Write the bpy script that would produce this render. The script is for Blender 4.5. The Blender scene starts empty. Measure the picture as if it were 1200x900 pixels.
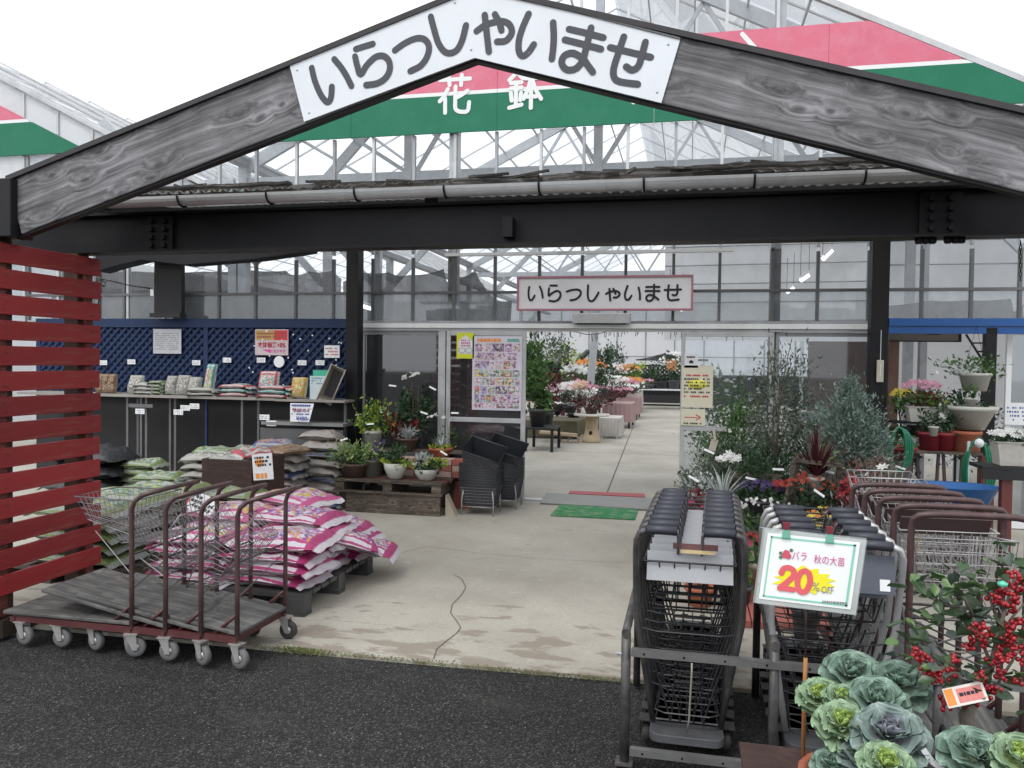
import bpy, math, random
import numpy as np
from mathutils import Vector, Matrix, Euler
from mathutils import noise as mnoise
random.seed(7); RNG = np.random.default_rng(7)
SC = bpy.context.scene
C = bpy.data.collections.new("place"); SC.collection.children.link(C)
PI = math.pi

# ---------------------------------------------------------------- camera
CF, CTH, CPH, CRO = 930.0, math.radians(12.5), math.atan(25/930), .013
CAM = Vector((0, 0, 1.6))
_r = Vector((math.cos(CTH), math.sin(CTH), 0))
_f = Vector((-math.sin(CTH)*math.cos(CPH), math.cos(CTH)*math.cos(CPH), -math.sin(CPH)))
_u = _r.cross(_f)
_R = _r*math.cos(CRO)+_u*math.sin(CRO); _U = _u*math.cos(CRO)-_r*math.sin(CRO)
cd = bpy.data.cameras.new("camera"); cam = bpy.data.objects.new("camera", cd); SC.collection.objects.link(cam)
m = Matrix((_R, _U, -_f)).transposed().to_4x4(); m.translation = CAM
cam.matrix_world = m
cd.sensor_width = 36; cd.lens = CF/1200*36; cd.clip_end = 2000; cd.clip_start = .05
SC.camera = cam
def ray(x, y): return _f + _R*((x-600)/CF) - _U*((y-450)/CF)
def px(x, y, Y):                       # surveyed point of the photograph at depth Y
    d = ray(x, y); return CAM + d*(Y/d.y)
def pg(x, y, z=0):                     # surveyed point of the photograph at height z
    d = ray(x, y); return CAM + d*((z-CAM.z)/d.z)

# ---------------------------------------------------------------- world, sun, exposure
W = bpy.data.worlds.new("World"); SC.world = W; W.use_nodes = True
nt = W.node_tree; nt.nodes.clear()
out = nt.nodes.new('ShaderNodeOutputWorld'); bg = nt.nodes.new('ShaderNodeBackground')
sky = nt.nodes.new('ShaderNodeTexSky'); sky.sky_type = 'NISHITA'; sky.sun_disc = False
SUN_EL, SUN_AZ = math.radians(55), math.radians(200)
sky.sun_elevation = SUN_EL; sky.sun_rotation = SUN_AZ; sky.dust_density = 6; sky.air_density = 1.5
hs = nt.nodes.new('ShaderNodeHueSaturation'); hs.inputs['Saturation'].default_value = .12
mx = nt.nodes.new('ShaderNodeMix'); mx.data_type = 'RGBA'; mx.inputs[0].default_value = .72
mx.inputs[7].default_value = (9.6, 9.9, 10.4, 1)
nt.links.new(sky.outputs[0], hs.inputs['Color']); nt.links.new(hs.outputs[0], mx.inputs[6])
nt.links.new(mx.outputs[2], bg.inputs[0]); bg.inputs[1].default_value = .13
nt.links.new(bg.outputs[0], out.inputs[0])
sl = bpy.data.lights.new("sun", 'SUN'); sl.energy = .8; sl.angle = math.radians(20); sl.color = (1, .97, .93)
so = bpy.data.objects.new("sun", sl); SC.collection.objects.link(so)
so.rotation_euler = (PI/2-SUN_EL, 0, PI-SUN_AZ)
SC.view_settings.view_transform = 'Standard'; SC.view_settings.look = 'None'
SC.view_settings.exposure = .52; SC.view_settings.gamma = 1
SC.cycles.transparent_max_bounces = 24; SC.cycles.max_bounces = 10; SC.cycles.diffuse_bounces = 5

# ---------------------------------------------------------------- materials
MATS = {}
class NT:
    def __init__(s, name):
        s.m = bpy.data.materials.new(name); s.m.use_nodes = True; s.t = s.m.node_tree
        s.b = s.t.nodes['Principled BSDF']; s.o = s.t.nodes['Material Output']; MATS[name] = s.m
    def n(s, t, **k):
        x = s.t.nodes.new('ShaderNode'+t)
        for a, b in k.items():
            if a.startswith('i_'):
                key = a[2:]; key = int(key) if key.isdigit() else key.replace('_', ' ')
                x.inputs[key].default_value = b
            else: setattr(x, a, b)
        return x
    def l(s, a, b): s.t.links.new(a, b)
    def co(s, kind='Object', scale=(1, 1, 1), rot=(0, 0, 0)):
        c = s.n('TexCoord'); mp = s.n('Mapping'); mp.inputs['Scale'].default_value = scale; mp.inputs['Rotation'].default_value = rot
        s.l(c.outputs[kind], mp.inputs[0]); return mp.outputs[0]
    def noise(s, co, scale, detail=4, rough=.6):
        x = s.n('TexNoise'); x.inputs['Scale'].default_value = scale; x.inputs['Detail'].default_value = detail
        x.inputs['Roughness'].default_value = rough
        s.l(co, x.inputs['Vector']); return x.outputs['Fac']
    def ramp(s, fac, stops, interp='LINEAR'):
        x = s.n('ValToRGB'); x.color_ramp.interpolation = interp
        el = x.color_ramp.elements
        while len(el) < len(stops): el.new(.5)
        for e, (p, c) in zip(el, stops):
            e.position = p; e.color = (*c, 1) if isinstance(c, tuple) else (c, c, c, 1)
        s.l(fac, x.inputs[0]); return x.outputs[0]
    def mix(s, f, a, b, mode='MIX'):
        x = s.n('Mix', data_type='RGBA', blend_type=mode)
        for v, i in ((f, 0), (a, 6), (b, 7)):
            if isinstance(v, bpy.types.NodeSocket): s.l(v, x.inputs[i])
            elif i == 0: x.inputs[0].default_value = v
            else: x.inputs[i].default_value = (*v, 1)
        return x.outputs[2]
    def math(s, op, a, b=0.):
        x = s.n('Math', operation=op)
        for v, i in ((a, 0), (b, 1)):
            if isinstance(v, bpy.types.NodeSocket): s.l(v, x.inputs[i])
            else: x.inputs[i].default_value = v
        return x.outputs[0]
    def bump(s, h, dist=.005, st=.6):
        x = s.n('Bump'); x.inputs['Strength'].default_value = st; x.inputs['Distance'].default_value = dist
        s.l(h, x.inputs['Height']); s.l(x.outputs[0], s.b.inputs['Normal'])
    def base(s, c):
        if isinstance(c, bpy.types.NodeSocket): s.l(c, s.b.inputs['Base Color'])
        else: s.b.inputs['Base Color'].default_value = (*c, 1)
    def pr(s, rough=.6, metal=0., spec=None):
        s.b.inputs['Roughness'].default_value = rough; s.b.inputs['Metallic'].default_value = metal
        if spec is not None: s.b.inputs['Specular IOR Level'].default_value = spec
def sc(c, k): return tuple(min(1, x*k) for x in c)
def M(name, col, rough=.6, metal=0., var=.18, scale=6, bump=.002, dirt=None, dscale=2.5, damt=.5, spec=None, kind='Object'):
    if name in MATS: return MATS[name]
    s = NT(name); co = s.co(kind)
    c = s.mix(s.noise(co, scale, 5), sc(col, 1-var), sc(col, 1+var))
    if dirt:
        f = s.ramp(s.noise(co, dscale, 8, .7), [(.45, 0.), (.7, damt)])
        c = s.mix(f, c, dirt)
    s.base(c); s.pr(rough, metal, spec)
    if bump: s.bump(s.noise(co, scale*6, 4), bump, .5)
    return s.m
def MI(name, cols, rough=.6, trans=.0):          # one colour per leaf / island
    if name in MATS: return MATS[name]
    s = NT(name); g = s.n('NewGeometry')
    stops = [(i/max(1, len(cols)-1), c) for i, c in enumerate(cols)]
    c = s.ramp(g.outputs['Random Per Island'], stops)
    s.base(c); s.pr(rough)
    if trans:
        t = s.n('BsdfTranslucent'); s.l(c, t.inputs[0]); x = s.n('MixShader'); x.inputs[0].default_value = trans
        s.l(s.b.outputs[0], x.inputs[1]); s.l(t.outputs[0], x.inputs[2]); s.l(x.outputs[0], s.o.inputs[0])
    return s.m
def glass(name, tint=(.9, .93, .95), film=(.55, .57, .58), f=.2, streak=.25, gloss=.06, sc_=3., trans=.5):
    s = NT(name); co = s.co('Object', (1, 1, .35))
    tr = s.n('BsdfTransparent'); tr.inputs[0].default_value = (*tint, 1)
    di = s.n('BsdfDiffuse'); di.inputs[0].default_value = (*film, 1)
    tl = s.n('BsdfTranslucent'); tl.inputs[0].default_value = (*film, 1)
    m1 = s.n('MixShader'); m1.inputs[0].default_value = trans; s.l(di.outputs[0], m1.inputs[1]); s.l(tl.outputs[0], m1.inputs[2])
    a = s.ramp(s.noise(co, sc_, 6, .65), [(.3, max(0, f-streak/2)), (.75, f+streak/2)])
    m2 = s.n('MixShader'); s.l(a, m2.inputs[0]); s.l(tr.outputs[0], m2.inputs[1]); s.l(m1.outputs[0], m2.inputs[2])
    gl = s.n('BsdfGlossy'); gl.inputs['Roughness'].default_value = .03
    lw = s.n('LayerWeight'); lw.inputs[0].default_value = .12
    g = s.math('ADD', s.math('MULTIPLY', lw.outputs['Fresnel'], .6), gloss)
    m3 = s.n('MixShader'); s.l(g, m3.inputs[0]); s.l(m2.outputs[0], m3.inputs[1]); s.l(gl.outputs[0], m3.inputs[2])
    s.l(m3.outputs[0], s.o.inputs[0]); return s.m
G_WIN = glass('greenhouse_glass', f=.2, streak=.2)
G_UP = glass('clean_gable_glass', tint=(.96, .97, .98), f=.07, streak=.08, gloss=.02)
G_DOOR = glass('door_glass', f=.06, streak=.1, gloss=.05)
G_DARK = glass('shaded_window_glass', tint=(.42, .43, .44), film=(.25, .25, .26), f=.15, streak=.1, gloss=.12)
G_ROOF = glass('roof_sheet_glass', tint=(.95, .96, .97), film=(.8, .81, .82), f=.14, streak=.1, gloss=.02, trans=.8)
G_BACK = glass('milky_plastic_sheet', tint=(.9, .9, .9), film=(.84, .84, .845), f=.8, streak=.25, gloss=.02, sc_=.8, trans=.85)
G_CAN = glass('canopy_corrugated_sheet', tint=(.92, .92, .92), film=(.55, .55, .54), f=.45, streak=.3, gloss=.02, trans=.6)
G_ROW = glass('whitened_roof_sheet', tint=(.95, .96, .97), film=(.86, .87, .88), f=.75, streak=.2, gloss=.01, trans=.6)
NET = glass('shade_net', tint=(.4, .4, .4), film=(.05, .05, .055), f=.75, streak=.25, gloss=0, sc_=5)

BLACK = M('black_painted_steel', (.009, .009, .0105), .5, var=.3, dirt=(.022, .021, .021), damt=.5, scale=3, bump=.001, spec=.25)
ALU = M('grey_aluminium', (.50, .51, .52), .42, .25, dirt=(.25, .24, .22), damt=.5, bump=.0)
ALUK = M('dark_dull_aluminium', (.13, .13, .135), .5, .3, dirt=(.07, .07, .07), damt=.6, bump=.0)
ALUD = M('dull_aluminium', (.33, .34, .35), .5, .3, dirt=(.14, .14, .13), damt=.6, bump=.0)
STEEL = M('galvanised_steel', (.42, .44, .46), .5, .35, var=.25, scale=14, bump=.0)
PIPE = M('dark_grey_tube', (.050, .050, .052), .45, .2, var=.3, dirt=(.17, .15, .13), dscale=9, damt=.6, bump=.001)
WIRE = M('dark_wire', (.035, .035, .038), .4, .35, var=.3, bump=0)
WIREG = M('worn_chrome_wire', (.20, .19, .20), .5, .35, var=.4, dirt=(.10, .07, .06), dscale=12, damt=.7, bump=0)
GRIP = M('black_plastic_grip', (.03, .032, .045), .5, var=.2, bump=.001)
GREYTUBE = M('silver_grey_tube', (.42, .42, .42), .4, .3, bump=0)
BROWNP = M('brown_painted_tube', (.065, .034, .036), .45, .1, var=.3, scale=20, dirt=(.11, .07, .06), dscale=14, damt=.7, bump=.001)
WHITE = M('white_paint', (.75, .76, .77), .5, var=.04, dirt=(.45, .44, .42), damt=.3, bump=0)
SIGNW = M('white_sign_enamel', (.70, .73, .77), .45, var=.04, scale=2, dirt=(.6, .62, .65), damt=.5, bump=0)
SIGNG = M('greying_sign_panel', (.74, .73, .75), .5, var=.05, dirt=(.62, .61, .6), damt=.4, bump=0)
INK = M('charcoal_lettering', (.040, .044, .055), .5, var=.12, bump=0)
INKB = M('black_lettering', (.012, .014, .02), .5, var=.1, bump=0)
LETW = M('white_lettering', (.72, .74, .73), .5, var=.06, bump=0)
GREENB = M('green_stripe_enamel', (.006, .145, .078), .45, var=.09, scale=1.5, dirt=(.03, .19, .12), dscale=4, damt=.4, spec=.3, bump=0)
PINKB = M('faded_red_stripe_enamel', (.60, .13, .20), .45, var=.12, scale=2, dirt=(.62, .22, .29), dscale=5, damt=.6, bump=0)
PINKF = M('faded_pink_frame', (.40, .17, .22), .5, bump=0)
BLUE = M('blue_painted_wood', (.004, .018, .068), .7, var=.25, scale=9, dirt=(.008, .035, .10), damt=.5, bump=.002)
BLUEB = M('bright_blue_beam', (.006, .075, .27), .45, var=.12, bump=0)
DARKW = M('dark_wall_panel', (.016, .016, .018), .7, var=.3, bump=.001)
PAPER = M('white_paper', (.72, .73, .74), .7, var=.04, bump=0)
CREAM = M('cream_paper', (.68, .64, .50), .7, var=.04, bump=0)
YELP = M('yellow_paper', (.62, .66, .03), .6, var=.05, bump=0)
REDP = M('red_print', (.55, .03, .05), .6, bump=0); ORP = M('orange_print', (.75, .28, .06), .6, bump=0)
YELB = M('yellow_print', (.85, .78, .03), .6, var=.04, bump=0)
GRNP = M('green_print', (.05, .38, .24), .6, bump=0); BLUP = M('blue_print', (.06, .1, .32), .6, bump=0)
MAGP = M('rose_print', (.55, .06, .28), .6, bump=0); GREYP = M('grey_print', (.25, .25, .27), .6, bump=0)
TERRA = M('terracotta', (.36, .10, .05), .8, var=.2, dirt=(.45, .25, .16), damt=.5)
POTW = M('white_plastic_pot', (.50, .50, .46), .5, var=.05, dirt=(.32, .3, .24), damt=.5)  # white dulled beyond real dirt: porch roof shade is put into the colour
POTB = M('brown_plastic_pot', (.09, .055, .045), .55)
POTR = M('dark_red_pot', (.22, .02, .03), .5); POTG = M('dark_grey_pot', (.05, .05, .055), .5)
POTS = M('olive_grey_pot', (.16, .17, .14), .7)
SOIL = M('potting_soil', (.035, .022, .014), .95, scale=40, bump=.01)
STEM = M('woody_stem', (.11, .08, .055), .8); STEMG = M('green_stem', (.10, .16, .04), .6)
BRASSW = M('sun_bleached_timber', (.48, .38, .25), .75, var=.2, scale=12)
BLACKP = M('black_basket_plastic', (.040, .042, .048), .36, var=.2, bump=0)
L_MAR = MI('dark_maroon_strap_leaf', [(.03, .008, .01), (.06, .012, .016), (.1, .02, .025)], .5, .1)
BLUET = M('blue_plastic_tub', (.01, .11, .34), .4, bump=0)
HOSE = M('green_hose', (.01, .17, .085), .4, bump=0)
REDW = M('red_brown_post_paint', (.13, .03, .025), .6, dirt=(.07, .03, .025))
PALL = M('black_plastic_pallet', (.035, .036, .038), .5, dirt=(.12, .12, .11), damt=.5)
STONE = M('pale_pebble', (.42, .41, .38), .8)
BRICKR = M('red_paver', (.34, .10, .08), .85, dirt=(.2, .1, .08))
CLOTH = M('faded_rose_cloth', (.38, .25, .25), .8, scale=14); CLOTHW = M('white_sheer_cloth', (.5, .48, .45), .8, scale=14)
CREAMT = M('cream_tray_plastic', (.42, .38, .32), .5)
# leaves
L_GRN = MI('mid_green_leaf', [(.03, .075, .015), (.06, .14, .03), (.10, .2, .05)], .5, .25)
L_DRK = MI('dark_green_leaf', [(.012, .035, .015), (.03, .07, .028), (.05, .1, .04)], .45, .2)
L_OLV = MI('grey_green_leaf', [(.045, .06, .042), (.10, .13, .095), (.19, .22, .17)], .55, .2)
L_CON = MI('blue_green_conifer', [(.07, .11, .09), (.15, .22, .18), (.26, .34, .29)], .65, .15)
L_YEL = MI('yellow_green_leaf', [(.12, .2, .02), (.28, .38, .04), (.45, .52, .08)], .5, .3)
L_LIM = MI('variegated_leaf', [(.08, .16, .04), (.2, .3, .09), (.42, .48, .22)], .5, .3)
L_RED = MI('bronze_red_leaf', [(.06, .012, .014), (.12, .02, .025), (.2, .035, .04)], .5, .2)
L_SIL = MI('silver_leaf', [(.28, .32, .30), (.42, .46, .44), (.55, .58, .56)], .7, .1)
L_GRS = MI('reddish_feather_grass', [(.16, .06, .05), (.28, .14, .12), (.36, .24, .18)], .7, .2)
F_WHT = MI('white_petal', [(.65, .65, .62), (.8, .8, .78)], .6, .2)
F_RED = MI('red_petal', [(.24, .01, .015), (.42, .02, .03)], .5, .2)
F_MAG = MI('magenta_petal', [(.35, .02, .09), (.6, .05, .2)], .5, .2)
F_PNK = MI('pink_petal', [(.55, .22, .33), (.75, .42, .5)], .5, .2)
F_YEL = MI('yellow_petal', [(.65, .5, .03), (.8, .7, .1)], .5, .2)
F_ORG = MI('orange_petal', [(.65, .2, .03), (.75, .35, .08)], .5, .2)
F_PUR = MI('violet_petal', [(.02, .008, .07), (.07, .03, .18)], .5, .2)

def wood(name, c1, c2, c3, along=0, scale=1., rough=.75, knots=.55):   # grain along the local axis `along`
    s = NT(name); scv = [20*scale]*3; scv[along] = .8*scale; co2 = s.co('Object', (1, 1, 1))
    warp = s.n('TexNoise'); warp.inputs['Scale'].default_value = 1.6*scale; warp.inputs['Detail'].default_value = 2; s.l(co2, warp.inputs['Vector'])
    sub = s.n('VectorMath', operation='SUBTRACT'); s.l(warp.outputs['Color'], sub.inputs[0]); sub.inputs[1].default_value = (.5, .5, .5)
    mul = s.n('VectorMath', operation='MULTIPLY'); s.l(sub.outputs[0], mul.inputs[0]); w3 = [.045/scale]*3; w3[along] = .4/scale; mul.inputs[1].default_value = w3
    v = s.n('TexVoronoi'); v.inputs['Scale'].default_value = 1.
    kn = [7.*scale]*3; kn[along] = 3.2*scale
    if along == 0: kn[1] = .01
    add = s.n('VectorMath', operation='ADD'); s.l(co2, add.inputs[0]); s.l(mul.outputs[0], add.inputs[1])
    mk = s.n('VectorMath', operation='MULTIPLY'); s.l(add.outputs[0], mk.inputs[0]); mk.inputs[1].default_value = kn
    if along == 0:
        sp = s.n('SeparateXYZ'); cb = s.n('CombineXYZ'); s.l(mk.outputs[0], sp.inputs[0]); s.l(sp.outputs[0], cb.inputs[0]); s.l(sp.outputs[2], cb.inputs[1]); v.voronoi_dimensions = '2D'; s.l(cb.outputs[0], v.inputs['Vector'])
    else: s.l(mk.outputs[0], v.inputs['Vector'])
    k = s.ramp(v.outputs['Distance'], [(.04, 1.), (.13, 0.)]); near = s.ramp(v.outputs['Distance'], [(.05, 1.), (.45, 0.)])
    push = s.math('MULTIPLY', near, .05/scale); cmb = s.n('CombineXYZ')
    for q in range(3):
        if q != along: s.l(push, cmb.inputs[q])
    a2 = s.n('VectorMath', operation='ADD'); s.l(add.outputs[0], a2.inputs[0]); s.l(cmb.outputs[0], a2.inputs[1])
    mg = s.n('VectorMath', operation='MULTIPLY'); s.l(a2.outputs[0], mg.inputs[0]); mg.inputs[1].default_value = scv
    g = s.noise(mg.outputs[0], 1.3, 10, .74)
    wv = s.n('TexWave'); wv.bands_direction = 'XYZ'[(along+1) % 3] if along else 'Z'; wv.inputs['Scale'].default_value = 9*scale; wv.inputs['Distortion'].default_value = 6; wv.inputs['Detail'].default_value = 3
    wv.inputs['Detail Scale'].default_value = .8; sm = s.n('VectorMath', operation='MULTIPLY'); s.l(a2.outputs[0], sm.inputs[0]); q3 = [1.]*3; q3[along] = .12; sm.inputs[1].default_value = q3; s.l(sm.outputs[0], wv.inputs['Vector'])
    gg = s.math('ADD', s.math('MULTIPLY', g, .93), s.math('MULTIPLY', wv.outputs['Fac'], .06))
    c = s.ramp(gg, [(.36, c1), (.5, c2), (.64, c3)])
    d = s.ramp(s.noise(co2, 2.2, 5), [(.32, .55), (.62, 1.15)])
    c = s.mix(1, c, d, 'MULTIPLY')
    c = s.mix(s.math('MULTIPLY', k, knots), c, sc(c1, .3))
    s.base(c); s.pr(rough); s.bump(gg, .004, .8); return s.m
W_RAF = wood('weathered_grey_timber', (.050, .048, .052), (.155, .151, .158), (.285, .28, .29))
W_DECK = wood('grey_deck_plywood', (.045, .045, .044), (.10, .099, .095), (.175, .17, .16), 0, 1.6)
W_PAL = wood('stained_pallet_wood', (.028, .022, .018), (.09, .07, .055), (.19, .155, .12), 0, 1.4)
W_REDW = wood('worn_red_plank', (.075, .02, .018), (.14, .035, .03), (.21, .09, .07), 0, 1.4)
W_BAM = wood('bamboo_stake', (.25, .10, .03), (.45, .2, .06), (.55, .3, .1), 2, 1.)
W_DBR = wood('dark_brown_box_wood', (.03, .014, .012), (.05, .025, .02), (.075, .038, .03), 0, 1.5)
def redslat():
    s = NT('red_slat_paint'); co = s.co('Object', (1.2, 1.2, 14)); co2 = s.co('Object')
    c = s.mix(s.noise(co2, 3, 4), (.19, .012, .014), (.30, .022, .024)); oi = s.n('ObjectInfo'); c = s.mix(1, c, s.ramp(oi.outputs['Random'], [(0., .72), (1., 1.12)]), 'MULTIPLY')
    w = s.ramp(s.noise(co, 2.6, 9, .72), [(.54, 0.), (.74, .75)])
    c = s.mix(w, c, (.20, .12, .075))
    s.base(c); s.pr(.62); s.bump(s.noise(s.co('Object', (4, 4, 50)), 2, 5), .003, .5); return s.m
REDS = redslat()
def concrete(name, stains):
    s = NT(name); co = s.co('Object')
    c = s.ramp(s.noise(co, .8, 7, .6), [(.3, (.30, .278, .235)), (.52, (.375, .352, .302)), (.75, (.44, .42, .365))])
    fine = s.noise(co, 55, 6, .7)
    c = s.mix(1, c, s.ramp(fine, [(.3, .82), (.7, 1.1)]), 'MULTIPLY')
    c = s.mix(s.ramp(s.noise(co, 3.4, 9, .72), [(.52, 0.), (.68, .4)]), c, (.25, .235, .20))
    c = s.mix(s.ramp(s.noise(co, 9, 6, .6), [(.60, 0.), (.68, .35)]), c, (.46, .45, .41))
    if stains:
        sep = s.n('SeparateXYZ'); s.l(co, sep.inputs[0])
        yy = s.n('MapRange'); yy.inputs[1].default_value = 4.0; yy.inputs[2].default_value = 5.3; yy.inputs[3].default_value = .20; yy.inputs[4].default_value = 0.
        s.l(sep.outputs[1], yy.inputs[0])
        a = s.noise(s.co('Object', (1, 2.2, 1)), 3.1, 6, .55)
        f = s.ramp(s.math('ADD', a, yy.outputs[0]), [(.660, 0.), (.715, .65)])
        c = s.mix(f, c, (.185, .15, .115))
    s.base(c); s.pr(.82); s.bump(fine, .003, .5); return s.m
CONC = concrete('stained_concrete', True); CONCI = concrete('shop_concrete', False)
def asphalt():
    s = NT('asphalt'); co = s.co('Object')
    v = s.n('TexVoronoi'); v.inputs['Scale'].default_value = 140; s.l(co, v.inputs['Vector'])
    c = s.ramp(v.outputs['Color'], [(.0, (.010, .010, .010)), (.6, (.024, .0235, .0235)), (.90, (.085, .083, .082)), (1., (.26, .25, .24))])
    c = s.mix(1, c, s.ramp(s.noise(co, .9, 8, .65), [(.3, .6), (.7, 1.3)]), 'MULTIPLY')
    c = s.mix(s.ramp(s.noise(s.co('Object', (.5, 1.6, 1)), 1.6, 7, .7), [(.55, 0.), (.72, .5)]), c, (.060, .056, .050))
    v2 = s.n('TexVoronoi'); v2.inputs['Scale'].default_value = 17; s.l(co, v2.inputs['Vector'])
    c = s.mix(s.ramp(v2.outputs['Distance'], [(.045, 1.), (.07, 0.)]), c, (.20, .195, .18))
    s.base(c); s.pr(.85, 0, .25); s.bump(v.outputs['Distance'], .006, .9); return s.m
ASPH = asphalt()
def bagmat(name, paper, band, spots, label=(.6, .6, .6), spotscale=22, cover=.55, bandw=.10):
    """printed sack: plain crimped ends, coloured bands, a busy picture panel"""
    s = NT(name); uv = s.n('TexCoord'); sep = s.n('SeparateXYZ'); s.l(uv.outputs['UV'], sep.inputs[0])
    u = s.math('ABSOLUTE', s.math('SUBTRACT', sep.outputs[0], .5)); v = s.math('ABSOLUTE', s.math('SUBTRACT', sep.outputs[1], .5))
    oi = s.n('ObjectInfo'); ad = s.n('VectorMath', operation='ADD'); s.l(uv.outputs['UV'], ad.inputs[0])
    s.l(oi.outputs['Random'], ad.inputs[1])
    vo = s.n('TexVoronoi'); vo.inputs['Scale'].default_value = spotscale; s.l(ad.outputs[0], vo.inputs['Vector'])
    sp = s.ramp(vo.outputs['Color'], [(i/len(spots), c) for i, c in enumerate(spots)], 'CONSTANT')
    nz = s.noise(ad.outputs[0], 3.2, 3)
    reg = s.ramp(nz, [(.5-cover*.3, 0.), (.5-cover*.3+.03, 1.)])
    c = s.mix(reg, label, sp)
    # wording rows: tiny broken dashes
    c = s.mix(s.ramp(s.math('ADD', v, s.math('MULTIPLY', s.math('SUBTRACT', nz, .5), .2)), [(.325, 0.), (.335, 1.)]), c, band)
    c = s.mix(s.ramp(s.math('ADD', v, s.math('MULTIPLY', s.math('SUBTRACT', nz, .5), .12)), [(.385, 0.), (.39, 1.)]), c, paper)
    c = s.mix(s.ramp(v, [(.452, 0.), (.456, 1.)]), c, band)
    c = s.mix(s.ramp(s.math('ADD', v, s.math('MULTIPLY', s.math('SUBTRACT', nz, .5), .1)), [(.485, 0.), (.488, 1.)]), c, paper)
    c = s.mix(s.ramp(u, [(.5-bandw-.045, 0.), (.5-bandw-.04, 1.)]), c, band)
    c = s.mix(s.ramp(u, [(.5-bandw*.55, 0.), (.5-bandw*.55+.01, 1.)]), c, paper)
    s.base(c); s.pr(.35); s.bump(s.noise(ad.outputs[0], 7, 6, .65), .03, .9); return s.m
B_PINK = bagmat('pink_flower_soil_sack', (.54, .50, .54), (.34, .03, .135), [(.10, .12, .36), (.42, .42, .55), (.5, .07, .26), (.16, .08, .32), (.6, .56, .6), (.5, .30, .04), (.45, .3, .42), (.08, .14, .1)], (.5, .13, .32), 30, .8)
B_PINK2 = bagmat('pale_pink_soil_sack', (.58, .55, .57), (.48, .07, .22), [(.55, .22, .36), (.58, .54, .58), (.4, .14, .36), (.5, .36, .08), (.56, .4, .5)], (.56, .3, .42), 20, .8)
B_GREY = bagmat('grey_brown_soil_sack', (.27, .25, .23), (.30, .28, .26), [(.26, .24, .22), (.34, .3, .28), (.30, .19, .12), (.22, .22, .26)], (.33, .30, .27), 10)
B_GREYB = bagmat('blue_print_soil_sack', (.30, .29, .29), (.08, .1, .22), [(.07, .1, .26), (.3, .3, .34), (.4, .2, .12), (.12, .15, .32)], (.3, .28, .28), 16)
B_GRN = bagmat('green_white_soil_sack', (.28, .31, .27), (.16, .21, .07), [(.30, .34, .30), (.10, .2, .14), (.36, .38, .36), (.30, .34, .1), (.09, .16, .17)], (.32, .35, .32), 18, .75)
B_BLK = bagmat('black_woven_sack', (.018, .019, .021), (.022, .023, .026), [(.02, .02, .022), (.04, .04, .045), (.015, .015, .018)], (.03, .03, .034), 40)
B_PALE = bagmat('pale_pebble_sack', (.36, .36, .34), (.3, .3, .27), [(.4, .4, .38), (.12, .11, .1), (.5, .5, .46), (.25, .22, .18)], (.4, .4, .38), 26)
B_BRN = bagmat('brown_bark_sack', (.26, .2, .14), (.2, .11, .06), [(.28, .17, .09), (.14, .08, .05), (.36, .28, .2)], (.3, .22, .15), 20)
B_RED = bagmat('red_green_feed_sack', (.5, .48, .46), (.4, .06, .08), [(.45, .1, .12), (.12, .3, .18), (.5, .45, .42), (.1, .3, .32), (.5, .3, .3)], (.42, .3, .3), 15)
B_TEAL = bagmat('teal_print_sack', (.42, .45, .44), (.06, .28, .27), [(.08, .32, .3), (.45, .15, .2), (.4, .42, .1), (.5, .5, .5)], (.2, .38, .36), 15)
B_YEL = bagmat('yellow_orange_print_sack', (.5, .48, .3), (.5, .3, .05), [(.55, .4, .08), (.5, .16, .1), (.25, .4, .1), (.6, .55, .4)], (.5, .42, .15), 16)
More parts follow.
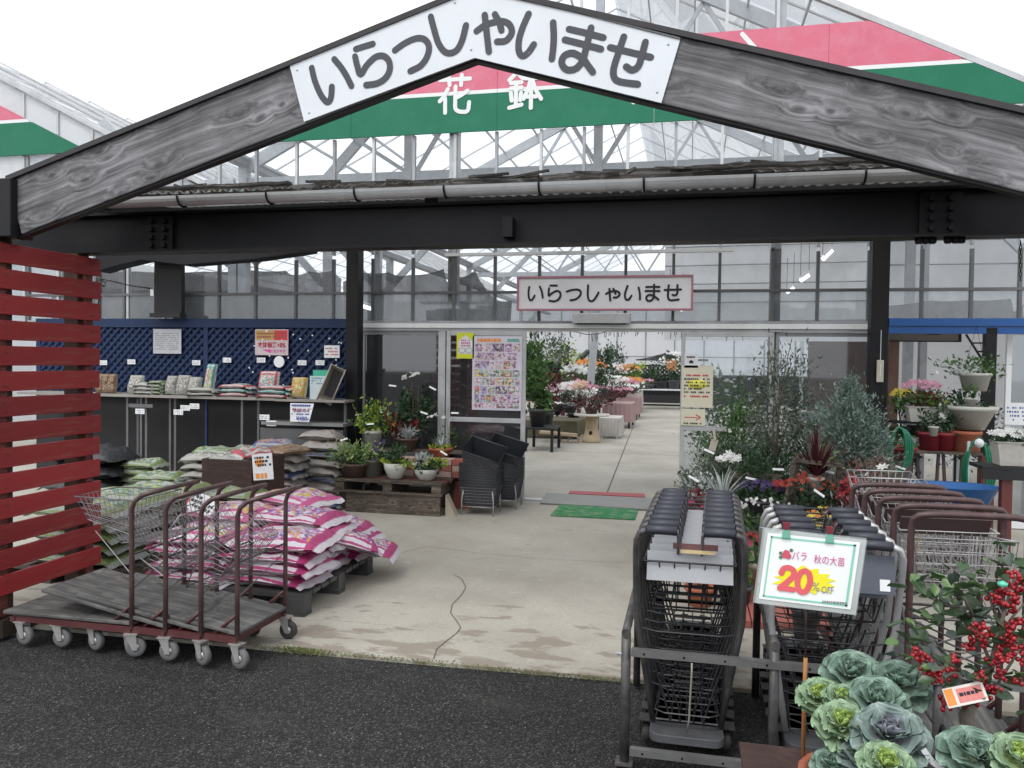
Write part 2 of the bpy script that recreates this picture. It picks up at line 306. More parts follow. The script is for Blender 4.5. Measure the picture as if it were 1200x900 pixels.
# ---------------------------------------------------------------- mesh helpers
def rootloc(o):
    v = Vector((0, 0, 0))
    while o is not None: v += o.location; o = o.parent
    return v
class MB:
    def __init__(s): s.v = []; s.f = []; s.sm = []; s.mi = []; s.uv = {}; s.m = 0
    def add(s, vs, fs, smooth=False):
        o = len(s.v); s.v.extend([tuple(x) for x in vs])
        for f in fs: s.f.append([o+i for i in f]); s.sm.append(smooth); s.mi.append(s.m)
    def box(s, c, d, R=None):
        c = Vector(c); h = [x/2 for x in d]; vs = []
        for k in range(8):
            p = Vector((h[0]*(1 if k & 1 else -1), h[1]*(1 if k & 2 else -1), h[2]*(1 if k & 4 else -1)))
            vs.append(c+(R @ p if R else p))
        s.add(vs, [(0, 2, 3, 1), (4, 5, 7, 6), (0, 1, 5, 4), (2, 6, 7, 3), (0, 4, 6, 2), (1, 3, 7, 5)]); return s
    def b2(s, a, b):
        return s.box([(a[i]+b[i])/2 for i in range(3)], [abs(a[i]-b[i]) for i in range(3)])
    def beam(s, p, q, w, h, up=(0, 0, 1)):
        p, q = Vector(p), Vector(q); d = (q-p); L = d.length; d.normalize(); up = Vector(up)
        if abs(d.dot(up)) > .98: up = Vector((0, 1, 0))
        sd = d.cross(up).normalized(); u2 = sd.cross(d)
        R = Matrix((d, sd, u2)).transposed(); return s.box((p+q)/2, (L, w, h), R)
    def path(s, pts, r, n=6, closed=False):
        pts = [Vector(p) for p in pts]; N = len(pts); rings = []; prev = None
        rr = r if hasattr(r, '__len__') else [r]*N
        for i, p in enumerate(pts):
            a = pts[i-1] if (i > 0 or closed) else p; b = pts[(i+1) % N] if (i < N-1 or closed) else p
            d = (b-a).normalized()
            if prev is None:
                t = Vector((0, 0, 1)) if abs(d.z) < .9 else Vector((0, 1, 0)); x = d.cross(t).normalized()
            else: x = (prev-d*prev.dot(d)).normalized()
            prev = x; y = d.cross(x)
            rings.append([p+(x*math.cos(2*PI*k/n)+y*math.sin(2*PI*k/n))*rr[i] for k in range(n)])
        o = len(s.v)
        for g in rings: s.v.extend([tuple(v) for v in g])
        for i in range(N if closed else N-1):
            j = (i+1) % N
            for k in range(n):
                k2 = (k+1) % n
                s.f.append([o+i*n+k, o+i*n+k2, o+j*n+k2, o+j*n+k]); s.sm.append(n > 4); s.mi.append(s.m)
        if not closed:
            s.f.append([o+k for k in range(n)][::-1]); s.sm.append(False); s.mi.append(s.m)
            s.f.append([o+(N-1)*n+k for k in range(n)]); s.sm.append(False); s.mi.append(s.m)
        return s
    def bar(s, p, q, r, n=4): return s.path([p, q], r, n)
    def lathe(s, prof, c=(0, 0, 0), n=20, ax=None, sm=True):
        c = Vector(c); o = len(s.v)
        for r, z in prof:
            for k in range(n):
                a = 2*PI*k/n; p = Vector((r*math.cos(a), r*math.sin(a), z))
                if ax == 'x': p = Vector((p.z, p.x, p.y))
                if ax == 'y': p = Vector((p.x, p.z, p.y))
                s.v.append(tuple(c+p))
        for i in range(len(prof)-1):
            for k in range(n):
                k2 = (k+1) % n; s.f.append([o+i*n+k, o+i*n+k2, o+(i+1)*n+k2, o+(i+1)*n+k]); s.sm.append(sm); s.mi.append(s.m)
        for i, rev in ((0, True), (len(prof)-1, False)):
            if prof[i][0] > 1e-4:
                g = [o+i*n+k for k in range(n)]; s.f.append(g[::-1] if rev else g); s.sm.append(False); s.mi.append(s.m)
        return s
    def prism(s, poly, ext):
        poly = [Vector(p) for p in poly]; e = Vector(ext); n = len(poly)
        s.add(poly+[p+e for p in poly], [list(range(n))[::-1], [n+i for i in range(n)]]+[[i, (i+1) % n, n+(i+1) % n, n+i] for i in range(n)])
        return s
    def stroke(s, pts, w, Y, d=.002, sub=5):     # rounded pen stroke on a plane facing -Y, raised by d
        P = [Vector((p[0], p[1])) for p in pts]
        if len(P) > 2:
            Q = []
            for i in range(len(P)-1):
                p0 = P[i-1] if i else P[0]*2-P[1]; p1, p2 = P[i], P[i+1]; p3 = P[i+2] if i+2 < len(P) else P[-1]*2-P[-2]
                for k in range(sub):
                    t = k/sub
                    Q.append(.5*((2*p1)+(p2-p0)*t+(2*p0-5*p1+4*p2-p3)*t*t+(3*p1-p0-3*p2+p3)*t**3))
            Q.append(P[-1]); P = Q
        L, Rr = [], []
        for i in range(len(P)):
            d2 = (P[min(i+1, len(P)-1)]-P[max(i-1, 0)]).normalized(); nn = Vector((-d2.y, d2.x))*w/2
            L.append(P[i]+nn); Rr.append(P[i]-nn)
        def cap(p, frm, sg):
            a0 = math.atan2(frm.y, frm.x); return [p+Vector((math.cos(a0+sg*PI*k/6), math.sin(a0+sg*PI*k/6)))*w/2 for k in range(7)]
        n = len(P); vs = [(a.x, Y-d-2e-5*i, a.y) for i, a in enumerate(L)]+[(a.x, Y-d-2e-5*i, a.y) for i, a in enumerate(Rr)]
        fs = [[i, i+1, n+i+1, n+i] for i in range(n-1)]
        for p, e, sg, dd in ((P[0], L[0]-P[0], 1, 0), (P[-1], L[-1]-P[-1], -1, 2e-5*(n-1))):
            o = len(vs); c = cap(p, e, sg); vs += [(a.x, Y-d-dd, a.y) for a in c]; fs.append(list(range(o, o+7)))
        s.add(vs, fs); return s
    def build(s, name, mat, parent=None, bevel=0, loc=None, uvs=None, kind=None, label=None):
        me = bpy.data.meshes.new(name); off = rootloc(parent) if parent else Vector((0, 0, 0))
        if loc is not None: off = Vector(loc)
        vs = np.array(s.v, dtype=float)-np.array(off)
        me.from_pydata([tuple(v) for v in vs], [], s.f)
        me.polygons.foreach_set('use_smooth', s.sm)
        ms = mat if isinstance(mat, (list, tuple)) else [mat]
        for x in ms: me.materials.append(x)
        if len(ms) > 1: me.polygons.foreach_set('material_index', s.mi)
        me.update()
        o = bpy.data.objects.new(name, me); C.objects.link(o)
        if parent: o.parent = parent
        elif loc is not None: o.location = loc
        if bevel:
            b = o.modifiers.new('bevel', 'BEVEL'); b.width = bevel; b.segments = 2; b.limit_method = 'ANGLE'
        if kind is None and name in ('print', 'bolt', 'price_print', 'heading_print', 'marking', 'screw', 'nail'): kind = 'stuff'
        if kind: o['kind'] = kind
        if label: o['label'] = label
        return o
def tag(o, label, cat, group=None, kind=None):
    if label: o['label'] = label
    if cat: o['category'] = cat
    if group: o['group'] = group
    if kind: o['kind'] = kind
    return o
def thing(name, label, cat, loc=(0, 0, 0), group=None, rz=0):
    o = bpy.data.objects.new(name, None); C.objects.link(o); o.location = loc; o.rotation_euler[2] = rz
    o.empty_display_size = .1
    return tag(o, label, cat, group)
def kids(o): return [c for c in C.objects if c.parent == o]
def dup(root, loc, label, rz=None, group=None, parent=None):
    r = root.copy(); C.objects.link(r); r.location = loc; r.parent = parent
    if rz is not None: r.rotation_euler[2] = rz
    if label: r['label'] = label
    if group: r['group'] = group
    for ch in kids(root):
        c = ch.copy(); C.objects.link(c); c.parent = r
        for g in kids(ch):
            d = g.copy(); C.objects.link(d); d.parent = c
    return r
def child_copy(o, parent, loc=None, rot=None, scale=None):
    c = o.copy(); C.objects.link(c); c.parent = parent
    if loc is not None: c.location = loc
    if rot is not None: c.rotation_euler = rot
    if scale is not None: c.scale = scale
    return c
def struct(o): o['kind'] = 'structure'; return o
def npmesh(name, V, F, mat, parent=None, smooth=False):
    """V (n,3), F (m,k) numpy -> object; vertices are in the parent's frame"""
    me = bpy.data.meshes.new(name); n, (mf, k) = len(V), F.shape
    me.vertices.add(n); me.vertices.foreach_set('co', V.astype(np.float32).ravel())
    me.loops.add(mf*k); me.loops.foreach_set('vertex_index', F.astype(np.int32).ravel())
    me.polygons.add(mf); me.polygons.foreach_set('loop_start', np.arange(0, mf*k, k, dtype=np.int32))
    me.polygons.foreach_set('loop_total', np.full(mf, k, dtype=np.int32))
    me.update(calc_edges=True); me.materials.append(mat)
    if smooth: me.polygons.foreach_set('use_smooth', [True]*mf)
    o = bpy.data.objects.new(name, me); C.objects.link(o)
    if parent: o.parent = parent
    return o
def text(txt, w, h, X, Y, Z, mat, parent, name='lettering', off=0., sx=None, tilt=0.):
    """flat lettering facing -Y, fitted in w x h and centred at X,Z (world)"""
    cu = bpy.data.curves.new('t', 'FONT'); cu.body = txt; cu.offset = off; cu.align_x = 'CENTER'
    o = bpy.data.objects.new('t', cu); C.objects.link(o); bpy.context.view_layer.update()
    me = bpy.data.meshes.new_from_object(o.evaluated_get(bpy.context.evaluated_depsgraph_get()))
    bpy.data.objects.remove(o); vs = np.array([v.co[:] for v in me.vertices])
    if not len(vs): return None
    a, b = vs.min(0), vs.max(0); kx, ky = w/(b[0]-a[0]), h/max(1e-6, b[1]-a[1])
    off_ = rootloc(parent); ct, st = math.cos(tilt), math.sin(tilt)
    for v in me.vertices:
        x = (v.co.x-(a[0]+b[0])/2)*kx; z = (v.co.y-(a[1]+b[1])/2)*ky
        v.co = Vector((X+x*ct-z*st, Y, Z+x*st+z*ct))-off_
    me.materials.append(mat); me.name = name
    r = bpy.data.objects.new(name, me); C.objects.link(r); r.parent = parent; return r
def rows_of_marks(mb, x0, x1, z0, z1, Y, rows, rng, h=.6, dens=.8):
    """illegible print: short broken strokes in rows"""
    dz = (z1-z0)/rows
    for r in range(rows):
        x = x0; zc = z0+dz*(r+.5)
        while x < x1:
            l = rng.uniform(.5, 1.2)*dz*h
            if rng.random() < dens and x+l < x1: mb.add([(x, Y, zc-dz*h/2), (x+l, Y, zc-dz*h/2), (x+l, Y, zc+dz*h/2), (x, Y, zc+dz*h/2)], [(0, 1, 2, 3)])
            x += l+dz*.18
def quadp(mb, x0, x1, z0, z1, Y): mb.add([(x0, Y, z0), (x1, Y, z0), (x1, Y, z1), (x0, Y, z1)], [(0, 1, 2, 3)])

# ---------------------------------------------------------------- plants
def leaves(n, ctr, rad, size, seed, clumps=0, elong=2., up=.4, shell=.35, droop=0.):
    """diamond leaves spread through an ellipsoid, gathered round clump centres"""
    g = np.random.default_rng(seed); ctr = np.array(ctr); rad = np.array(rad)
    def inball(k, lo): d = g.normal(size=(k, 3)); d /= np.linalg.norm(d, axis=1)[:, None]; return d*(g.uniform(lo, 1, (k, 1))**(1/2.))
    if clumps:
        cc = inball(clumps, shell)*rad*.85
        P = cc[g.integers(0, clumps, n)]+g.normal(size=(n, 3))*rad*(.32 if clumps < 12 else .2)
    else: P = inball(n, shell)*rad
    out_ = P/np.maximum(np.linalg.norm(P, axis=1), 1e-6)[:, None]
    D = out_+g.normal(size=(n, 3))*.7; D[:, 2] += up-droop; D /= np.linalg.norm(D, axis=1)[:, None]
    S = np.cross(D, g.normal(size=(n, 3))); S /= np.maximum(np.linalg.norm(S, axis=1), 1e-6)[:, None]
    Nn = np.cross(S, D); L = size*g.uniform(.6, 1.3, (n, 1)); Wd = L/elong
    B = ctr+P
    V = np.stack([B-D*L*.5, B+S*Wd*.5+Nn*Wd*.15, B+D*L*.5, B-S*Wd*.5+Nn*Wd*.15], 1).reshape(-1, 3)
    F = np.arange(4*n).reshape(n, 4); return V, F
def straps(n, base, length, width, seed, spread=.7, arch=.5, seg=5, tilt0=.0):
    g = np.random.default_rng(seed); V = []; F = []
    for i in range(n):
        a = g.uniform(0, 2*PI); e = g.uniform(tilt0, spread); L = length*g.uniform(.6, 1.1); b = np.array(base)+[.02*math.cos(a), .02*math.sin(a), 0]
        dh = np.array([math.cos(a), math.sin(a), 0]); sd = np.array([-math.sin(a), math.cos(a), 0]); o = len(V)
        for k in range(seg+1):
            t = k/seg; th = e+arch*t*t*1.6
            b2 = b if k == 0 else b2+(dh*math.sin(th)+np.array([0, 0, math.cos(th)]))*L/seg
            w = width*(1-t**1.6)*.5+.0006
            V.append(b2-sd*w); V.append(b2+sd*w)
        for k in range(seg): F.append([o+2*k, o+2*k+1, o+2*k+3, o+2*k+2])
    return np.array(V), np.array(F)
def flowers(n, ctr, rad, size, seed, petals=6, face=(-.15, -.75, .75), topbias=.2):
    g = np.random.default_rng(seed); V = []; F = []
    for i in range(n):
        d = g.normal(size=3); d /= np.linalg.norm(d); d[2] = abs(d[2])*(1-topbias)+topbias; d[1] -= .35
        p = np.array(ctr)+d*np.array(rad)*g.uniform(.8, 1.08)
        f = np.array(face)+g.normal(size=3)*.35; f /= np.linalg.norm(f)
        x = np.cross(f, [0, 0, 1.]); x /= np.linalg.norm(x); y = np.cross(x, f); s_ = size*g.uniform(.7, 1.15)/2; a0 = g.uniform(0, 6)
        for k in range(petals):
            a = a0+2*PI*k/petals; w = PI/petals*.95; o = len(V)
            e = lambda t, r, h: p+(x*math.cos(t)+y*math.sin(t))*r+f*h
            V += [p, e(a-w*.8, s_*.62, s_*.12), e(a, s_, s_*.2), e(a+w*.8, s_*.62, s_*.12)]; F.append([o, o+1, o+2, o+3])
    return np.array(V), np.array(F)
def blob(mb, c, r, n=6):
    mb.lathe([(r*.15, -r*.98), (r*.72, -r*.7), (r, 0), (r*.72, r*.7), (r*.15, r*.98)], c, n)
_ps = [100]
def pot(root, r, h, mat, z=0., rb=None, rim=True, name='pot', x=0, y=0, soil=True):
    rb = rb or r*.68; m = MB()
    pr = [(rb, z), (r*.95, z+h*.82), (r*1.05, z+h*.83), (r*1.05, z+h), (r*.93, z+h), (r*.88, z+h*.86), (.001, z+h*.85)] if rim else [(rb*.8, z), (rb, z+h*.08), (r*.9, z+h*.6), (r, z+h), (r*.93, z+h), (r*.88, z+h*.86), (.001, z+h*.85)]
    m.lathe(pr, (x, y, 0), 18); p = m.build(name, mat); p.parent = root
    if soil:
        q = MB().lathe([(.001, z+h*.88), (r*.9, z+h*.88), (r*.9, z+h*.87)], (x, y, 0), 14).build('soil', SOIL); q.parent = root
    return p
def plant(name, label, loc, potd=None, fol=(), flo=(), cat='potted plant', group=None, stems=None, extra=None):
    """potd=(r,h,mat[,rb,rim]); fol=[(kind, ...)]; flo=[(mat,n,ctr,rad,size)]; sizes in the plant's own frame"""
    t = thing(name, label, cat, loc, group)
    if potd: pot(t, potd[0], potd[1], potd[2], rb=potd[3] if len(potd) > 3 else None, rim=potd[4] if len(potd) > 4 else True)
    for f in fol:
        _ps[0] += 1
        if f[0] == 'c': _, mat, n, ctr, rad, size, clumps, el = f; V, F = leaves(n, ctr, rad, size, _ps[0], clumps, el)
        elif f[0] == 's': _, mat, n, base, L, w, spread, arch = f; V, F = straps(n, base, L, w, _ps[0], spread, arch)
        npmesh('foliage', V, F, mat, t)
    for f in flo:
        _ps[0] += 1; V, F = flowers(f[1], f[2], f[3], f[4], _ps[0]); npmesh('blossom', V, F, f[0], t)
    if stems:
        m = MB(); g = random.Random(_ps[0])
        for (b, e, r) in stems:
            b, e = Vector(b), Vector(e); mid = (b+e)/2+Vector((g.uniform(-.02, .02), g.uniform(-.02, .02), 0)); m.path([b, mid, e], [r, r*.8, r*.5], 5)
        o = m.build('stem', STEM); o.parent = t
    return t
def bush(z0, h, r, mat, n, size=.05, clumps=8, el=2.):   # a rounded crown above a pot rim
    return ('c', mat, n, (0, 0, z0+h/2), (r, r, h/2), size, clumps, el)

# ---------------------------------------------------------------- sacks
def sackmesh(name, L, Wd, H, mat, seed, nx=16, ny=10):
    g = random.Random(seed); me = bpy.data.meshes.new(name); V = []; F = []; UV = []
    off = Vector((g.uniform(0, 50), g.uniform(0, 50), 0))
    for side in (1, -1):
        for j in range(ny+1):
            for i in range(nx+1):
                u, v = i/nx, j/ny; a, b = abs(2*u-1), abs(2*v-1)
                t = (max(0, 1-(a/.9)**4)**.5 if a < .9 else 0)*(max(0, 1-b**3.2))**.55
                x = (u-.5)*L*(1-.03*b*b); y = (v-.5)*Wd*(1-.05*(1-t))
                nz = mnoise.noise(Vector((x*6, y*6, side*3))+off)*.26*H+mnoise.noise(Vector((x*15, y*15, side*3))+off)*.12*H
                z = side*t*H*.5*(1 if side > 0 else .8)+nz*(t+.35)-(1-t)*H*.06*a
                if a > .9: z += math.sin(v*17+seed)*.006-(a-.9)*.25
                V.append((x, y, z+H*.42)); UV.append((u, v))
    n1 = (nx+1)*(ny+1)
    for s_ in (0, 1):
        for j in range(ny):
            for i in range(nx):
                a = s_*n1+j*(nx+1)+i; q = [a, a+1, a+nx+2, a+nx+1]; F.append(q if s_ == 0 else q[::-1])
    me.from_pydata(V, [], F); me.materials.append(mat); me.polygons.foreach_set('use_smooth', [True]*len(F))
    ul = me.uv_layers.new(name='UVMap')
    for lp in me.loops: ul.data[lp.index].uv = UV[lp.vertex_index]
    return me
_sm = {}
def sack(mat, L, Wd, H, loc, rz, label, group, name='soil_sack', rx=0, ry=0, cat='sack'):
    v = random.randint(0, 2); key = (mat.name, round(L, 2), round(Wd, 2), round(H, 3), v)
    if key not in _sm: _sm[key] = sackmesh('sack', L, Wd, H, mat, hash_(key))
    o = bpy.data.objects.new(name, _sm[key]); C.objects.link(o); o.location = loc; o.rotation_euler = (rx, ry, rz)
    return tag(o, label, cat, group)
def hash_(k): return sum((i+1)*ord(c) for i, c in enumerate(str(k))) % 9973
ORD = ['bottom', 'second', 'third', 'fourth', 'fifth', 'sixth', 'seventh', 'eighth', 'ninth', 'tenth', 'eleventh']
def ordn(i, n): return 'topmost' if i == n-1 else ('bottom' if i == 0 else ORD[i]+' from the bottom')
# ================================================================ THE SETTING
g = MB(); g.box((0, 150, -.07), (600, 500, .1)); struct(g.build('asphalt_yard', ASPH))
m = MB(); m.prism([(-9, 3.88, -.06), (-2.9, 3.97, -.06), (-1.3, 4.0, -.06), (.2, 4.05, -.06), (6.5, 4.22, -.06), (6.5, 9.1, -.06), (-9, 9.1, -.06)], (0, 0, .06)); slab = struct(m.build('concrete_forecourt', CONC))
shopfloor = struct(MB().b2((-15.5, 9.104, -.06), (13.2, 36, .0)).build('shop_floor', CONCI))
# cracks and the saw-cut joint of the floor
m = MB()
def crack(pts, w, z=.003):
    P = [pg(*p, z) for p in pts]
    for a, b in zip(P[:-1], P[1:]):
        d = (b-a).normalized(); n = Vector((-d.y, d.x, 0))*w/2; m.add([a-n, b-n, b+n, a+n], [(0, 1, 2, 3)])
crack([(508, 772), (512, 760), (524, 750), (535, 742), (540, 735), (534, 726), (528, 718), (530, 708), (540, 698), (546, 688), (541, 678), (533, 674)], .007)
crack([(500, 640), (560, 648), (640, 655), (740, 660)], .004); crack([(400, 655), (455, 652), (500, 640)], .004)
m.build('crack', M('crack_dirt', (.13, .11, .09), .9, bump=0), slab)
m = MB(); a, b = Vector((-.93, 9.2, .003)), Vector((-1.84, 33.6, .003)); n = Vector((.008, 0, 0)); m.add([a-n, b-n, b+n, a+n], [(0, 1, 2, 3)])
for yy in (14.2, 20.): m.add([(-6, yy, .003), (4, yy+.1, .003), (4, yy+.115, .003), (-6, yy+.015, .003)], [(0, 1, 2, 3)])
m.build('saw_cut_joint', M('joint_shadow_dirt', (.07, .065, .055), .9, bump=0), shopfloor)  # dark lines laid along the saw cuts
# moss along the slab edge
V, F = leaves(2600, (0, 0, 0), (1, 1, 1), .012, 5); k = np.concatenate([RNG.uniform(-2.35, -.2, 1500), RNG.normal(-2.05, .08, 1100)])
dens = np.where((k < -1.9) | ((k > -1.35) & (k < -1.0)), 1.3, .7)
cen = V.reshape(-1, 4, 3).mean(1); V = (V.reshape(-1, 4, 3)-cen[:, None]+np.stack([k, 3.975+.04*(k+2.9)/3+RNG.normal(0, .012, 2600)*dens, RNG.uniform(-.012, .008, 2600)], 1)[:, None]).reshape(-1, 3)
o = npmesh('moss', V, F, MI('moss_green', [(.05, .06, .02), (.13, .16, .05), (.2, .2, .08)], .9)); tag(o, 'moss and grit growing along the edge of the concrete slab', 'moss', kind='stuff')
V, F = leaves(500, (0, 0, 0), (1, 1, 1), .02, 6, elong=1.5); P = np.stack([RNG.uniform(-3, .9, 500), 1.8+RNG.uniform(0, 2.1, 500), np.full(500, -.016)], 1)
cen = V.reshape(-1, 4, 3).mean(1); V = ((V.reshape(-1, 4, 3)-cen[:, None])*np.array([.5, .5, .08])+P[:, None]).reshape(-1, 3)
o = npmesh('leaf_litter', V, F, MI('dry_litter', [(.06, .05, .035), (.16, .14, .1), (.3, .28, .22)], .9)); tag(o, 'specks of dry litter and petals scattered on the asphalt', 'litter', kind='stuff')

# ================================================================ GREENHOUSE
Y0 = 9.0
def roofz(X, ap=-1.1): return 6.69-.504*abs(X-ap)
GH = thing('greenhouse', 'large glass greenhouse shop with green and faded red gable stripe behind the timber porch', 'greenhouse', (0, Y0, 0))
XS = [px(x, 340, Y0).x for x in (117, 146, 213, 257, 300, 347, 391, 437, 484, 532, 580, 632, 682, 733, 789, 843, 905, 958, 1018)]
XS = [XS[0]-1.1, XS[0]-.55]+XS+[px(x, 340, Y0).x for x in (1080, 1138, 1195)]
XS += [XS[-1]+.55*i for i in range(1, 3)]
colX = [XS[5]-.9, px(529, 340, Y0).x, px(909, 340, Y0).x]
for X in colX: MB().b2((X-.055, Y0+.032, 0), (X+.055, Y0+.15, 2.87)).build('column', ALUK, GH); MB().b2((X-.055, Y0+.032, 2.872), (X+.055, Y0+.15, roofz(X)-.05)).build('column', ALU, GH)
for i, X in enumerate(XS):
    w = .016
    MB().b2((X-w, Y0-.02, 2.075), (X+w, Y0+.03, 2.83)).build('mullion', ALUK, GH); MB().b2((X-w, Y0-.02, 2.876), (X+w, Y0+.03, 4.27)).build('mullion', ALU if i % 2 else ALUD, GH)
for X in [XS[2]-.6+k*.53 for k in range(18)]:
    if roofz(X) > 5.2 and X > -3.2: MB().b2((X-.016, Y0-.02, 5.20), (X+.016, Y0+.02, roofz(X)-.05)).build('mullion', ALU, GH)
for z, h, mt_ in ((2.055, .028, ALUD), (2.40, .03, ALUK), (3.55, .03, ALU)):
    MB().b2((XS[0], Y0-.028, z), (XS[-1], Y0+.026, z+h)).build('rail', mt_, GH)
MB().b2((px(522, 340, Y0).x, Y0-.035, 2.84), (px(858, 340, Y0).x, Y0+.022, 2.875)).build('rail', WHITE, GH)
for a, b in zip(XS[:-1], XS[1:]):
    for z0, z1 in ((2.083, 2.40), (2.43, 3.55), (3.58, 4.27)):
        MB().b2((a+.016, Y0-.003, z0), (b-.016, Y0+.003, z1)).build('pane', G_WIN if z1 < 3 else G_UP, GH)
# gable glass above the stripes
m = MB(); m.prism([(-4.0, Y0, 5.2), (1.85, Y0, 5.2), (-1.1, Y0, 6.66)], (0, .006, 0)); m.build('gable_pane', G_UP, GH)
# eave / gable trim along both roof slopes, gable end battens
for sgn in (1, -1):
    e = Vector((-1.1+sgn*4.8, Y0-.03, 6.69-.504*4.8)); ap = Vector((-1.1, Y0-.03, 6.69))
    MB().beam(ap, e, .06, .06).build('gable_trim', ALU, GH)
def clipband(z0, z1, xa, xb, y0, y1, lim=roofz, inset=.04):
    xs = [xa+(xb-xa)*k/40 for k in range(41)]; P = []
    top = [(x, min(z1, lim(x)-inset)) for x in xs if lim(x)-inset > z0]
    if len(top) < 2: return None
    poly = [(top[0][0], y0, z0)]+[(x, y0, z) for x, z in top]+[(top[-1][0], y0, z0)]
    q = [poly[0]]
    for p in poly[1:]:
        if (Vector(p)-Vector(q[-1])).length > 1e-4: q.append(p)
    return MB().prism(q[::-1], (0, y1-y0, 0))
seams = [-5.8, -4.0, -2.2, -.42, 1.38, 3.6]
for a, b in zip(seams[:-1], seams[1:]):
    for z0, z1, mt_, nm_ in ((4.27, 4.70, GREENB, 'green_stripe_panel'), (4.70, 4.742, LETW, 'white_stripe'), (4.742, 5.20, PINKB, 'red_stripe_panel')):
        cb = clipband(z0, z1, a+.002, b-.002, Y0-.06, Y0-.035)
        if cb: cb.build(nm_, mt_, GH)
# the painted characters on the stripe
def letters(parent, groups, w, Y, mat, nm_='letter'):
    for st in groups:
        mb = MB()
        for k, s_ in enumerate(st): mb.stroke(s_, w, Y, d=.0006*k+.001)
        mb.build(nm_, mat, parent)
def tr(st, ox, oy, k, Y): return [[(px(ox+u/k, oy+v/k, Y).x, px(ox+u/k, oy+v/k, Y).z) for u, v in s_] for s_ in st]
YS = Y0-.062
hana = [[(915, 490), (1100, 480)], [(970, 460), (975, 520)], [(1050, 458), (1045, 520)], [(965, 545), (940, 590), (915, 620)], [(948, 600), (948, 690)], [(1012, 530), (1010, 610), (1012, 665), (1040, 683), (1085, 678), (1095, 625)], [(1085, 555), (1050, 580), (1012, 600)]]
hachi = [[(185, 440), (165, 465), (140, 490)], [(185, 440), (222, 478)], [(150, 508), (215, 503)], [(150, 540), (215, 535)], [(182, 510), (180, 640)], [(150, 570), (155, 615)], [(212, 570), (207, 612)], [(140, 660), (215, 640)], [(235, 480), (335, 475)], [(276, 445), (274, 570), (272, 660)], [(272, 480), (255, 545), (228, 605)], [(278, 480), (303, 550), (335, 605)], [(250, 592), (305, 590)]]
letters(GH, [tr(hana, 340, 0, 5.217, YS), tr(hachi, 570, 0, 5.217, YS)], .048, YS, LETW)
letters(GH, [tr([[(540, 500), (552, 528)], [(590, 470), (552, 528)]], 570, 0, 5.217, YS), tr([[(880, 560), (900, 625)], [(920, 560), (905, 620)]], 570, 0, 5.217, YS), tr([[(870, 40), (896, 69)]], 0, 0, 1, YS)], .05, YS, LETW)
# roofs
def slope(parent, xa, za, xb, zb, ya, yb, mat, name):
    m = MB(); m.add([(xa, ya, za), (xb, ya, zb), (xb, yb, zb), (xa, yb, za)], [(0, 1, 2, 3)]); return m.build(name, mat, parent)
def bay(parent, ap, half, ya, yb, dens=.55):
    ez = 6.69-.504*half
    for sg in (1, -1):
        slope(parent, ap, 6.69, ap+sg*half, ez, ya, yb, G_ROOF, 'roof_glass')
        m = MB(); k = .5
        while k < half:
            z = 6.69-.504*k-.03; m.beam((ap+sg*k, ya, z), (ap+sg*k, yb, z), .022, .035); k += .6
        m.build('purlin_row', ALU, parent)
        m = MB(); y = ya+.35
        while y < yb: m.beam((ap, y, 6.70), (ap+sg*half, y, ez+.01), .025, .02); y += dens*2
        m.build('glazing_bar_row', ALU, parent)
        MB().beam((ap+sg*half, ya, ez-.03), (ap+sg*half, yb, ez-.03), .16, .09).build('valley_gutter', ALUD, parent)
bay(GH, -1.1, 4.8, Y0+.01, 34)
def truss(parent, y, ap=-1.1, half=4.8):
    m = MB(); ez = 6.69-.504*half
    for sg in (1, -1):
        X = ap+sg*half
        m.b2((X-.06, y-.06, 0), (X+.06, y+.06, ez-.06))
        m.beam((ap, y, 6.58), (X, y, ez-.1), .06, .16)
        m.beam((X-sg*.1, y+.05, 2.9), (X-sg*2.1, y+.05, 4.05+.9), .06, .12)
        m.beam((ap+sg*half*.5, y+.02, 3.98), (ap+sg*1.2, y+.02, 5.9), .04, .05)
        m.beam((ap, y+.02, 3.98), (ap+sg*1.2, y+.02, 5.9), .04, .05)
        m.beam((ap+sg*half*.5, y+.02, 3.98), (ap+sg*half*.75, y+.02, 4.75), .04, .05)
    m.beam((ap-half, y, 3.98), (ap+half, y, 3.98), .06, .12)
    m.build('roof_truss', STEEL, parent)
for y in (9.75, 14.5, 21, 28): truss(GH, y)
for X in (-3.55, -1.12, 1.9):
    MB().b2((X-.05, 9.68, 3.9), (X+.05, 9.8, roofz(X)-.12)).build('king_post', STEEL, GH)
MB().b2((-15.5, 34, 0), (13.2, 34.02, 4.3)).build('back_wall_sheet', G_BACK, GH)
MB().b2((-15.5, Y0+.1, 0), (-15.48, 34, 4.3)).build('side_wall_sheet', G_BACK, GH)
MB().b2((13.18, Y0+.1, 0), (13.2, 34, 4.3)).build('side_wall_sheet', G_BACK, GH)
m = MB()
for k in range(24): m.b2((-15+k*1.2, 33.9, 0), (-14.94+k*1.2, 33.98, 4.3))
for z in (1.9, 3.1, 4.2): m.b2((-15.4, 33.86, z), (13, 33.93, z+.05))
m.build('back_wall_frame', ALUD, GH)
MB().b2((-15.4, 33.7, 0), (13, 33.75, 1.2)).build('back_wall_base', DARKW, GH)
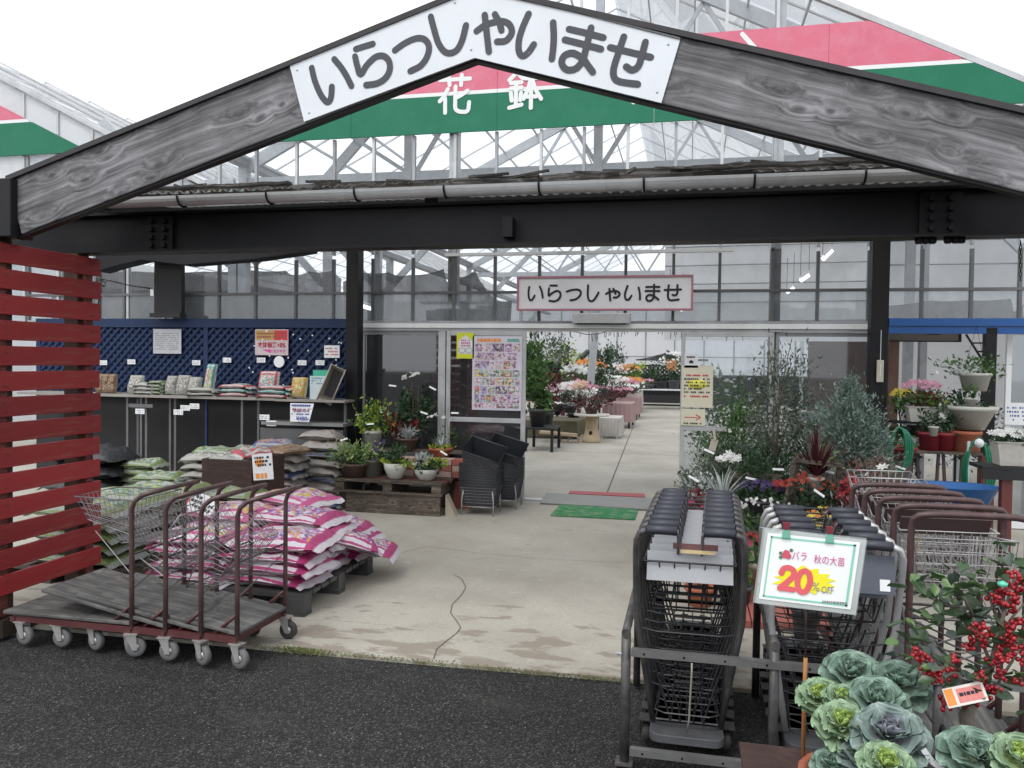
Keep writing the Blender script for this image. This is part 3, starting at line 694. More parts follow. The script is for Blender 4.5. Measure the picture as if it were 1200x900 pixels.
# leaning prop seen through the doorway
MB().beam(px(690, 470, 18), px(703, 330, 18), .16, .1).build('leaning_prop', STEEL, GH)
for (xa, xb, y, z0, z1) in ((-.4, 3.5, 13.2, 2.0, 4.05), (2.2, 9., 10.9, 1.0, 3.6), (3.9, 9, 14, 0, 3.9)): MB().b2((xa, y, z0), (xb, y+.01, z1)).build('milky_curtain', G_BACK, GH)
m = MB()
for z in (2.3, 2.6, 2.9, 3.2, 3.5): m.bar((-.4, 13.17, z), (3.5, 13.17, z+.04), .012, 4); m.bar((2.2, 10.88, z), (9, 10.88, z), .010, 4)
m.build('curtain_wire_row', ALUD, GH)
# ---- lower facade: header, door leaves, windows
xl, xr = px(421, 380, Y0).x, px(1020, 380, Y0).x
MB().b2((xl, Y0-.08, 1.995), (xr, Y0+.05, 2.05)).build('door_header', WHITE, GH, .004)
MB().b2((xl, Y0-.06, 1.965), (xr, Y0+.03, 1.992)).build('door_track', ALU, GH)
def leaf(name, x0, x1, y, frame, gl, mid, z1=1.96, st=.05, kick=.08, gl2=None):
    d = MB(); d.b2((x0, y-.02, .01), (x0+st, y+.02, z1)); d.b2((x1-st, y-.02, .01), (x1, y+.02, z1))
    d.b2((x0+st, y-.018, z1-st), (x1-st, y+.018, z1)); d.b2((x0+st, y-.018, .01), (x1-st, y+.018, .01+kick))
    if mid: d.b2((x0+st, y-.018, mid), (x1-st, y+.018, mid+.055))
    f = d.build(name, frame, GH, .003)
    zz = [.01+kick]+([mid, mid+.055] if mid else [])+[z1-st]
    for k in range(0, len(zz), 2): MB().b2((x0+st, y-.003, zz[k]), (x1-st, y+.003, zz[k+1])).build('pane', (gl2 if (gl2 and k == 0) else gl), f)
    return f
X = lambda x, y=480: px(x, y, Y0).x
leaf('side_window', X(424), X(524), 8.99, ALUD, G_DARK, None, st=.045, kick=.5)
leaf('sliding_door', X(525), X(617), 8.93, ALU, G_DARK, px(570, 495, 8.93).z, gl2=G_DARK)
leaf('sliding_door', X(797), X(905), 8.96, ALU, G_DOOR, px(830, 505, 8.96).z, st=.045)
leaf('side_window', X(907), X(1019), 8.99, ALUD, G_DOOR, None, st=.04, kick=.12)
MB().b2((X(516), 8.9, 0), (X(524), 8.96, 1.96)).build('door_post', ALU, GH)
MB().b2((xl+1.15, Y0+.0, -.0), (xl+3.2, Y0+.12, .018)).build('door_sill', ALU, GH)
MB().b2((xl, Y0-.04, 0), (X(424), Y0+.03, 2.0)).build('door_post', ALUD, GH)
# right bay window with white frame beyond the black post
leaf('white_window', X(1168), X(1168)+1.0, 8.8, WHITE, G_DOOR, px(1185, 492, 8.8).z, z1=2.02, st=.05)
# dark back wall of the left bay, low wall of the right bay
MB().b2((-8.5, 8.97, 0), (xl-.02, 9.0, 1.32)).build('wall_panel', DARKW, GH)
o = MB().b2((-8.5, 8.975, 1.32), (xl-.02, 9.0, 2.05)).build('wall_panel', BLUE, GH)
# ---- neighbouring greenhouse at the left
G2 = thing('greenhouse', 'neighbouring greenhouse at the far left with the end of a green and red stripe', 'greenhouse', (-11.75, Y0, 0))
def roof2(x): return 6.69-.504*abs(x+11.75)
bay(G2, -11.75, 5.8, Y0+.01, 34)
for a, b in ((-11.2, -9.4), (-9.4, -7.2)):
    for z0, z1, mt_, nm_ in ((4.27, 4.70, GREENB, 'green_stripe_panel'), (4.70, 4.742, LETW, 'white_stripe'), (4.742, 5.20, PINKB, 'red_stripe_panel')):
        cb = clipband(z0, z1, a+.002, b-.002, Y0-.06, Y0-.035, lim=lambda x: 4.395+.485*(-7.822-x))
        if cb: cb.build(nm_, mt_, G2)
MB().beam((-11.75, Y0-.03, 6.69), (-5.95, Y0-.03, 3.77), .06, .05).build('gable_trim', ALU, G2)
for k in range(10):
    X_ = -11.55+.53*k+.2; MB().b2((X_-.016, Y0-.02, 2.05), (X_+.016, Y0+.03, roof2(X_)-.05)).build('mullion', ALU, G2)
MB().b2((-11.6, Y0-.003, 2.05), (XS[0], Y0+.003, 3.75)).build('pane', G_WIN, G2)
MB().prism([(-11.6, Y0, 3.78), (-6.1, Y0, 3.78), (-11.6, Y0, 6.55)], (0, .006, 0)).build('gable_pane', G_ROW, G2)
for y in (9.75, 12.6, 15.5): truss(G2, y, -11.75, 5.7)
G3 = thing('greenhouse', 'right hand bay of the greenhouse beyond the end of the striped gable', 'greenhouse', (8.5, Y0, 0))
bay(G3, 8.5, 4.8, Y0+.01, 34)
for y in (9.75, 12.6, 15.5): truss(G3, y, 8.55, 4.7)
MB().b2((4.2, Y0-.003, 0), (13, Y0+.003, 4.25)).build('pane', G_WIN, G3)

# ================================================================ PORCH
PO = thing('porch', 'black steel porch with weathered timber gable boards along the shop front', 'porch', (0, 4.4, 0))
GY = 3.75; AX = -1.034; SL = .302; ang = math.atan(SL)
def rafter(sg):
    L = 2.66/math.cos(ang); hh = .322*math.cos(ang)
    me = MB(); me.box((L/2, 0, 0), (L, .06, hh)); o = me.build('gable_board', W_RAF, None, .006)
    o.parent = PO; R_ = Matrix.Rotation(ang if sg > 0 else PI-ang, 4, 'Y') if sg > 0 else Matrix.Rotation(-ang, 4, 'Y')
    if sg > 0: o.location = Vector((AX, GY+.03, 3.072+.161))-PO.location; o.rotation_euler = (0, ang, 0)
    else:
        o.location = Vector((AX-2.66, GY+.03, 3.072+.161-SL*2.66))-PO.location; o.rotation_euler = (0, -ang, 0)
    z = 3.072+.322
    MB().beam((AX, GY+.026, z+.012), (AX+sg*2.7, GY+.026, z+.012-SL*2.7), .09, .026).build('cap_strip', M('dark_cap_timber', (.045, .042, .044), .8, var=.3, scale=12), PO)
    MB().beam((AX, GY+.036, 3.066), (AX+sg*2.66, GY+.036, 3.066-SL*2.66), .05, .010).build('edge_strip', BLACK, PO)
rafter(1); rafter(-1)
MB().b2((-4.6, 3.70, 2.262), (-3.672, 3.86, 2.585)).build('end_block', BLACK, PO, .006)
MB().b2((1.60, 3.70, 2.262), (2.6, 3.86, 2.585)).build('end_block', BLACK, PO, .006)
bm = MB(); zb = 2.262
bm.b2((-4.6, 4.36, zb), (2.7, 4.50, zb+.012)); bm.b2((-4.6, 4.36, zb+.235), (2.7, 4.50, zb+.25)); bm.b2((-4.6, 4.42, zb+.012), (2.7, 4.44, zb+.235))
bm.build('front_beam', BLACK, PO)
def plate(x):
    X_ = px(x, 260, 4.36).x; p = MB().b2((X_-.10, 4.395, zb+.016), (X_+.10, 4.418, zb+.23)).build('splice_plate', BLACK, PO)
    m = MB()
    for i in (-.045, .045):
        for k in range(4): m.lathe([(.016, -.022), (.018, -.01), (.018, .0)], (X_+i, 4.395, zb+.045+k*.05), 6, 'y')
    m.build('bolt', BLACK, p)
plate(181); plate(1105)
m = MB()
for x in (1078, 1086, 1094, 1112, 1121, 1128): p = px(x, 289, 4.4); m.lathe([(.014, -.03), (.02, -.022), (.02, 0)], (p.x, 4.42, zb), 6)
m.build('bolt', BLACK, PO)
MB().b2((px(590, 250, 4.36).x, 4.33, zb+.04), (px(602, 250, 4.36).x, 4.40, zb+.15)).build('bracket', BLACK, PO)
# gutter
def halfpipe(xa, xb, y, z, r, mat, name, parent):
    m = MB(); n = 10; th = .004
    pts = [(r*math.cos(PI+PI*k/n), r*math.sin(PI+PI*k/n)) for k in range(n+1)]
    pts += [(p[0]*(1-th/r), p[1]*(1-th/r)) for p in reversed(pts)]
    m.prism([(xa, y+p[0], z+p[1]) for p in pts], (xb-xa, 0, 0)); o = m.build(name, mat, parent)
    return o
GUT = M('grey_pvc_gutter', (.60, .60, .60), .45, var=.15, scale=3, dirt=(.36, .355, .35), dscale=6, damt=.5, bump=0)
gu = halfpipe(-3.62, 1.36, 4.25, 2.568, .052, GUT, 'gutter', PO)
for x in (119, 208, 312, 415, 520, 631, 754, 884, 1014):
    X_ = px(x, 235, 4.2).x; m = MB(); m.path([(X_, 4.25+.058*math.cos(PI+PI*k/10), 2.568+.058*math.sin(PI+PI*k/10)) for k in range(11)]+[(X_, 4.38, 2.575)], .006, 5); m.build('gutter_bracket', BLACK, gu)
for x in (222, 395, 700, 931): X_ = px(x, 235, 4.2).x; halfpipe(X_-.04, X_+.04, 4.25, 2.568, .0555, GUT, 'gutter_sleeve', gu)
# old battens and roof sheet
rr = random.Random(3)
BAT = wood('rotten_batten_wood', (.012, .011, .01), (.05, .045, .04), (.2, .19, .175), 0, 1.5)
for (xa, xb, y, z, h) in ((-3.7, -1.9, 4.33, 2.585, .035), (-1.95, .3, 4.33, 2.592, .045), (.32, 1.6, 4.33, 2.585, .035), (-3.75, -.5, 4.42, 2.64, .03), (-.48, 1.65, 4.42, 2.645, .045), (-3.4, -2.3, 4.27, 2.63, .015), (.0, 1.2, 4.28, 2.632, .018)):
    m = MB(); n = 14; P = [(xa+(xb-xa)*k/n, y, z+rr.uniform(-.006, .006)) for k in range(n+1)]
    for p, q in zip(P[:-1], P[1:]): m.beam(p, (q[0]+.01, q[1], q[2]), .05+rr.uniform(0, .01), h*rr.uniform(.75, 1.1))
    m.build('batten', BAT, PO)
m = MB()
for k in range(30):
    x = rr.uniform(-3.5, 1.4); m.beam((x, 4.25+rr.uniform(0, .1), 2.62+rr.uniform(0, .03)), (x+rr.uniform(.03, .3), 4.3, 2.62+rr.uniform(0, .035)), .02, .012)
o = m.build('splinter', BAT, PO); o['kind'] = 'stuff'
m = MB(); p = px(634, 212, 4.3); m.path([p+Vector((.02, 0, -.03)), p, p+Vector((-.015, 0, .03))], .008, 5); m.build('bent_nail', BLACK, PO)
NX = 400; xs = np.linspace(-4.7, 2.8, NX); zz = .012*np.sin(xs*2*PI/.076)
V = np.concatenate([np.stack([xs, np.full(NX, y), z+zz], 1) for y, z in ((4.36, 2.625), (8.92, 3.27))]); F = np.array([[i, i+1, NX+i+1, NX+i] for i in range(NX-1)])
V = V-np.array([0, 4.4, 0]); npmesh('roof_sheet', V, F, G_CAN, PO, True)
for X_ in (-3.82, -1.5, 1.87):
    MB().beam((X_, 4.5, 2.56), (X_, 8.9, 3.16), .08, .12).build('roof_joist', BLACK, PO)
for y, z in ((5.6, 2.76), (6.7, 2.92), (7.8, 3.06)): MB().b2((-4.6, y-.03, z-.0), (2.7, y+.03, z+.05)).build('purlin', BLACK, PO)
MB().b2((-3.895, 8.6, 0), (-3.745, 8.76, 3.08)).build('post', BLACK, PO, .004)
MB().b2((1.79, 8.6, 0), (1.955, 8.76, 3.08)).build('post', BLACK, PO, .004)
MB().b2((-4.6, 8.62, 2.98), (2.7, 8.70, 3.08)).build('rear_beam', BLACK, PO)
MB().b2((-6.6, 8.66, 2.84), (-4.5, 8.76, 3.0)).build('rear_beam', BLACK, PO)
# hidden timber posts that carry the front beam at either end
for X_, Y_ in ((-3.86, 4.40), (-3.86, 3.80)): MB().b2((X_-.05, Y_-.05, 0), (X_+.05, Y_+.05, 2.26)).build('timber_post', M('brown_post_stain', (.06, .03, .02), .7), PO)
MB().b2((2.5, 4.3, 0), (2.64, 4.44, 2.26)).build('post', BLACK, PO)

# ---- red slat screen
FE = thing('slat_screen', 'red painted slat screen boxed round the left end of the porch', 'screen', (-3.8, 3.7, 0))
rr = random.Random(5)
for k in range(14):
    z = .245+k*.1445; t = rr.uniform(-.004, .004)
    o = MB().b2((-.011, 0, 0), (.011, .79+rr.uniform(-.006, .006), .112)).build('slat', REDS, bevel=.003); o.parent = FE; o.location = (.033+rr.uniform(-.002, .002), .0, z); o.rotation_euler = (t, 0, 0)
    o = MB().b2((-.85, -.011, 0), (-.0, .011, .112)).build('slat', REDS); o.parent = FE; o.location = (.018, -.012, z-.002); o.rotation_euler = (0, t, 0)
nm3 = MB()
for k in range(14):
    for y in (.045, .06, .71, .725): nm3.lathe([(.0001, -.002), (.0045, -.001), (.005, .001)], (-3.8+.033+.0145, 3.7+y, .245+k*.1445+rr.choice((.03, .075))), 6, 'x')
nm3.build('nail', M('rusty_nail', (.09, .045, .03), .7, bump=0), FE)
for y in (.72, .05): MB().b2((-3.83, 3.7+y-.03, .12), (-3.78, 3.7+y+.03, 2.24)).build('batten', W_REDW, FE)
MB().b2((-4.6, 3.66, 0), (-3.785, 3.72, .24)).build('base_board', W_REDW, FE); MB().b2((-3.80, 3.73, 0), (-3.765, 4.49, .10)).build('base_board', M('brown_base_board', (.05, .035, .028), .8), FE)

# ---- welcome signs
SG = thing('welcome_sign', 'big white peaked welcome sign with charcoal rounded letters on the timber gable', 'sign', (AX, 3.74, 3.07))
YF = 3.745
bl, tl = px(357, 143, YF), px(340, 77, YF); br, tr_ = px(775, 121, YF), px(797, 47, YF)
apb, apt = Vector((AX, YF, 3.070)), Vector((AX, YF, 3.405))
left = [bl, apb, apt, tl]; right = [apb, br, tr_, apt]
for P in (left, right): MB().prism([(p.x, YF-.006, p.z) for p in P], (0, .01, 0)).build('sign_board', SIGNW, SG)
m = MB(); m.beam((tl.x, YF-.004, tl.z+.004), (AX, YF-.004, 3.409), .016, .007); m.beam((AX, YF-.004, 3.409), (tr_.x, YF-.004, tr_.z+.004), .016, .007)
m.build('edge_trim', M('grey_edge_trim', (.12, .12, .12), .6, bump=0), SG)
A = (340, 0, 5.217); B = (570, 0, 5.217)
bigs = [
 (A, [[(132, 415), (150, 490), (178, 560), (205, 605), (232, 625), (250, 595), (255, 530)], [(270, 362), (310, 410), (345, 465), (375, 525)]]),
 (A, [[(402, 300), (450, 285), (505, 268)], [(397, 345), (410, 400), (430, 455), (468, 400), (520, 350), (570, 342), (605, 375), (608, 430), (580, 480), (530, 510), (465, 520)]]),
 (A, [[(640, 308), (700, 265), (770, 235), (820, 240), (848, 280), (840, 340), (800, 400), (735, 435)]]),
 (A, [[(860, 102), (880, 180), (905, 260), (940, 312), (978, 325), (1020, 305), (1052, 245), (1075, 155)]]),
 (B, [[(-60, 190), (0, 150), (90, 130), (140, 150), (155, 200), (120, 248), (65, 255)], [(52, 88), (80, 140), (92, 185)], [(-10, 92), (2, 200), (15, 315)]]),
 (B, [[(258, 85), (225, 160), (200, 240), (198, 310), (220, 342), (255, 322), (290, 272)], [(408, 138), (412, 220), (408, 300), (400, 360)]]),
 (B, [[(505, 178), (600, 200), (715, 230)], [(480, 243), (580, 268), (700, 300)], [(640, 170), (625, 230), (608, 300), (588, 370), (545, 420), (490, 425), (460, 385), (478, 340), (530, 325), (590, 360), (620, 400), (650, 440)]]),
 (B, [[(757, 290), (880, 320), (1005, 350)], [(840, 225), (805, 330), (778, 420), (782, 475), (820, 500), (925, 515)], [(972, 258), (950, 340), (928, 405), (890, 428), (855, 408)]])]
letters(SG, [tr(st, *a, YF-.007) for a, st in bigs], .0315, YF-.007, INK)
m = MB()
for x, y in ((348, 82), (362, 132), (533, 3), (552, 58), (620, 62), (770, 108), (700, 20), (783, 52)): p = px(x, y, YF-.008); m.lathe([(.0001, -.003), (.005, -.002), (.006, 0)], (p.x, YF-.006, p.z), 8, 'y')
m.build('screw', STEEL, SG)
S2 = thing('welcome_sign', 'long framed welcome sign with faded pink border hung above the shop doorway', 'sign', px(709, 343, 8.8))
Ys = 8.86; a, b = px(606, 324, Ys), px(812, 364, Ys); zt, zb_ = px(709, 323, Ys).z, px(709, 364, Ys).z
MB().b2((a.x, Ys, zb_), (b.x, Ys+.05, zt)).build('sign_board', SIGNG, S2)
m = MB()
for q in (((a.x, zb_), (b.x, zb_+.022)), ((a.x, zt-.022), (b.x, zt)), ((a.x, zb_+.022), (a.x+.022, zt-.022)), ((b.x-.022, zb_+.022), (b.x, zt-.022))): m.b2((q[0][0], Ys-.012, q[0][1]), (q[1][0], Ys+.052, q[1][1]))
m.build('frame', PINKF, S2)
def small_letters():
    angs = [-20, -18, -16, -17, -2, 8, 14, 15]; W_ = 1.74; cell = W_/8; x0 = (a.x+b.x)/2-W_/2
    hs_ = [.155, .178, .12, .175, .13, .155, .178, .165]; ws_ = [.165, .135, .16, .12, .15, .165, .15, .175]
    for i, (an, st) in enumerate(bigs):
        th = math.radians(-angs[i]); P_ = [[(u*math.cos(th)-v*math.sin(th), u*math.sin(th)+v*math.cos(th)) for u, v in s_] for s_ in st]
        us = [p[0] for s_ in P_ for p in s_]; vs_ = [p[1] for s_ in P_ for p in s_]
        cx = x0+cell*(i+.5); cz = (zt+zb_)/2-(.018 if i in (2, 4) else 0)
        Q = [[(cx+((u-min(us))/(max(us)-min(us))-.5)*ws_[i], cz-((v-min(vs_))/(max(vs_)-min(vs_))-.5)*hs_[i]) for u, v in s_] for s_ in P_]
        letters(S2, [Q], .0235, Ys-.004, INKB)
SMALL = small_letters
small_letters()
MB().b2((a.x+.3, Ys+.05, zt-.1), (b.x-.3, Ys+.14, zt-.06)).build('bracket', ALUD, S2)
DS = thing('door_sensor', 'flat grey sensor box fixed to the header under the hanging welcome sign', 'sensor', px(706, 372, 8.9))
p, q = px(671, 379, 8.9), px(739, 367, 8.9); MB().b2((p.x, 8.86, p.z), (q.x, 8.98, q.z)).build('housing', ALU, DS, .006); MB().b2((p.x+.05, 8.87, p.z-.012), (q.x-.05, 8.96, p.z)).build('lens', DARKW, DS)
# blue beam over the right bay and its little dark sign
BB = thing('blue_beam', 'bright blue lintel beam over the planted bay right of the black post', 'beam', (2.9, 8.6, 2.1))
z0, z1 = px(1120, 391, 8.6).z, px(1120, 373, 8.6).z
MB().b2((1.957, 8.6, z0), (4.6, 8.68, (z0+z1)/2-.004)).build('lower_board', BLUEB, BB); MB().b2((1.957, 8.585, (z0+z1)/2), (4.6, 8.68, z1)).build('upper_board', BLUEB, BB)
DSN = thing('hanging_board', 'narrow dark framed board half hidden behind the bright blue lintel', 'sign', px(1090, 396, 8.9))
p, q = px(1042, 399, 8.9), px(1124, 386, 8.9); MB().b2((p.x, 8.9, p.z), (q.x, 8.93, q.z)).build('board', M('brown_grey_board', (.12, .10, .09), .7), DSN)
m = MB(); m.b2((p.x, 8.885, p.z-.012), (q.x+.02, 8.94, p.z)); m.b2((q.x, 8.885, p.z), (q.x+.02, 8.94, q.z)); m.build('frame', BLACK, DSN)
mm = MB(); rows_of_marks(mm, p.x+.25, q.x-.1, p.z+.055, q.z+.03, 8.897, 1, random.Random(2), .8, .9); mm.build('marking', INKB, DSN)
BP = thing('black_post', 'black post with rusty brown foot beside the white framed window at the right', 'post', (3.0, 8.6, 0))
a, b = px(1154, 450, 8.6).x, px(1167, 450, 8.6).x
MB().b2((a, 8.6, .75), (b, 8.7, 2.0)).build('shaft', BLACK, BP); MB().b2((a-.01, 8.59, 0), (b+.01, 8.71, .75)).build('foot', REDW, BP)
m = MB(); P = px(1132, 392, 8.6); Q = px(1153, 425, 8.6); m.path([P, Q, Q+Vector((0, 0, -.06))], .012, 5)
for t in (.3, .6, .85): m.path([P.lerp(Q, t), (Q.x+.02, Q.y, P.lerp(Q, t).z)], .008, 5)
m.build('scroll_bracket', BLACK, BP)
# ================================================================ LEFT BAY: lattice, shelf, goods
LA = thing('blue_lattice', 'blue painted wooden lattice screen behind the shelf of small sacks', 'lattice', (-5.7, 8.85, 1.6))
zt = 2.10; xa, xb = -8.4, -3.93
MB().b2((xa, 8.86, zt-.11), (xb, 8.90, zt)).build('top_board', BLUE, LA)
for x in (xa, px(238, 430, 8.86).x, px(170, 430, 8.86).x-1.1, xb-.06): MB().b2((x, 8.865, 1.1), (x+.06, 8.895, zt-.11)).build('upright', BLUE, LA)
h = zt-.11-1.12
for sgn, yy in ((1, 8.878), (-1, 8.890)):
    m = MB(); x = xa-h
    while x < xb:
        x0, x1 = max(x, xa), min(x+h, xb)
        if x1-x0 > .03:
            z = lambda q: 1.12+(q-x) if sgn > 0 else 1.12+h-(q-x)
            m.beam((x0, yy, z(x0)), (x1, yy, z(x1)), .010, .030, up=(0, 1, 0)) if False else m.beam((x0, yy, z(x0)), (x1, yy, z(x1)), .010, .030)
        x += .105
    m.build('lattice_strip', BLUE, LA, kind='stuff')
MB().b2((xa, 8.905, 1.1), (xb, 8.915, zt-.1)).build('backing_board', M('deep_blue_backing', (.004, .018, .07), .8), LA)
def card(x, y, w, h, Y, label, mat=PAPER, name='price_card', cat='price card', group=None, marks=2, ink=GREYP, tilt=0., th=.004, icon=None):
    """paper card; x,y = photographed centre, w,h in metres"""
    p = px(x, y, Y); t = thing(name, label, cat, p, group)
    o = MB().box((0, 0, 0), (w, th, h)).build('paper', mat); o.parent = t
    if marks:
        mb = MB(); rows_of_marks(mb, -w*.42, w*.42, -h*.36, h*.36, -th/2-.0012, marks, random.Random(int(x*7+y)), .45, .8); o = mb.build('print', ink); o.parent = t
    t.rotation_euler[1] = tilt; return t
Yc = 8.84
n_ = card(196, 400, .40, .31, Yc, 'large white notice of small black print pinned high on the blue lattice', name='notice', cat='notice', marks=9, ink=M('grey_small_print', (.2, .2, .2), .7, bump=0), mat=M('grey_white_card', (.42, .43, .45), .7, bump=0))
NO = thing('notice', 'red and gold headed tax notice pinned on the blue lattice', 'notice', px(318, 401, Yc))
a, b = px(299, 416, Yc), px(338, 386, Yc); w = b.x-a.x; hh = b.z-a.z
MB().b2((a.x, Yc-.003, a.z), (b.x, Yc+.003, b.z)).build('paper', M('pinkish_card', (.5, .42, .43), .6, bump=0), NO)
m = MB(); quadp(m, a.x+.01, a.x+w*.58, a.z+hh*.58, b.z-.012, Yc-.0045); m.build('gold_header', M('gold_print', (.42, .28, .09), .6, bump=0), NO)
m = MB(); quadp(m, a.x+w*.58, b.x-.01, a.z+hh*.58, b.z-.012, Yc-.0045); m.build('red_header', REDP, NO)
text('本体価格+8%', w*.84, hh*.24, (a.x+b.x)/2, Yc-.0055, a.z+hh*.40, M('crimson_print', (.35, .02, .05), .6, bump=0), NO, off=.03)
text('になります', w*.45, hh*.13, b.x-w*.3, Yc-.0055, a.z+hh*.16, MAGP, NO, off=.03)
m = MB(); m.add([(a.x+w*.2, Yc-.0045, a.z+hh*.22), (a.x+w*.48, Yc-.0045, a.z+hh*.08), (a.x+w*.48, Yc-.0045, a.z+hh*.22)], [(0, 1, 2)]); m.build('arrow_print', MAGP, NO)
m = MB(); rows_of_marks(m, a.x+.03, b.x-.03, a.z+hh*.64, a.z+hh*.9, Yc-.0058, 2, random.Random(4), .6, .9); m.build('print', M('dark_gold_print', (.3, .07, .04), .6, bump=0), NO)
card(389, 412, .20, .15, Yc, 'small white notice with red and green writing beside the black post', name='notice', cat='notice', marks=3, ink=REDP)
LC = ['small price card on the lattice just right of the red screen', 'price card on the lattice above the three tan sacks gap', 'price card left of the upright pale blue packet', 'price card between the packet and the red notice', 'price card directly under the red and gold notice', 'price card right of the round bubble tag', 'price card above the green topped carton']
for (x, y), l in zip(((121, 425), (154, 424), (230, 425), (266, 422), (306, 422), (354, 425), (375, 425)), LC): card(x, y, .115, .06, Yc, l, marks=2, group='price cards on the blue lattice')
t = thing('bubble_tag', 'white round bubble shaped tag on the blue lattice', 'tag', px(327, 424, Yc)); MB().lathe([(.001, -.003), (.07, -.003), (.072, .003), (.001, .003)], px(327, 424, Yc), 16, 'y', False).build('paper', PAPER, t)
m = MB(); g_ = random.Random(8)
for k in range(26):
    p = px(g_.uniform(285, 400), g_.uniform(387, 458), Yc-.005); m.box(p, (.02, .006, .014), Matrix.Rotation(g_.uniform(0, 3), 3, 'Y'))
tag(m.build('fluff_scrap', PAPER), 'tiny white scraps caught all over the blue lattice', 'scraps', kind='stuff')
# the long shelf and its supports
SH = thing('shelf_table', 'long thin topped shelf table holding small sacks before the blue lattice', 'shelf', (-5.7, 8.4, 0))
zs = 1.125
SHM = M('worn_shelf_board', (.27, .25, .23), .6, dirt=(.15, .14, .13)); LEGM = M('grey_shelf_leg', (.13, .13, .135), .5, .2)
MB().b2((-8.2, 8.35, zs), (px(322, 467, 8.35).x, 8.80, zs+.03)).build('shelf_board', SHM, SH); MB().b2((px(323, 467, 8.35).x, 8.33, zs-.004), (px(404, 467, 8.33).x, 8.80, zs+.022)).build('shelf_board', SHM, SH)
for x in (151, 158, 167, 173, 196, 202, 243, 285, 300, 402):
    X_ = px(x, 500, 8.45).x; MB().b2((X_-.014, 8.42 if x % 2 else 8.5, 0), (X_+.014, 8.45 if x % 2 else 8.53, zs-.005)).build('leg', BLUE if x == 243 else LEGM, SH)
p, q = px(152, 473, 8.4), px(180, 476, 8.4); MB().b2((p.x, 8.38, q.z-.02), (q.x, 8.41, p.z)).build('apron', LEGM, SH)
LS = thing('lower_shelf', 'grey lower shelf ledge under the right half of the long shelf', 'shelf', (-4.4, 8.3, .9))
zl = px(360, 497, 8.3).z; MB().b2((px(306, 497, 8.3).x, 8.3, zl-.02), (px(402, 497, 8.3).x, 8.8, zl+.012)).build('shelf_board', M('grey_ledge', (.20, .20, .20), .6), LS)
MB().b2((px(305, 510, 8.33).x, 8.33, .0), (px(402, 510, 8.33).x, 8.36, zl-.06)).build('front_panel', M('grey_front_panel', (.085, .085, .088), .7), LS)
for (x, y), l in zip(((164, 482), (209, 483), (217, 478), (228, 476), (310, 489), (318, 496)), ('price card on the shelf legs nearest the red screen', 'lower of two price cards under the pebble sacks', 'upper of two price cards under the pebble sacks', 'price card hung from the shelf under the upright packet', 'higher price card at the left end of the grey ledge', 'lower price card at the left end of the grey ledge')):
    card(x, y, .125, .062, 8.31, l, marks=2, group='price cards hung under the shelf')
PS = thing('price_sheet', 'curled white price sheet in blue and red ink hung from the shelf edge', 'price sheet', px(354, 483, 8.28))
a, b = px(340, 494, 8.28), px(368, 473, 8.28); w = b.x-a.x; hh = b.z-a.z
m = MB(); n = 6
V_ = [(a.x+w*i/n-(.05 if j == 0 and i == n else 0), 8.28-(.02*(i/n)**2 if j == 0 else 0), a.z+hh*j) for j in (0, 1) for i in range(n+1)]
m.add(V_, [(i, i+1, n+2+i, n+1+i) for i in range(n)]); m.build('paper', PAPER, PS)
text('鉢底の石', w*.82, hh*.24, a.x+w*.5, 8.273, a.z+hh*.63, M('plum_print', (.22, .06, .14), .6, bump=0), PS, off=.03)
text('¥480-', w*.55, hh*.22, a.x+w*.56, 8.255, a.z+hh*.2, BLUP, PS, off=.03)
m = MB(); rows_of_marks(m, a.x+.02, b.x-.02, a.z+hh*.82, a.z+hh*.95, 8.274, 1, random.Random(3), .8, .9); rows_of_marks(m, a.x+.02, b.x-.03, a.z+hh*.38, a.z+hh*.47, 8.27, 1, random.Random(5), .8, .9); m.build('print', BLUP, PS)
# goods on the shelf: (photo x, width m, depth m, height m, material, stood upright?, label)
def goods(x, w, hgt, mat, up, label, y=8.5, z=zs+.03, lean=-.25, dx=0.):
    P = px(x, 455, y)
    if up:
        o = sack(mat, w, hgt, .07, (P.x+dx, y, z+hgt*.48), 0, label, None, 'packet', rx=PI/2+lean, cat='packet')
    else: o = sack(mat, w, hgt, .055, (P.x, y, z), random.uniform(-.1, .1), label, None, 'packet', cat='packet')
    return o
g_ = random.Random(12)
for i, x in enumerate((119, 126, 133)): goods(x, .11, .25, B_BRN, True, ['leftmost', 'middle', 'rightmost'][i]+' of three upright brown packets beside the red screen', lean=-.1)
for i, (x, w, hg, mat, l) in enumerate(((160, .2, .24, B_PALE, 'upright pale pebble packet left of the flat green packets'), (202, .15, .24, B_PALE, 'white pebble packet standing beside the flat green packets'), (216, .17, .25, B_PALE, 'tall pebble packet next left of the upright blue packet'), (229, .17, .23, B_PALE, 'dark speckled pebble packet leaning behind the flat white packets'), (247, .13, .40, B_TEAL, 'tall pale blue packet standing highest on the shelf'), (315, .26, .32, B_RED, 'upright red printed packet behind the flat teal packets'), (351, .20, .25, B_YEL, 'yellow and orange printed packet left of the white carton'))):
    goods(x, w, hg, mat, True, l)
for k in range(3): goods(173, .28, .2, B_PALE, False, ORD[k] + ' flat pale packet of the leftmost flat pile' if k else 'bottom flat pale packet of the leftmost flat pile', z=zs+.03+k*.045, y=8.48)
for k in range(4): goods(186, .2, .2, B_GRN, False, ordn(k, 4)+' flat green packet, narrow pile between pebble packets', z=zs+.03+k*.042, y=8.48)
for k in range(2): goods(240, .36, .24, B_PALE, False, ('upper' if k else 'lower')+' flat white pebble packet in front of the upright blue packet', z=zs+.03+k*.05, y=8.44)
for k in range(3): goods(278, .42, .24, B_RED if k != 1 else B_TEAL, False, ordn(k, 3)+' flat packet, red and teal pile mid shelf', z=zs+.03+k*.05, y=8.47)
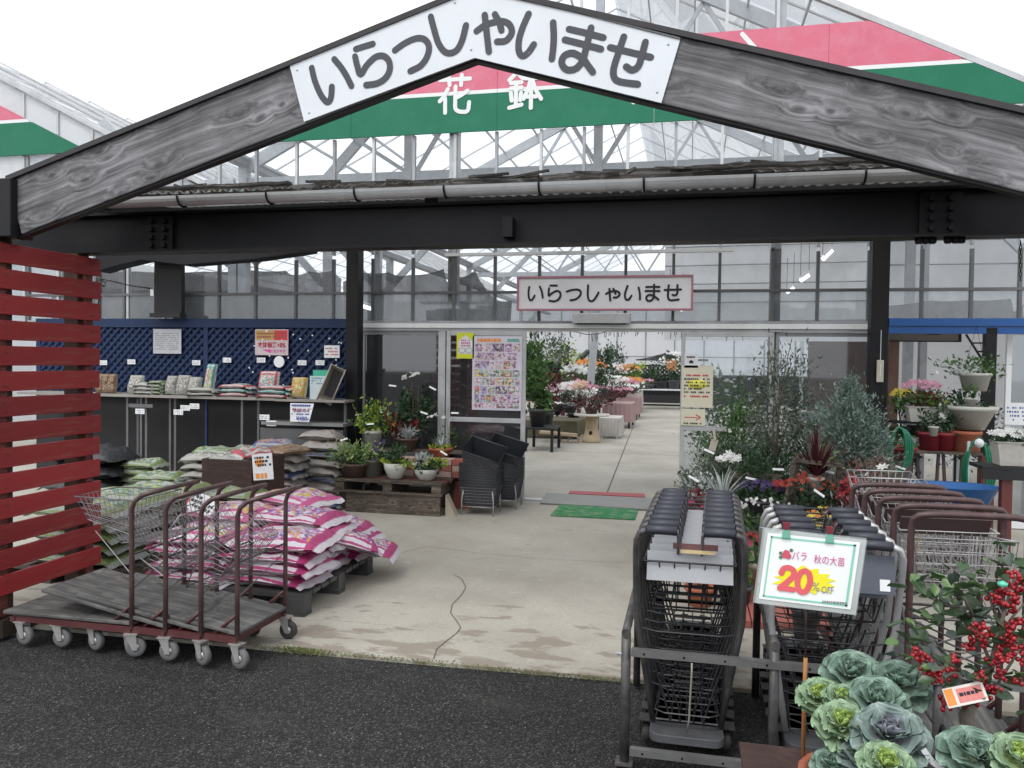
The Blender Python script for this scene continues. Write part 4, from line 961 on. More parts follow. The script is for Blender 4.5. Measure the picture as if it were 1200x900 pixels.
for k in range(3): goods(324, .42, .24, B_TEAL if k == 1 else B_RED, False, ordn(k, 3)+' flat packet, pile before upright red packet', z=zs+.025+k*.05, y=8.45)
CT = thing('carton', 'white carton with bright green top flap beside the tilted planter box', 'carton', px(372, 467, 8.55))
p, q = px(363, 468, 8.5), px(385, 441, 8.5); MB().b2((p.x, 8.5, zs+.022), (q.x, 8.68, q.z)).build('box', M('pale_blue_carton', (.5, .58, .6), .6), CT); MB().b2((p.x+.03, 8.52, q.z), (q.x, 8.66, q.z+.07)).build('green_top', GRNP, CT)
m = MB(); rows_of_marks(m, p.x+.02, q.x-.02, q.z-.1, q.z-.01, 8.4985, 3, random.Random(5), .5, .8); m.build('print', M('teal_print', (.05, .25, .3), .6, bump=0), CT)
def trough(t, L, w, h, mat, wall=.012):
    m = MB(); o = lambda k, z: [(-L/2*k, -w/2*k, z), (L/2*k, -w/2*k, z), (L/2*k, w/2*k, z), (-L/2*k, w/2*k, z)]
    ki = 1-.045; V_ = o(.86, 0)+o(1, h)+o(ki*1., h)+o(.82, .012); F_ = [(3, 2, 1, 0), (12, 13, 14, 15)]
    for a in range(3):
        for i in range(4): j = (i+1) % 4; F_.append((a*4+i, a*4+j, a*4+4+j, a*4+4+i))
    m.add(V_, F_); m.path([(x, y, z+.002) for x, y, z in o(1.01, h)], .008, 5, closed=True)
    r = m.build('trough', mat); r.parent = t; return r
TP = thing('planter_box', 'cream planter box tipped up on its end at the right end of the shelf', 'planter box', px(389, 466, 8.55))
trough(TP, .44, .17, .14, CREAMT); TP.rotation_euler = (PI/2+.25, -1.15, 0); TP.location = px(391, 449, 8.5)
o = MB().b2((-.16, -.05, .03), (.16, .05, .05)).build('black_liner', BLACKP); o.parent = TP
# cable looped from the red screen to the dark pillar
CB = MB(); P = [px(x, y, 6) for x, y in ((115, 357), (118, 340), (112, 330), (118, 328), (124, 331), (122, 336), (115, 331), (113, 326), (130, 329), (150, 334), (176, 338))]
CB.path(P, .006, 5); c_ = CB.build('cable', BLACK); tag(c_, 'thin black cable looped beside the top of the red screen', 'cable')
t = thing('small_tag', 'small white tag hanging on the black cable left of the post', 'tag', px(178, 342, 6)); MB().box(px(178, 343, 6), (.03, .004, .055)).build('paper', PAPER, t)
PL = thing('dark_pillar', 'broad dark pillar behind the cable in the shaded left bay', 'pillar', px(190, 340, 8.7)); a, b = px(180, 340, 8.75).x, px(212, 340, 8.75).x
MB().b2((a, 8.76, 2.12), (b, 8.83, 3.05)).build('shaft', DARKW, PL); MB().b2((a-.02, 8.70, 2.11), (b+.02, 8.83, 2.16)).build('foot_plate', DARKW, PL)
PF = thing('hanging_tarp', 'dark tarpaulin edge sagging under the porch roof over the left bay', 'tarp', (-5.6, 8.3, 2.9))
m = MB(); P = [px(x, y, 8.3) for x, y in ((112, 290), (112, 318), (135, 311), (165, 304), (215, 310), (300, 303), (360, 294), (362, 288))]; m.prism([(p.x, 8.3, p.z) for p in P], (0, .25, 0)); m.build('sheet', BLACK, PF)

# ---------------------------------------------------------------- sacks on the ground, left bay
def pile(mat, n, X_, Y_, z0, L, w, h, rz, what, group, name='soil_sack', jit=.02, mats=None):
    for k in range(n):
        sack(mats[k % len(mats)] if mats else mat, L, w, h*1.25, (X_+random.uniform(-jit, jit), Y_+random.uniform(-jit, jit), z0+k*h), rz+random.uniform(-.07, .07)+(PI if k % 2 else 0), ordn(k, n)+' '+what, group, name)
pile(B_BLK, 4, -6.25, 7.35, .0, .85, .6, .155, .1, 'black woven sack, stack by red screen', 'black sacks by the red screen')
pile(B_PALE, 3, -6.02, 7.6, .0, .3, .4, .13, .3, 'pale grey clear sack next to the black sacks', 'clear grey sacks')
pile(B_GRN, 6, -5.75, 7.5, .0, .42, .34, .082, .1, 'green and white sack, narrow stack left of shelf legs', 'green sacks at the back')
pile(B_GREY, 3, -5.15, 7.9, .0, .5, .4, .17, .1, 'dark sack behind the green stacks', 'dark sacks at the back', mats=[B_BLK])
pile(B_GRN, 5, -5.25, 7.15, .0, .5, .36, .085, .2, 'green and white sack, low stack before the dark sacks', 'green sacks at the back')
pile(B_GRN, 7, -5.02, 7.85, .0, .55, .36, .088, -.1, 'green and white sack, tallest stack behind the brown crate', 'green sacks at the back')
# big flat pile on a timber pallet
WP = thing('wooden_pallet', 'low dark timber pallet under the pale green sacks beside the screen', 'pallet', (-4.4, 5.4, 0))
for k in range(6): MB().b2((-4.95, 4.72+k*.24, .09), (-3.86, 4.72+k*.24+.17, .112)).build('plank', W_PAL, WP)
for x in (-4.95, -4.45, -3.96): MB().b2((x, 4.72, 0), (x+.09, 6.09, .088)).build('bearer', W_PAL, WP)
for (cx, cy, nm) in ((-4.25, 4.98, 'front'), (-4.30, 5.42, 'middle'), (-4.28, 5.86, 'rear')):
    pile(B_GRN, 5, cx, cy, .115, .72, .46, .085, .05, 'pale green sack, '+nm+' column on timber pallet', 'pale green sacks on the timber pallet', jit=.03)
for k, (cx, cy) in enumerate(((-4.0, 6.45), (-4.45, 6.5))): pile(B_YEL if k else B_GRN, 5, cx, cy, .0, .6, .4, .085, .4*k, ('yellow striped' if k else 'green')+' sack, pile behind timber pallet, '+('left' if k else 'right')+' side', 'yellow green sacks behind the pallet')
# brown crate with a pale sack on it, and its price sign
BX = thing('wooden_crate', 'dark brown board crate standing between the green and the grey sacks', 'crate', (-4.1, 6.8, 0))
bz = .68
for (a, b) in (((-4.36, 6.5, .02), (-3.85, 6.52, bz)), ((-4.36, 7.08, .02), (-3.85, 7.10, bz)), ((-4.36, 6.522, .02), (-4.34, 7.078, bz)), ((-3.87, 6.522, .02), (-3.85, 7.078, bz)), ((-4.338, 6.522, .02), (-3.872, 7.078, .05))): MB().b2(a, b).build('side_board', W_DBR, BX, .004)
for k, (x, y, r) in enumerate(((-4.2, 6.7, .3), (-4.08, 6.85, 1.2))): sack(B_RED if k else B_PALE, .42, .3, .14, (x, y, bz-.1+k*.06), r, ('pale pink printed' if k else 'white pebble')+' sack heaped in the top of the brown crate', None)
for k in range(3): sack(B_PALE, .45, .3, .1, (-4.62, 6.95, .42+k*.08), .2, ordn(k, 3)+' white sack, upper stack left of brown crate', 'white sacks left of the crate')
pile(B_PALE, 5, -4.62, 6.95, 0, .45, .32, .084, .2, 'white sack, lower stack left of brown crate', 'white sacks left of the crate')
PZ = thing('price_board', 'small orange and black price board leaning on the crate corner', 'price board', px(308, 547, 6.48))
o = MB().box((0, 0, 0), (.185, .006, .235)).build('paper', PAPER); o.parent = PZ; PZ.rotation_euler = (-.05, -.10, .15)
m = MB(); m.lathe([(.001, -.001), (.04, -.001), (.041, 0)], (-.03, -.004, .04), 7, 'y'); o = m.build('orange_blot', ORP); o.parent = PZ
text('390', .13, .06, 0, -.0055, -.075, ORP, None, off=.04) if False else None
m = MB(); rows_of_marks(m, -.07, .08, .0, .1, -.0052, 3, random.Random(6), .6, .8); o = m.build('print', INKB); o.parent = PZ
m = MB(); rows_of_marks(m, -.07, .07, -.105, -.055, -.0052, 1, random.Random(9), .9, 1); o = m.build('price_print', ORP); o.parent = PZ
# grey and blue sacks, two tall columns
pile(B_GREY, 7, -4.22, 7.62, 0, .56, .42, .088, .05, 'grey soil sack, front tall column right of crate', 'grey soil sacks', mats=[B_GREY, B_GREYB, B_GREY], jit=.03)
pile(B_GREY, 8, -3.84, 8.0, 0, .52, .42, .088, -.05, 'grey and blue soil sack, rear column by black post', 'grey soil sacks', mats=[B_GREYB, B_GREY, B_GREY], jit=.03)
pile(B_GREY, 7, -4.75, 8.0, 0, .52, .42, .088, .1, 'grey soil sack, column half hidden behind crate', 'grey soil sacks', mats=[B_GREY, B_GREY], jit=.03)
sack(B_GREYB, .5, .36, .12, (-4.32, 7.75, .63), .4, 'blue printed sack lying loose on the front grey column', None)
sack(B_BRN, .42, .3, .1, (-4.05, 7.55, .62), 1.2, 'rust brown printed sack draped on the front grey column', None)
sack(B_GREY, .46, .32, .11, (-3.95, 8.1, .72), .1, 'pale grey sack lying highest beside the black post', None)
# ---------------------------------------------------------------- pink sacks on the black pallet
PP = thing('plastic_pallet', 'black plastic pallet under the pink flower soil sacks', 'pallet', (-2.9, 5.05, 0))
for k in range(3):
    y = 4.5+k*.5; MB().b2((-3.42, y, .0), (-2.3, y+.1, .018)).build('bottom_board', PALL, PP)
    for x in (-3.42, -2.92, -2.43): MB().b2((x, y, .018), (x+.13, y+.1, .115)).build('block', PALL, PP, .004)
for k in range(9): MB().b2((-3.42, 4.50+k*.123, .115), (-2.30, 4.50+k*.123+.1, .14)).build('deck_board', PALL, PP)
lay = [(-2.62, 4.74), (-3.15, 4.74), (-2.66, 5.16), (-3.2, 5.16), (-2.62, 5.55), (-3.15, 5.52)]
nm_ = ['front right', 'front left', 'middle right', 'middle left', 'rear right', 'rear left']
cols = [4, 4, 5, 5, 3, 4]
for (x, y), nm, n in zip(lay, nm_, cols):
    for k in range(n):
        sack(B_PINK2 if (k == n-1 and 'left' in nm) else B_PINK, .66, .46, .115, (x+random.uniform(-.03, .05), y+random.uniform(-.02, .02), .14+k*.075), random.uniform(-.12, .12)+(PI if k % 2 else 0), ordn(k, n)+' pink flower soil sack, '+nm+' column on black pallet', 'pink flower soil sacks', rx=random.uniform(-.03, .03), ry=random.uniform(0, .05))
sack(B_PINK, .62, .42, .11, (-2.42, 5.2, .30), .55, 'pink soil sack sliding off the right edge of the pallet pile', None, ry=.28)
sack(B_PINK, .62, .42, .10, (-2.38, 5.5, .20), .2, 'pink soil sack hanging lowest at the rear right of the pile', None, ry=.22)
sack(B_PINK2, .66, .46, .11, (-3.0, 5.7, .47), -.25, 'pale pink soil sack lying across the rear of the pile with its flap out', None)
pile(B_PINK, 4, -3.25, 6.05, 0, .66, .46, .10, -.1, 'pink soil sack, short column behind plastic pallet', 'pink soil sacks behind the pallet')
PLBL = thing('price_board', 'white price card with a red edge tucked among the pink sacks', 'price board', px(236, 595, 4.9))
o = MB().box((0, 0, 0), (.2, .005, .13)).build('paper', PAPER); o.parent = PLBL; PLBL.rotation_euler = (-.5, .35, .1); PLBL.location.z += .03
m = MB(); rows_of_marks(m, -.08, .09, -.05, .05, -.0045, 3, random.Random(2), .6, .9); o = m.build('print', INKB); o.parent = PLBL
o = MB().box((-.093, -.0035, 0), (.012, .003, .13)).build('red_edge', REDP); o.parent = PLBL

# ---------------------------------------------------------------- door posters and notices
PO2 = thing('poster', 'large flower calendar poster full of small colour pictures on the sliding door', 'poster', px(583, 436, 8.9))
Yp = 8.90; a, b = px(553, 480, Yp), px(612, 394, Yp); w = b.x-a.x; hh = b.z-a.z
MB().b2((a.x, Yp-.002, a.z), (b.x, Yp+.001, b.z)).build('paper', M('lilac_paper', (.62, .60, .68), .5, bump=0), PO2)
g_ = random.Random(21)
cm = {}
def cmat(c):
    k = tuple(round(v, 2) for v in c)
    if k not in cm:
        s = NT('printed_picture_%d' % len(cm)); v = s.n('TexVoronoi'); v.inputs['Scale'].default_value = 46; s.l(s.co('Object'), v.inputs['Vector'])
        s.base(s.ramp(v.outputs['Color'], [(0., sc(c, .35)), (.25, sc(c, .8)), (.42, (c[2], c[0]*.8, c[1])), (.55, sc(c, 1.15)), (.7, (.62, .58, .6)), (.85, sc(c, .5))], 'CONSTANT')); s.pr(.5); cm[k] = s.m
    return cm[k]
pal = [(.48, .3, .5), (.6, .45, .58), (.5, .2, .32), (.65, .5, .2), (.3, .42, .3), (.6, .34, .2), (.35, .35, .55), (.7, .55, .6), (.25, .2, .32), (.5, .55, .5), (.62, .25, .25)]
rows = [(.79, .90), (.68, .775), (.56, .665), (.45, .545), (.34, .435), (.22, .325), (.10, .21), (.03, .09)]
for z0, z1 in rows:
    x = .05
    while x < .9:
        wd = g_.choice((.1, .14, .18, .24)); x1 = min(.96, x+wd)
        m = MB(); quadp(m, a.x+w*x, a.x+w*x1, a.z+hh*z0, a.z+hh*z1, Yp-.0035); m.build('picture', cmat(g_.choice(pal)), PO2)
        if g_.random() < .6:
            m = MB(); m.lathe([(.001, -.001), (w*.035, -.001), (w*.036, 0)], (a.x+w*(x+x1)/2, Yp-.0042, a.z+hh*(z0+z1)/2), 8, 'y'); m.build('picture', cmat(g_.choice(pal)), PO2)
        x = x1+.015
m = MB(); rows_of_marks(m, a.x+w*.1, a.x+w*.62, a.z+hh*.92, a.z+hh*.965, Yp-.0035, 1, random.Random(1), 1, 1); m.build('heading_print', ORP, PO2)
m = MB(); rows_of_marks(m, a.x+w*.7, a.x+w*.96, a.z+hh*.92, a.z+hh*.965, Yp-.0035, 2, random.Random(3), .8, 1); m.build('heading_print', GRNP, PO2)
LF = thing('leaflet', 'small bright yellow leaflet with a white house shape left of the big poster', 'leaflet', px(545, 405, 8.9))
a, b = px(535, 420, Yp), px(556, 390, Yp); w = b.x-a.x; hh = b.z-a.z
MB().b2((a.x, Yp-.002, a.z), (b.x-.003, Yp+.001, b.z)).build('paper', YELP, LF)
m = MB(); m.add([(a.x+w*.1, Yp-.0035, a.z+hh*.18), (a.x+w*.9, Yp-.0035, a.z+hh*.18), (a.x+w*.9, Yp-.0035, a.z+hh*.68), (a.x+w*.5, Yp-.0035, a.z+hh*.92), (a.x+w*.1, Yp-.0035, a.z+hh*.68)], [(0, 1, 2, 3, 4)]); m.build('house_print', PAPER, LF)
m = MB(); rows_of_marks(m, a.x+w*.25, a.x+w*.8, a.z+hh*.45, a.z+hh*.75, Yp-.0045, 3, random.Random(3), .6, .9); m.build('print', MAGP, LF)
m = MB()
for cx in (.3, .7): m.path([(a.x+w*cx+.04*math.cos(t*PI/6), Yp-.006, a.z+hh*.32+.03*math.sin(t*PI/6)) for t in range(12)], .003, 3, closed=True)
m.build('spectacle_print', GREYP, LF)
Yn = 8.93
N1 = card(810, 423, .145, .15, Yn, 'small white notice with a black camera symbol on the right door', name='notice', cat='notice', marks=0)
m = MB(); m.box((0, -.004, -.012), (.045, .002, .026)); m.box((0, -.004, .004), (.02, .002, .01)); o = m.build('camera_symbol', INKB); o.parent = N1
m = MB(); rows_of_marks(m, -.05, .05, .03, .055, -.0035, 1, random.Random(3), .8, 1); o = m.build('print', INKB); o.parent = N1
N2 = card(817, 453, .335, .46, Yn, 'cream notice with yellow highlighted black lines on the right door', name='notice', cat='notice', marks=0, mat=CREAM)
m = MB(); m.lathe([(.001, -.001), (.1, -.001), (.101, 0)], (0, -.003, .03), 10, 'y'); o = m.build('yellow_highlight', M('pale_yellow_ink', (.75, .7, .12), .6, bump=0)); o.parent = N2; o.scale = (1.1, 1, .55); o.location = (0, -.0002, .01)
m = MB(); rows_of_marks(m, -.14, .14, -.08, .1, -.0052, 5, random.Random(31), .5, .75); o = m.build('print', INKB); o.parent = N2
m = MB(); rows_of_marks(m, -.12, .12, .11, .135, -.0052, 1, random.Random(3), .7, .8); rows_of_marks(m, -.14, .14, -.12, -.095, -.0052, 1, random.Random(5), .7, .8); o = m.build('print', REDP); o.parent = N2
N3 = card(812, 489, .26, .18, Yn, 'white notice with a red arrow pointing right under the cream notice', name='notice', cat='notice', marks=0, mat=CREAM)
m = MB(); m.beam((-.09, -.004, 0), (.05, -.004, 0), .002, .008); m.beam((.03, -.004, .03), (.08, -.004, 0), .002, .01); m.beam((.03, -.004, -.03), (.08, -.004, 0), .002, .01); o = m.build('red_arrow', REDP); o.parent = N3
m = MB(); rows_of_marks(m, -.1, .1, -.08, -.055, -.0035, 1, random.Random(3), .7, .8); o = m.build('print', INKB); o.parent = N3
card(1192, 485, .22, .22, 8.76, 'white notice with blue handwriting on the white framed window at right', name='notice', cat='notice', marks=4, ink=BLUP)
# mats at the doorway
RP = thing('ramp_plate', 'grey metal ramp plate lying across the door sill', 'ramp', (-.95, 8.95, 0))
P = [pg(*q) for q in ((633, 591), (776, 600), (776, 586), (640, 579))]; MB().prism([(p.x, p.y, .002) for p in P], (0, 0, .018)).build('plate', M('dull_ramp_metal', (.20, .20, .19), .5, .4, dirt=(.12, .115, .1)), RP)
P = [pg(*q) for q in ((666, 580.5), (756, 585), (755, 581), (668, 577.5))]; o = MB().prism([(p.x, p.y, .021) for p in P], (0, 0, .006)).build('rubber_strip', M('faded_red_rubber', (.32, .06, .07), .7)); tag(o, 'thin faded red rubber strip along the back of the ramp plate', 'strip')
P = [pg(*q) for q in ((645, 605), (744, 610), (748, 597), (657, 592))]; GM_ = NT('green_turf_mat'); co = GM_.co(); c = GM_.mix(GM_.ramp(GM_.noise(co, 9, 5, .7), [(.45, 0.), (.62, .75)]), (.015, .20, .07), (.22, .30, .17)); GM_.base(c); GM_.pr(.9); GM_.bump(GM_.noise(co, 160, 3), .01, 1)
o = MB().prism([(p.x, p.y, .003) for p in P], (0, 0, .012)).build('door_mat', GM_.m); tag(o, 'worn green turf door mat in front of the metal ramp', 'mat')
# ================================================================ CARTS
def arc(c, r, a0, a1, ax, ay, n=5):
    c, ax, ay = Vector(c), Vector(ax), Vector(ay); return [c+ax*(r*math.cos(a0+(a1-a0)*k/n))+ay*(r*math.sin(a0+(a1-a0)*k/n)) for k in range(n+1)]
RUB = M('worn_grey_rubber', (.12, .12, .122), .7, dirt=(.10, .10, .1), dscale=20, bump=0); ZINC = M('zinc_fork', (.42, .41, .40), .4, .5, dirt=(.2, .12, .08), dscale=20, bump=0)
RUBD = M('black_rubber', (.035, .034, .033), .7, bump=0)
ZDK = M('dark_steel_fork', (.05, .05, .05), .5, .3, bump=0)
def caster(root, x, y, r, mat, top, turn=0., fm=None):
    """fork + wheel: caster > wheel"""
    m = MB(); m.b2((-.035, -.03, top-.006), (.035, .03, top))
    for s_ in (-1, 1): m.prism([(-.028, s_*.022, top-.006), (.028, s_*.022, top-.006), (.016+.018, s_*.022, r-.012), (.010, s_*.022, r-.012)], (0, s_*.004, 0))
    f = m.build('caster', fm or ZINC); f.parent = root; f.location = (x, y, 0); f.rotation_euler[2] = turn
    w = MB().lathe([(.004, -.015), (r*.55, -.016), (r*.9, -.016), (r, -.010), (r, .010), (r*.9, .016), (r*.55, .016), (.004, .015)], (.022, 0, r), 18, 'y').build('wheel', mat); w.parent = f
    h = MB(); h.lathe([(.004, -.020), (r*.42, -.018), (r*.44, .018), (.004, .020)], (.022, 0, r), 10, 'y'); h = h.build('wheel_hub', ZINC); h.parent = f
    return f
def grid(m, quad, nu, nv, r, skipedge=False, n=4):
    a, b, c, d = [Vector(p) for p in quad]          # a-b bottom, d-c top
    for i in range(nu+1): t = i/nu; m.bar(a.lerp(b, t), d.lerp(c, t), r, n)
    for j in range(nv+1): t = j/nv; m.bar(a.lerp(d, t), b.lerp(c, t), r*(1.5 if j in (0, nv) else 1), n)
def wirebasket(L, w0, w1, h, r=.0018, du=.032, dv=.04, slope=.06):
    """open wire basket, long way -x from 0, rim at z=h"""
    m = MB(); o = lambda x, y, z: (x, y, z)
    b = [o(-.03, -w0/2+.02, 0), o(-.03, w0/2-.02, 0), o(-L+.06, w1/2-.03, slope), o(-L+.06, -w1/2+.03, slope)]
    t = [o(0, -w0/2, h), o(0, w0/2, h), o(-L, w1/2, h), o(-L, -w1/2, h)]
    n = lambda p, q: max(3, int((Vector(p)-Vector(q)).length/du))
    grid(m, (b[0], b[1], b[2], b[3]), n(b[0], b[1]), n(b[1], b[2])//2, r)
    for i in range(4): j = (i+1) % 4; grid(m, (b[i], b[j], t[j], t[i]), n(t[i], t[j]), max(3, int(h/dv)), r)
    m.path(t, .0042, 5, closed=True); return m
def platform_cart(name, label, h=.88, w=.46, L=.74, decktilt=0., baskettilt=0., dark=False, group=None, basket=True, lean=.13, wm=None):
    t = thing(name, label, 'platform cart', (0, 0, 0), group); y = w/2; rc = .07
    P = [(0, -y, .15), (0, -y, .40), (0, -y, h-.09), (lean*.12, -y, h-.045), (lean*.45, -y+.004, h-.012), (lean*.8, -y+.02, h+.004), (lean*.97, -y+.055, h+.01), (lean, -y+.11, h+.012)]
    P = P+[(x_, -y_, z_) for x_, y_, z_ in reversed(P)]
    o = MB().path(P, .0132, 8).build('handle', BROWNP); o.parent = t
    m = MB()
    for s_ in (-1, 1): m.beam((.0, s_*y, .145), (-L, s_*y*.9, .145), .025, .035); m.bar((.0, s_*y, .28), (-.14, s_*y*.95, .16), .010, 5)
    for x in (-.03, -L*.5, -L): m.beam((x, -y*.98, .14), (x, y*.98, .14), .03, .03)
    o = m.build('frame', M('oxblood_frame_paint', (.07, .016, .018), .5, dirt=(.11, .05, .04)) if not dark else BROWNP); o.parent = t
    m = MB(); c, s_ = math.cos(decktilt), math.sin(decktilt)
    for k in range(3):
        yy = -y*1.04+(k+.5)*(w*1.04/3); m.box((-L/2-.02, yy, .0), (L+.06, w*1.04/3-.004, .020))
    o = m.build('deck', W_DECK, bevel=.005); o.parent = t; o.location = (0, 0, .178); o.rotation_euler[1] = decktilt
    m = MB(); m.bar((-.01, -y*.97, h*.62), (-.01, y*.97, h*.62), .006, 5); m.bar((-.01, -y, h*.56), (-.01, y, h*.40), .004, 4); m.bar((-.01, y, h*.56), (-.01, -y, h*.40), .004, 4)
    o = m.build('brace', PIPE); o.parent = t
    if basket:
        o = wirebasket(.40, w*.9, w*.74, .19).build('basket', wm or WIREG); o.parent = t; o.location = (-.005, 0, h*.73); o.rotation_euler[1] = baskettilt
        m = MB(); m.path([(0, -y, h*.5), (-.26, -y*.8, h*.74+.26*math.sin(baskettilt)), (-.26, y*.8, h*.74+.26*math.sin(baskettilt)), (0, y, h*.5)], .003, 4); o = m.build('basket_stay', WIREG); o.parent = t
    for x, yy, mt_ in ((-.0, -y, RUB), (0, y, RUBD), (-L+.05, -y*.9, RUB), (-L+.05, y*.9, RUB)): caster(t, x, yy, .052, mt_, .128, random.uniform(-.4, .4))
    return t
LB = ['platform cart furthest left of the nested four, wire basket pointing at red screen', 'second from left of the nested brown handled platform carts', 'third from left of the nested brown handled platform carts', 'rightmost of the nested platform carts, just left of the pink sacks']
GP = 'platform carts nested by the red screen'
for i, (X_, dt, bt) in enumerate(((-2.885, 0., .0), (-2.675, .17, -.35), (-2.46, .15, -.85), (-2.245, .12, -1.1))):
    t = platform_cart('platform_cart', LB[i], decktilt=dt, baskettilt=bt, group=GP, L=.74 if i else .76)
    t.location = (X_, 3.905, 0); t.rotation_euler[2] = -.02*i+.01
# carts parked end-on at the right, handles to the camera
WIREL = M('bright_worn_chrome_wire', (.42, .41, .41), .4, .5, var=.3, dirt=(.16, .12, .11), dscale=12, damt=.5, bump=0)
LR = ['nearest of the brown framed carts behind the berry shrub', 'second nearest of the brown framed carts at the right', 'middle of the five brown framed carts at the right', 'fourth of the brown framed carts counting from the front', 'furthest of the five brown framed carts at the right']
for i in range(5):
    t = platform_cart('basket_cart', LR[i], h=1.04, w=.41, L=.66, decktilt=.12+.03*i, baskettilt=[-.12, .1, .2, .3, .35][i], lean=.03, wm=WIREL, group='brown carts parked at the right')
    t['category'] = 'cart'; t.location = (1.045-.018*i, 3.28+.185*i, 0); t.rotation_euler[2] = -PI/2+.06
    if i:
        o = MB().box((-.04, 0, .96), (.08, .34, .008), Matrix.Rotation(-1.1, 3, 'Y')).build('flap', M('dull_brown_board', (.075, .045, .045), .7)); o.parent = t
def shopping_cart(name, label, tube, grip, w=.42, h=.97, group=None, flap=True, flapmat=None):
    """origin on the ground under the rear; the basket points to +y, handles to the camera"""
    t = thing(name, label, 'shopping cart', (0, 0, 0), group); x = w/2
    for s_ in (-1, 1):
        P = [(s_*x*.66, .06, .13), (s_*x*.80, .03, .32), (s_*x, -.05, .60), (s_*x, -.13, h-.09)]+[(s_*x*.985, -.15, h-.045), (s_*x*.92, -.16, h-.012), (s_*x*.80, -.165, h)]
        o = MB().path(P, .013, 7).build('side_tube', tube); o.parent = t
        P = [(s_*x*.80, -.165, h), (s_*x*.55, -.165, h+.003), (s_*x*.24, -.16, h)]
        o = MB().path(P, .0185, 8).build('grip', grip); o.parent = t
        o = MB().path([(s_*x*.26, -.16, h), (s_*x*.22, -.145, h-.02), (s_*x*.22, -.09, h-.10), (s_*x*.22, .0, h-.13)], .006, 5).build('inner_hoop', WIREG); o.parent = t
    m = MB()     # upper basket: floor, sides, front
    r = .0028; wb, wt = x*.70, x*.86; A = [(-wb, -.02, .62), (wb, -.02, .62), (wb*.82, .36, .66), (-wb*.82, .36, .66)]; T = [(-wt, -.10, .83), (wt, -.10, .83), (wt*.86, .44, .85), (-wt*.86, .44, .85)]
    grid(m, A, 4, 1, r)
    for i in range(4):
        j = (i+1) % 4; grid(m, (A[i], A[j], T[j], T[i]), 6 if i == 0 else 2, 3, r)
    m.path(T, .005, 5, closed=True); o = m.build('upper_basket', WIRE); o.parent = t
    if flap:
        o = MB().box((0, -.085, h-.155), (x*1.60, .008, .115), Matrix.Rotation(-.35, 3, 'X')).build('child_flap', flapmat or M('grey_plastic_flap', (.33, .34, .36), .5, dirt=(.2, .2, .2))); o.parent = t
    m = MB()     # lower rack: several bowed horizontals and uprights
    for k in range(4):
        z = .19+k*.11; k2 = x*(.62+.09*k)
        m.path([(-k2, .03, z), (-k2*.7, .0, z), (k2*.7, .0, z), (k2, .03, z)], .0035, 4)
        (m.path([(-k2, .03, z), (-k2*.75, .42, z*.9+.03), (k2*.75, .42, z*.9+.03), (k2, .03, z)], .003, 4) if k == 0 else None)
    for q in (-1, 1): m.path([(x*q*.30, .03, .14), (x*q*.42, .0, .24), (x*q*.80, -.02, .50)], .0045, 4); m.path([(x*q*.12, .03, .14), (x*q*.16, .0, .22), (x*q*.30, -.01, .31), (x*q*.14, -.01, .31)], .0035, 4)
    m.path([(-.05, -.0, .30), (-.05, -.03, .335), (.05, -.03, .335), (.05, .0, .30)], .004, 4)
    grid(m, ((-x*.6, .03, .15), (x*.6, .03, .15), (x*.5, .44, .19), (-x*.5, .44, .19)), 4, 2, .003)
    o = m.build('lower_rack', WIRE); o.parent = t
    m = MB()     # moulded base tray with rounded rear corners
    pts = []
    for cx, cy, a0 in ((x*.50, -.0, -PI/2), (x*.40, .46, 0), (-x*.40, .46, PI/2), (-x*.50, .0, PI)):
        for k in range(5): a = a0+k*PI/8; pts.append((cx+.045*math.cos(a), cy+.045*math.sin(a), .085))
    m.prism(pts, (0, 0, .035)); o = m.build('base_tray', M('charcoal_base_plastic', (.06, .062, .068), .5, dirt=(.14, .13, .12), dscale=6), bevel=.004); o.parent = t
    for s_ in (-1, 1): caster(t, s_*x*.80, .12, .045, RUBD, .115, PI/2, ZDK); caster(t, s_*x*.55, .43, .04, RUBD, .10, PI/2, ZDK)
    return t
def cartset(n, x0, y0, dx, dy, base, labels, group):
    out_ = [base]
    for i in range(1, n):
        c = dup(base, (x0+dx*i, y0+dy*i, 0), labels[i]); c.rotation_euler[2] = base.rotation_euler[2]+random.uniform(-.008, .008); out_.append(c)
    base.location = (x0, y0, 0); return out_
NA = 9; ordw = ['nearest', 'second', 'third', 'fourth', 'fifth', 'sixth', 'seventh', 'eighth', 'farthest']
lab = [w_+' dark shopping cart of the long row between the left rails'+('' if w_ in ('nearest', 'farthest') else ', counted from the front') for w_ in ordw]
b0 = shopping_cart('shopping_cart', lab[0], PIPE, GRIP, .41, .965, 'dark shopping carts in the left row')
cartset(NA, .02, 3.24, .004, .118, b0, lab, 'dark shopping carts in the left row')
# dirty sticker and dark bar of the nearest cart
o = MB().box((.02, -.10, .895), (.17, .012, .022), Matrix.Rotation(-.3, 3, 'X')).build('label_bar', M('maroon_label', (.10, .03, .03), .6, bump=0)); o.parent = b0
o = MB().box((.03, -.112, .878), (.13, .004, .014), Matrix.Rotation(-.3, 3, 'X')).build('label_strip', M('tan_sticker', (.45, .35, .18), .6, var=.4, scale=60, bump=0)); o.parent = b0
lab = [w_+' silver framed shopping cart in the row behind the 20% sign'+('' if w_ in ('nearest', 'farthest') else ', counted from the front') for w_ in ['nearest', 'second', 'third', 'fourth', 'fifth', 'farthest']]
b1 = shopping_cart('shopping_cart', lab[0], GREYTUBE, GRIP, .45, .945, 'silver framed shopping carts', flapmat=M('slate_plastic_flap', (.075, .085, .11), .5, dirt=(.14, .15, .17)))
cartset(6, .56, 3.28, .003, .14, b1, lab, 'silver framed shopping carts')
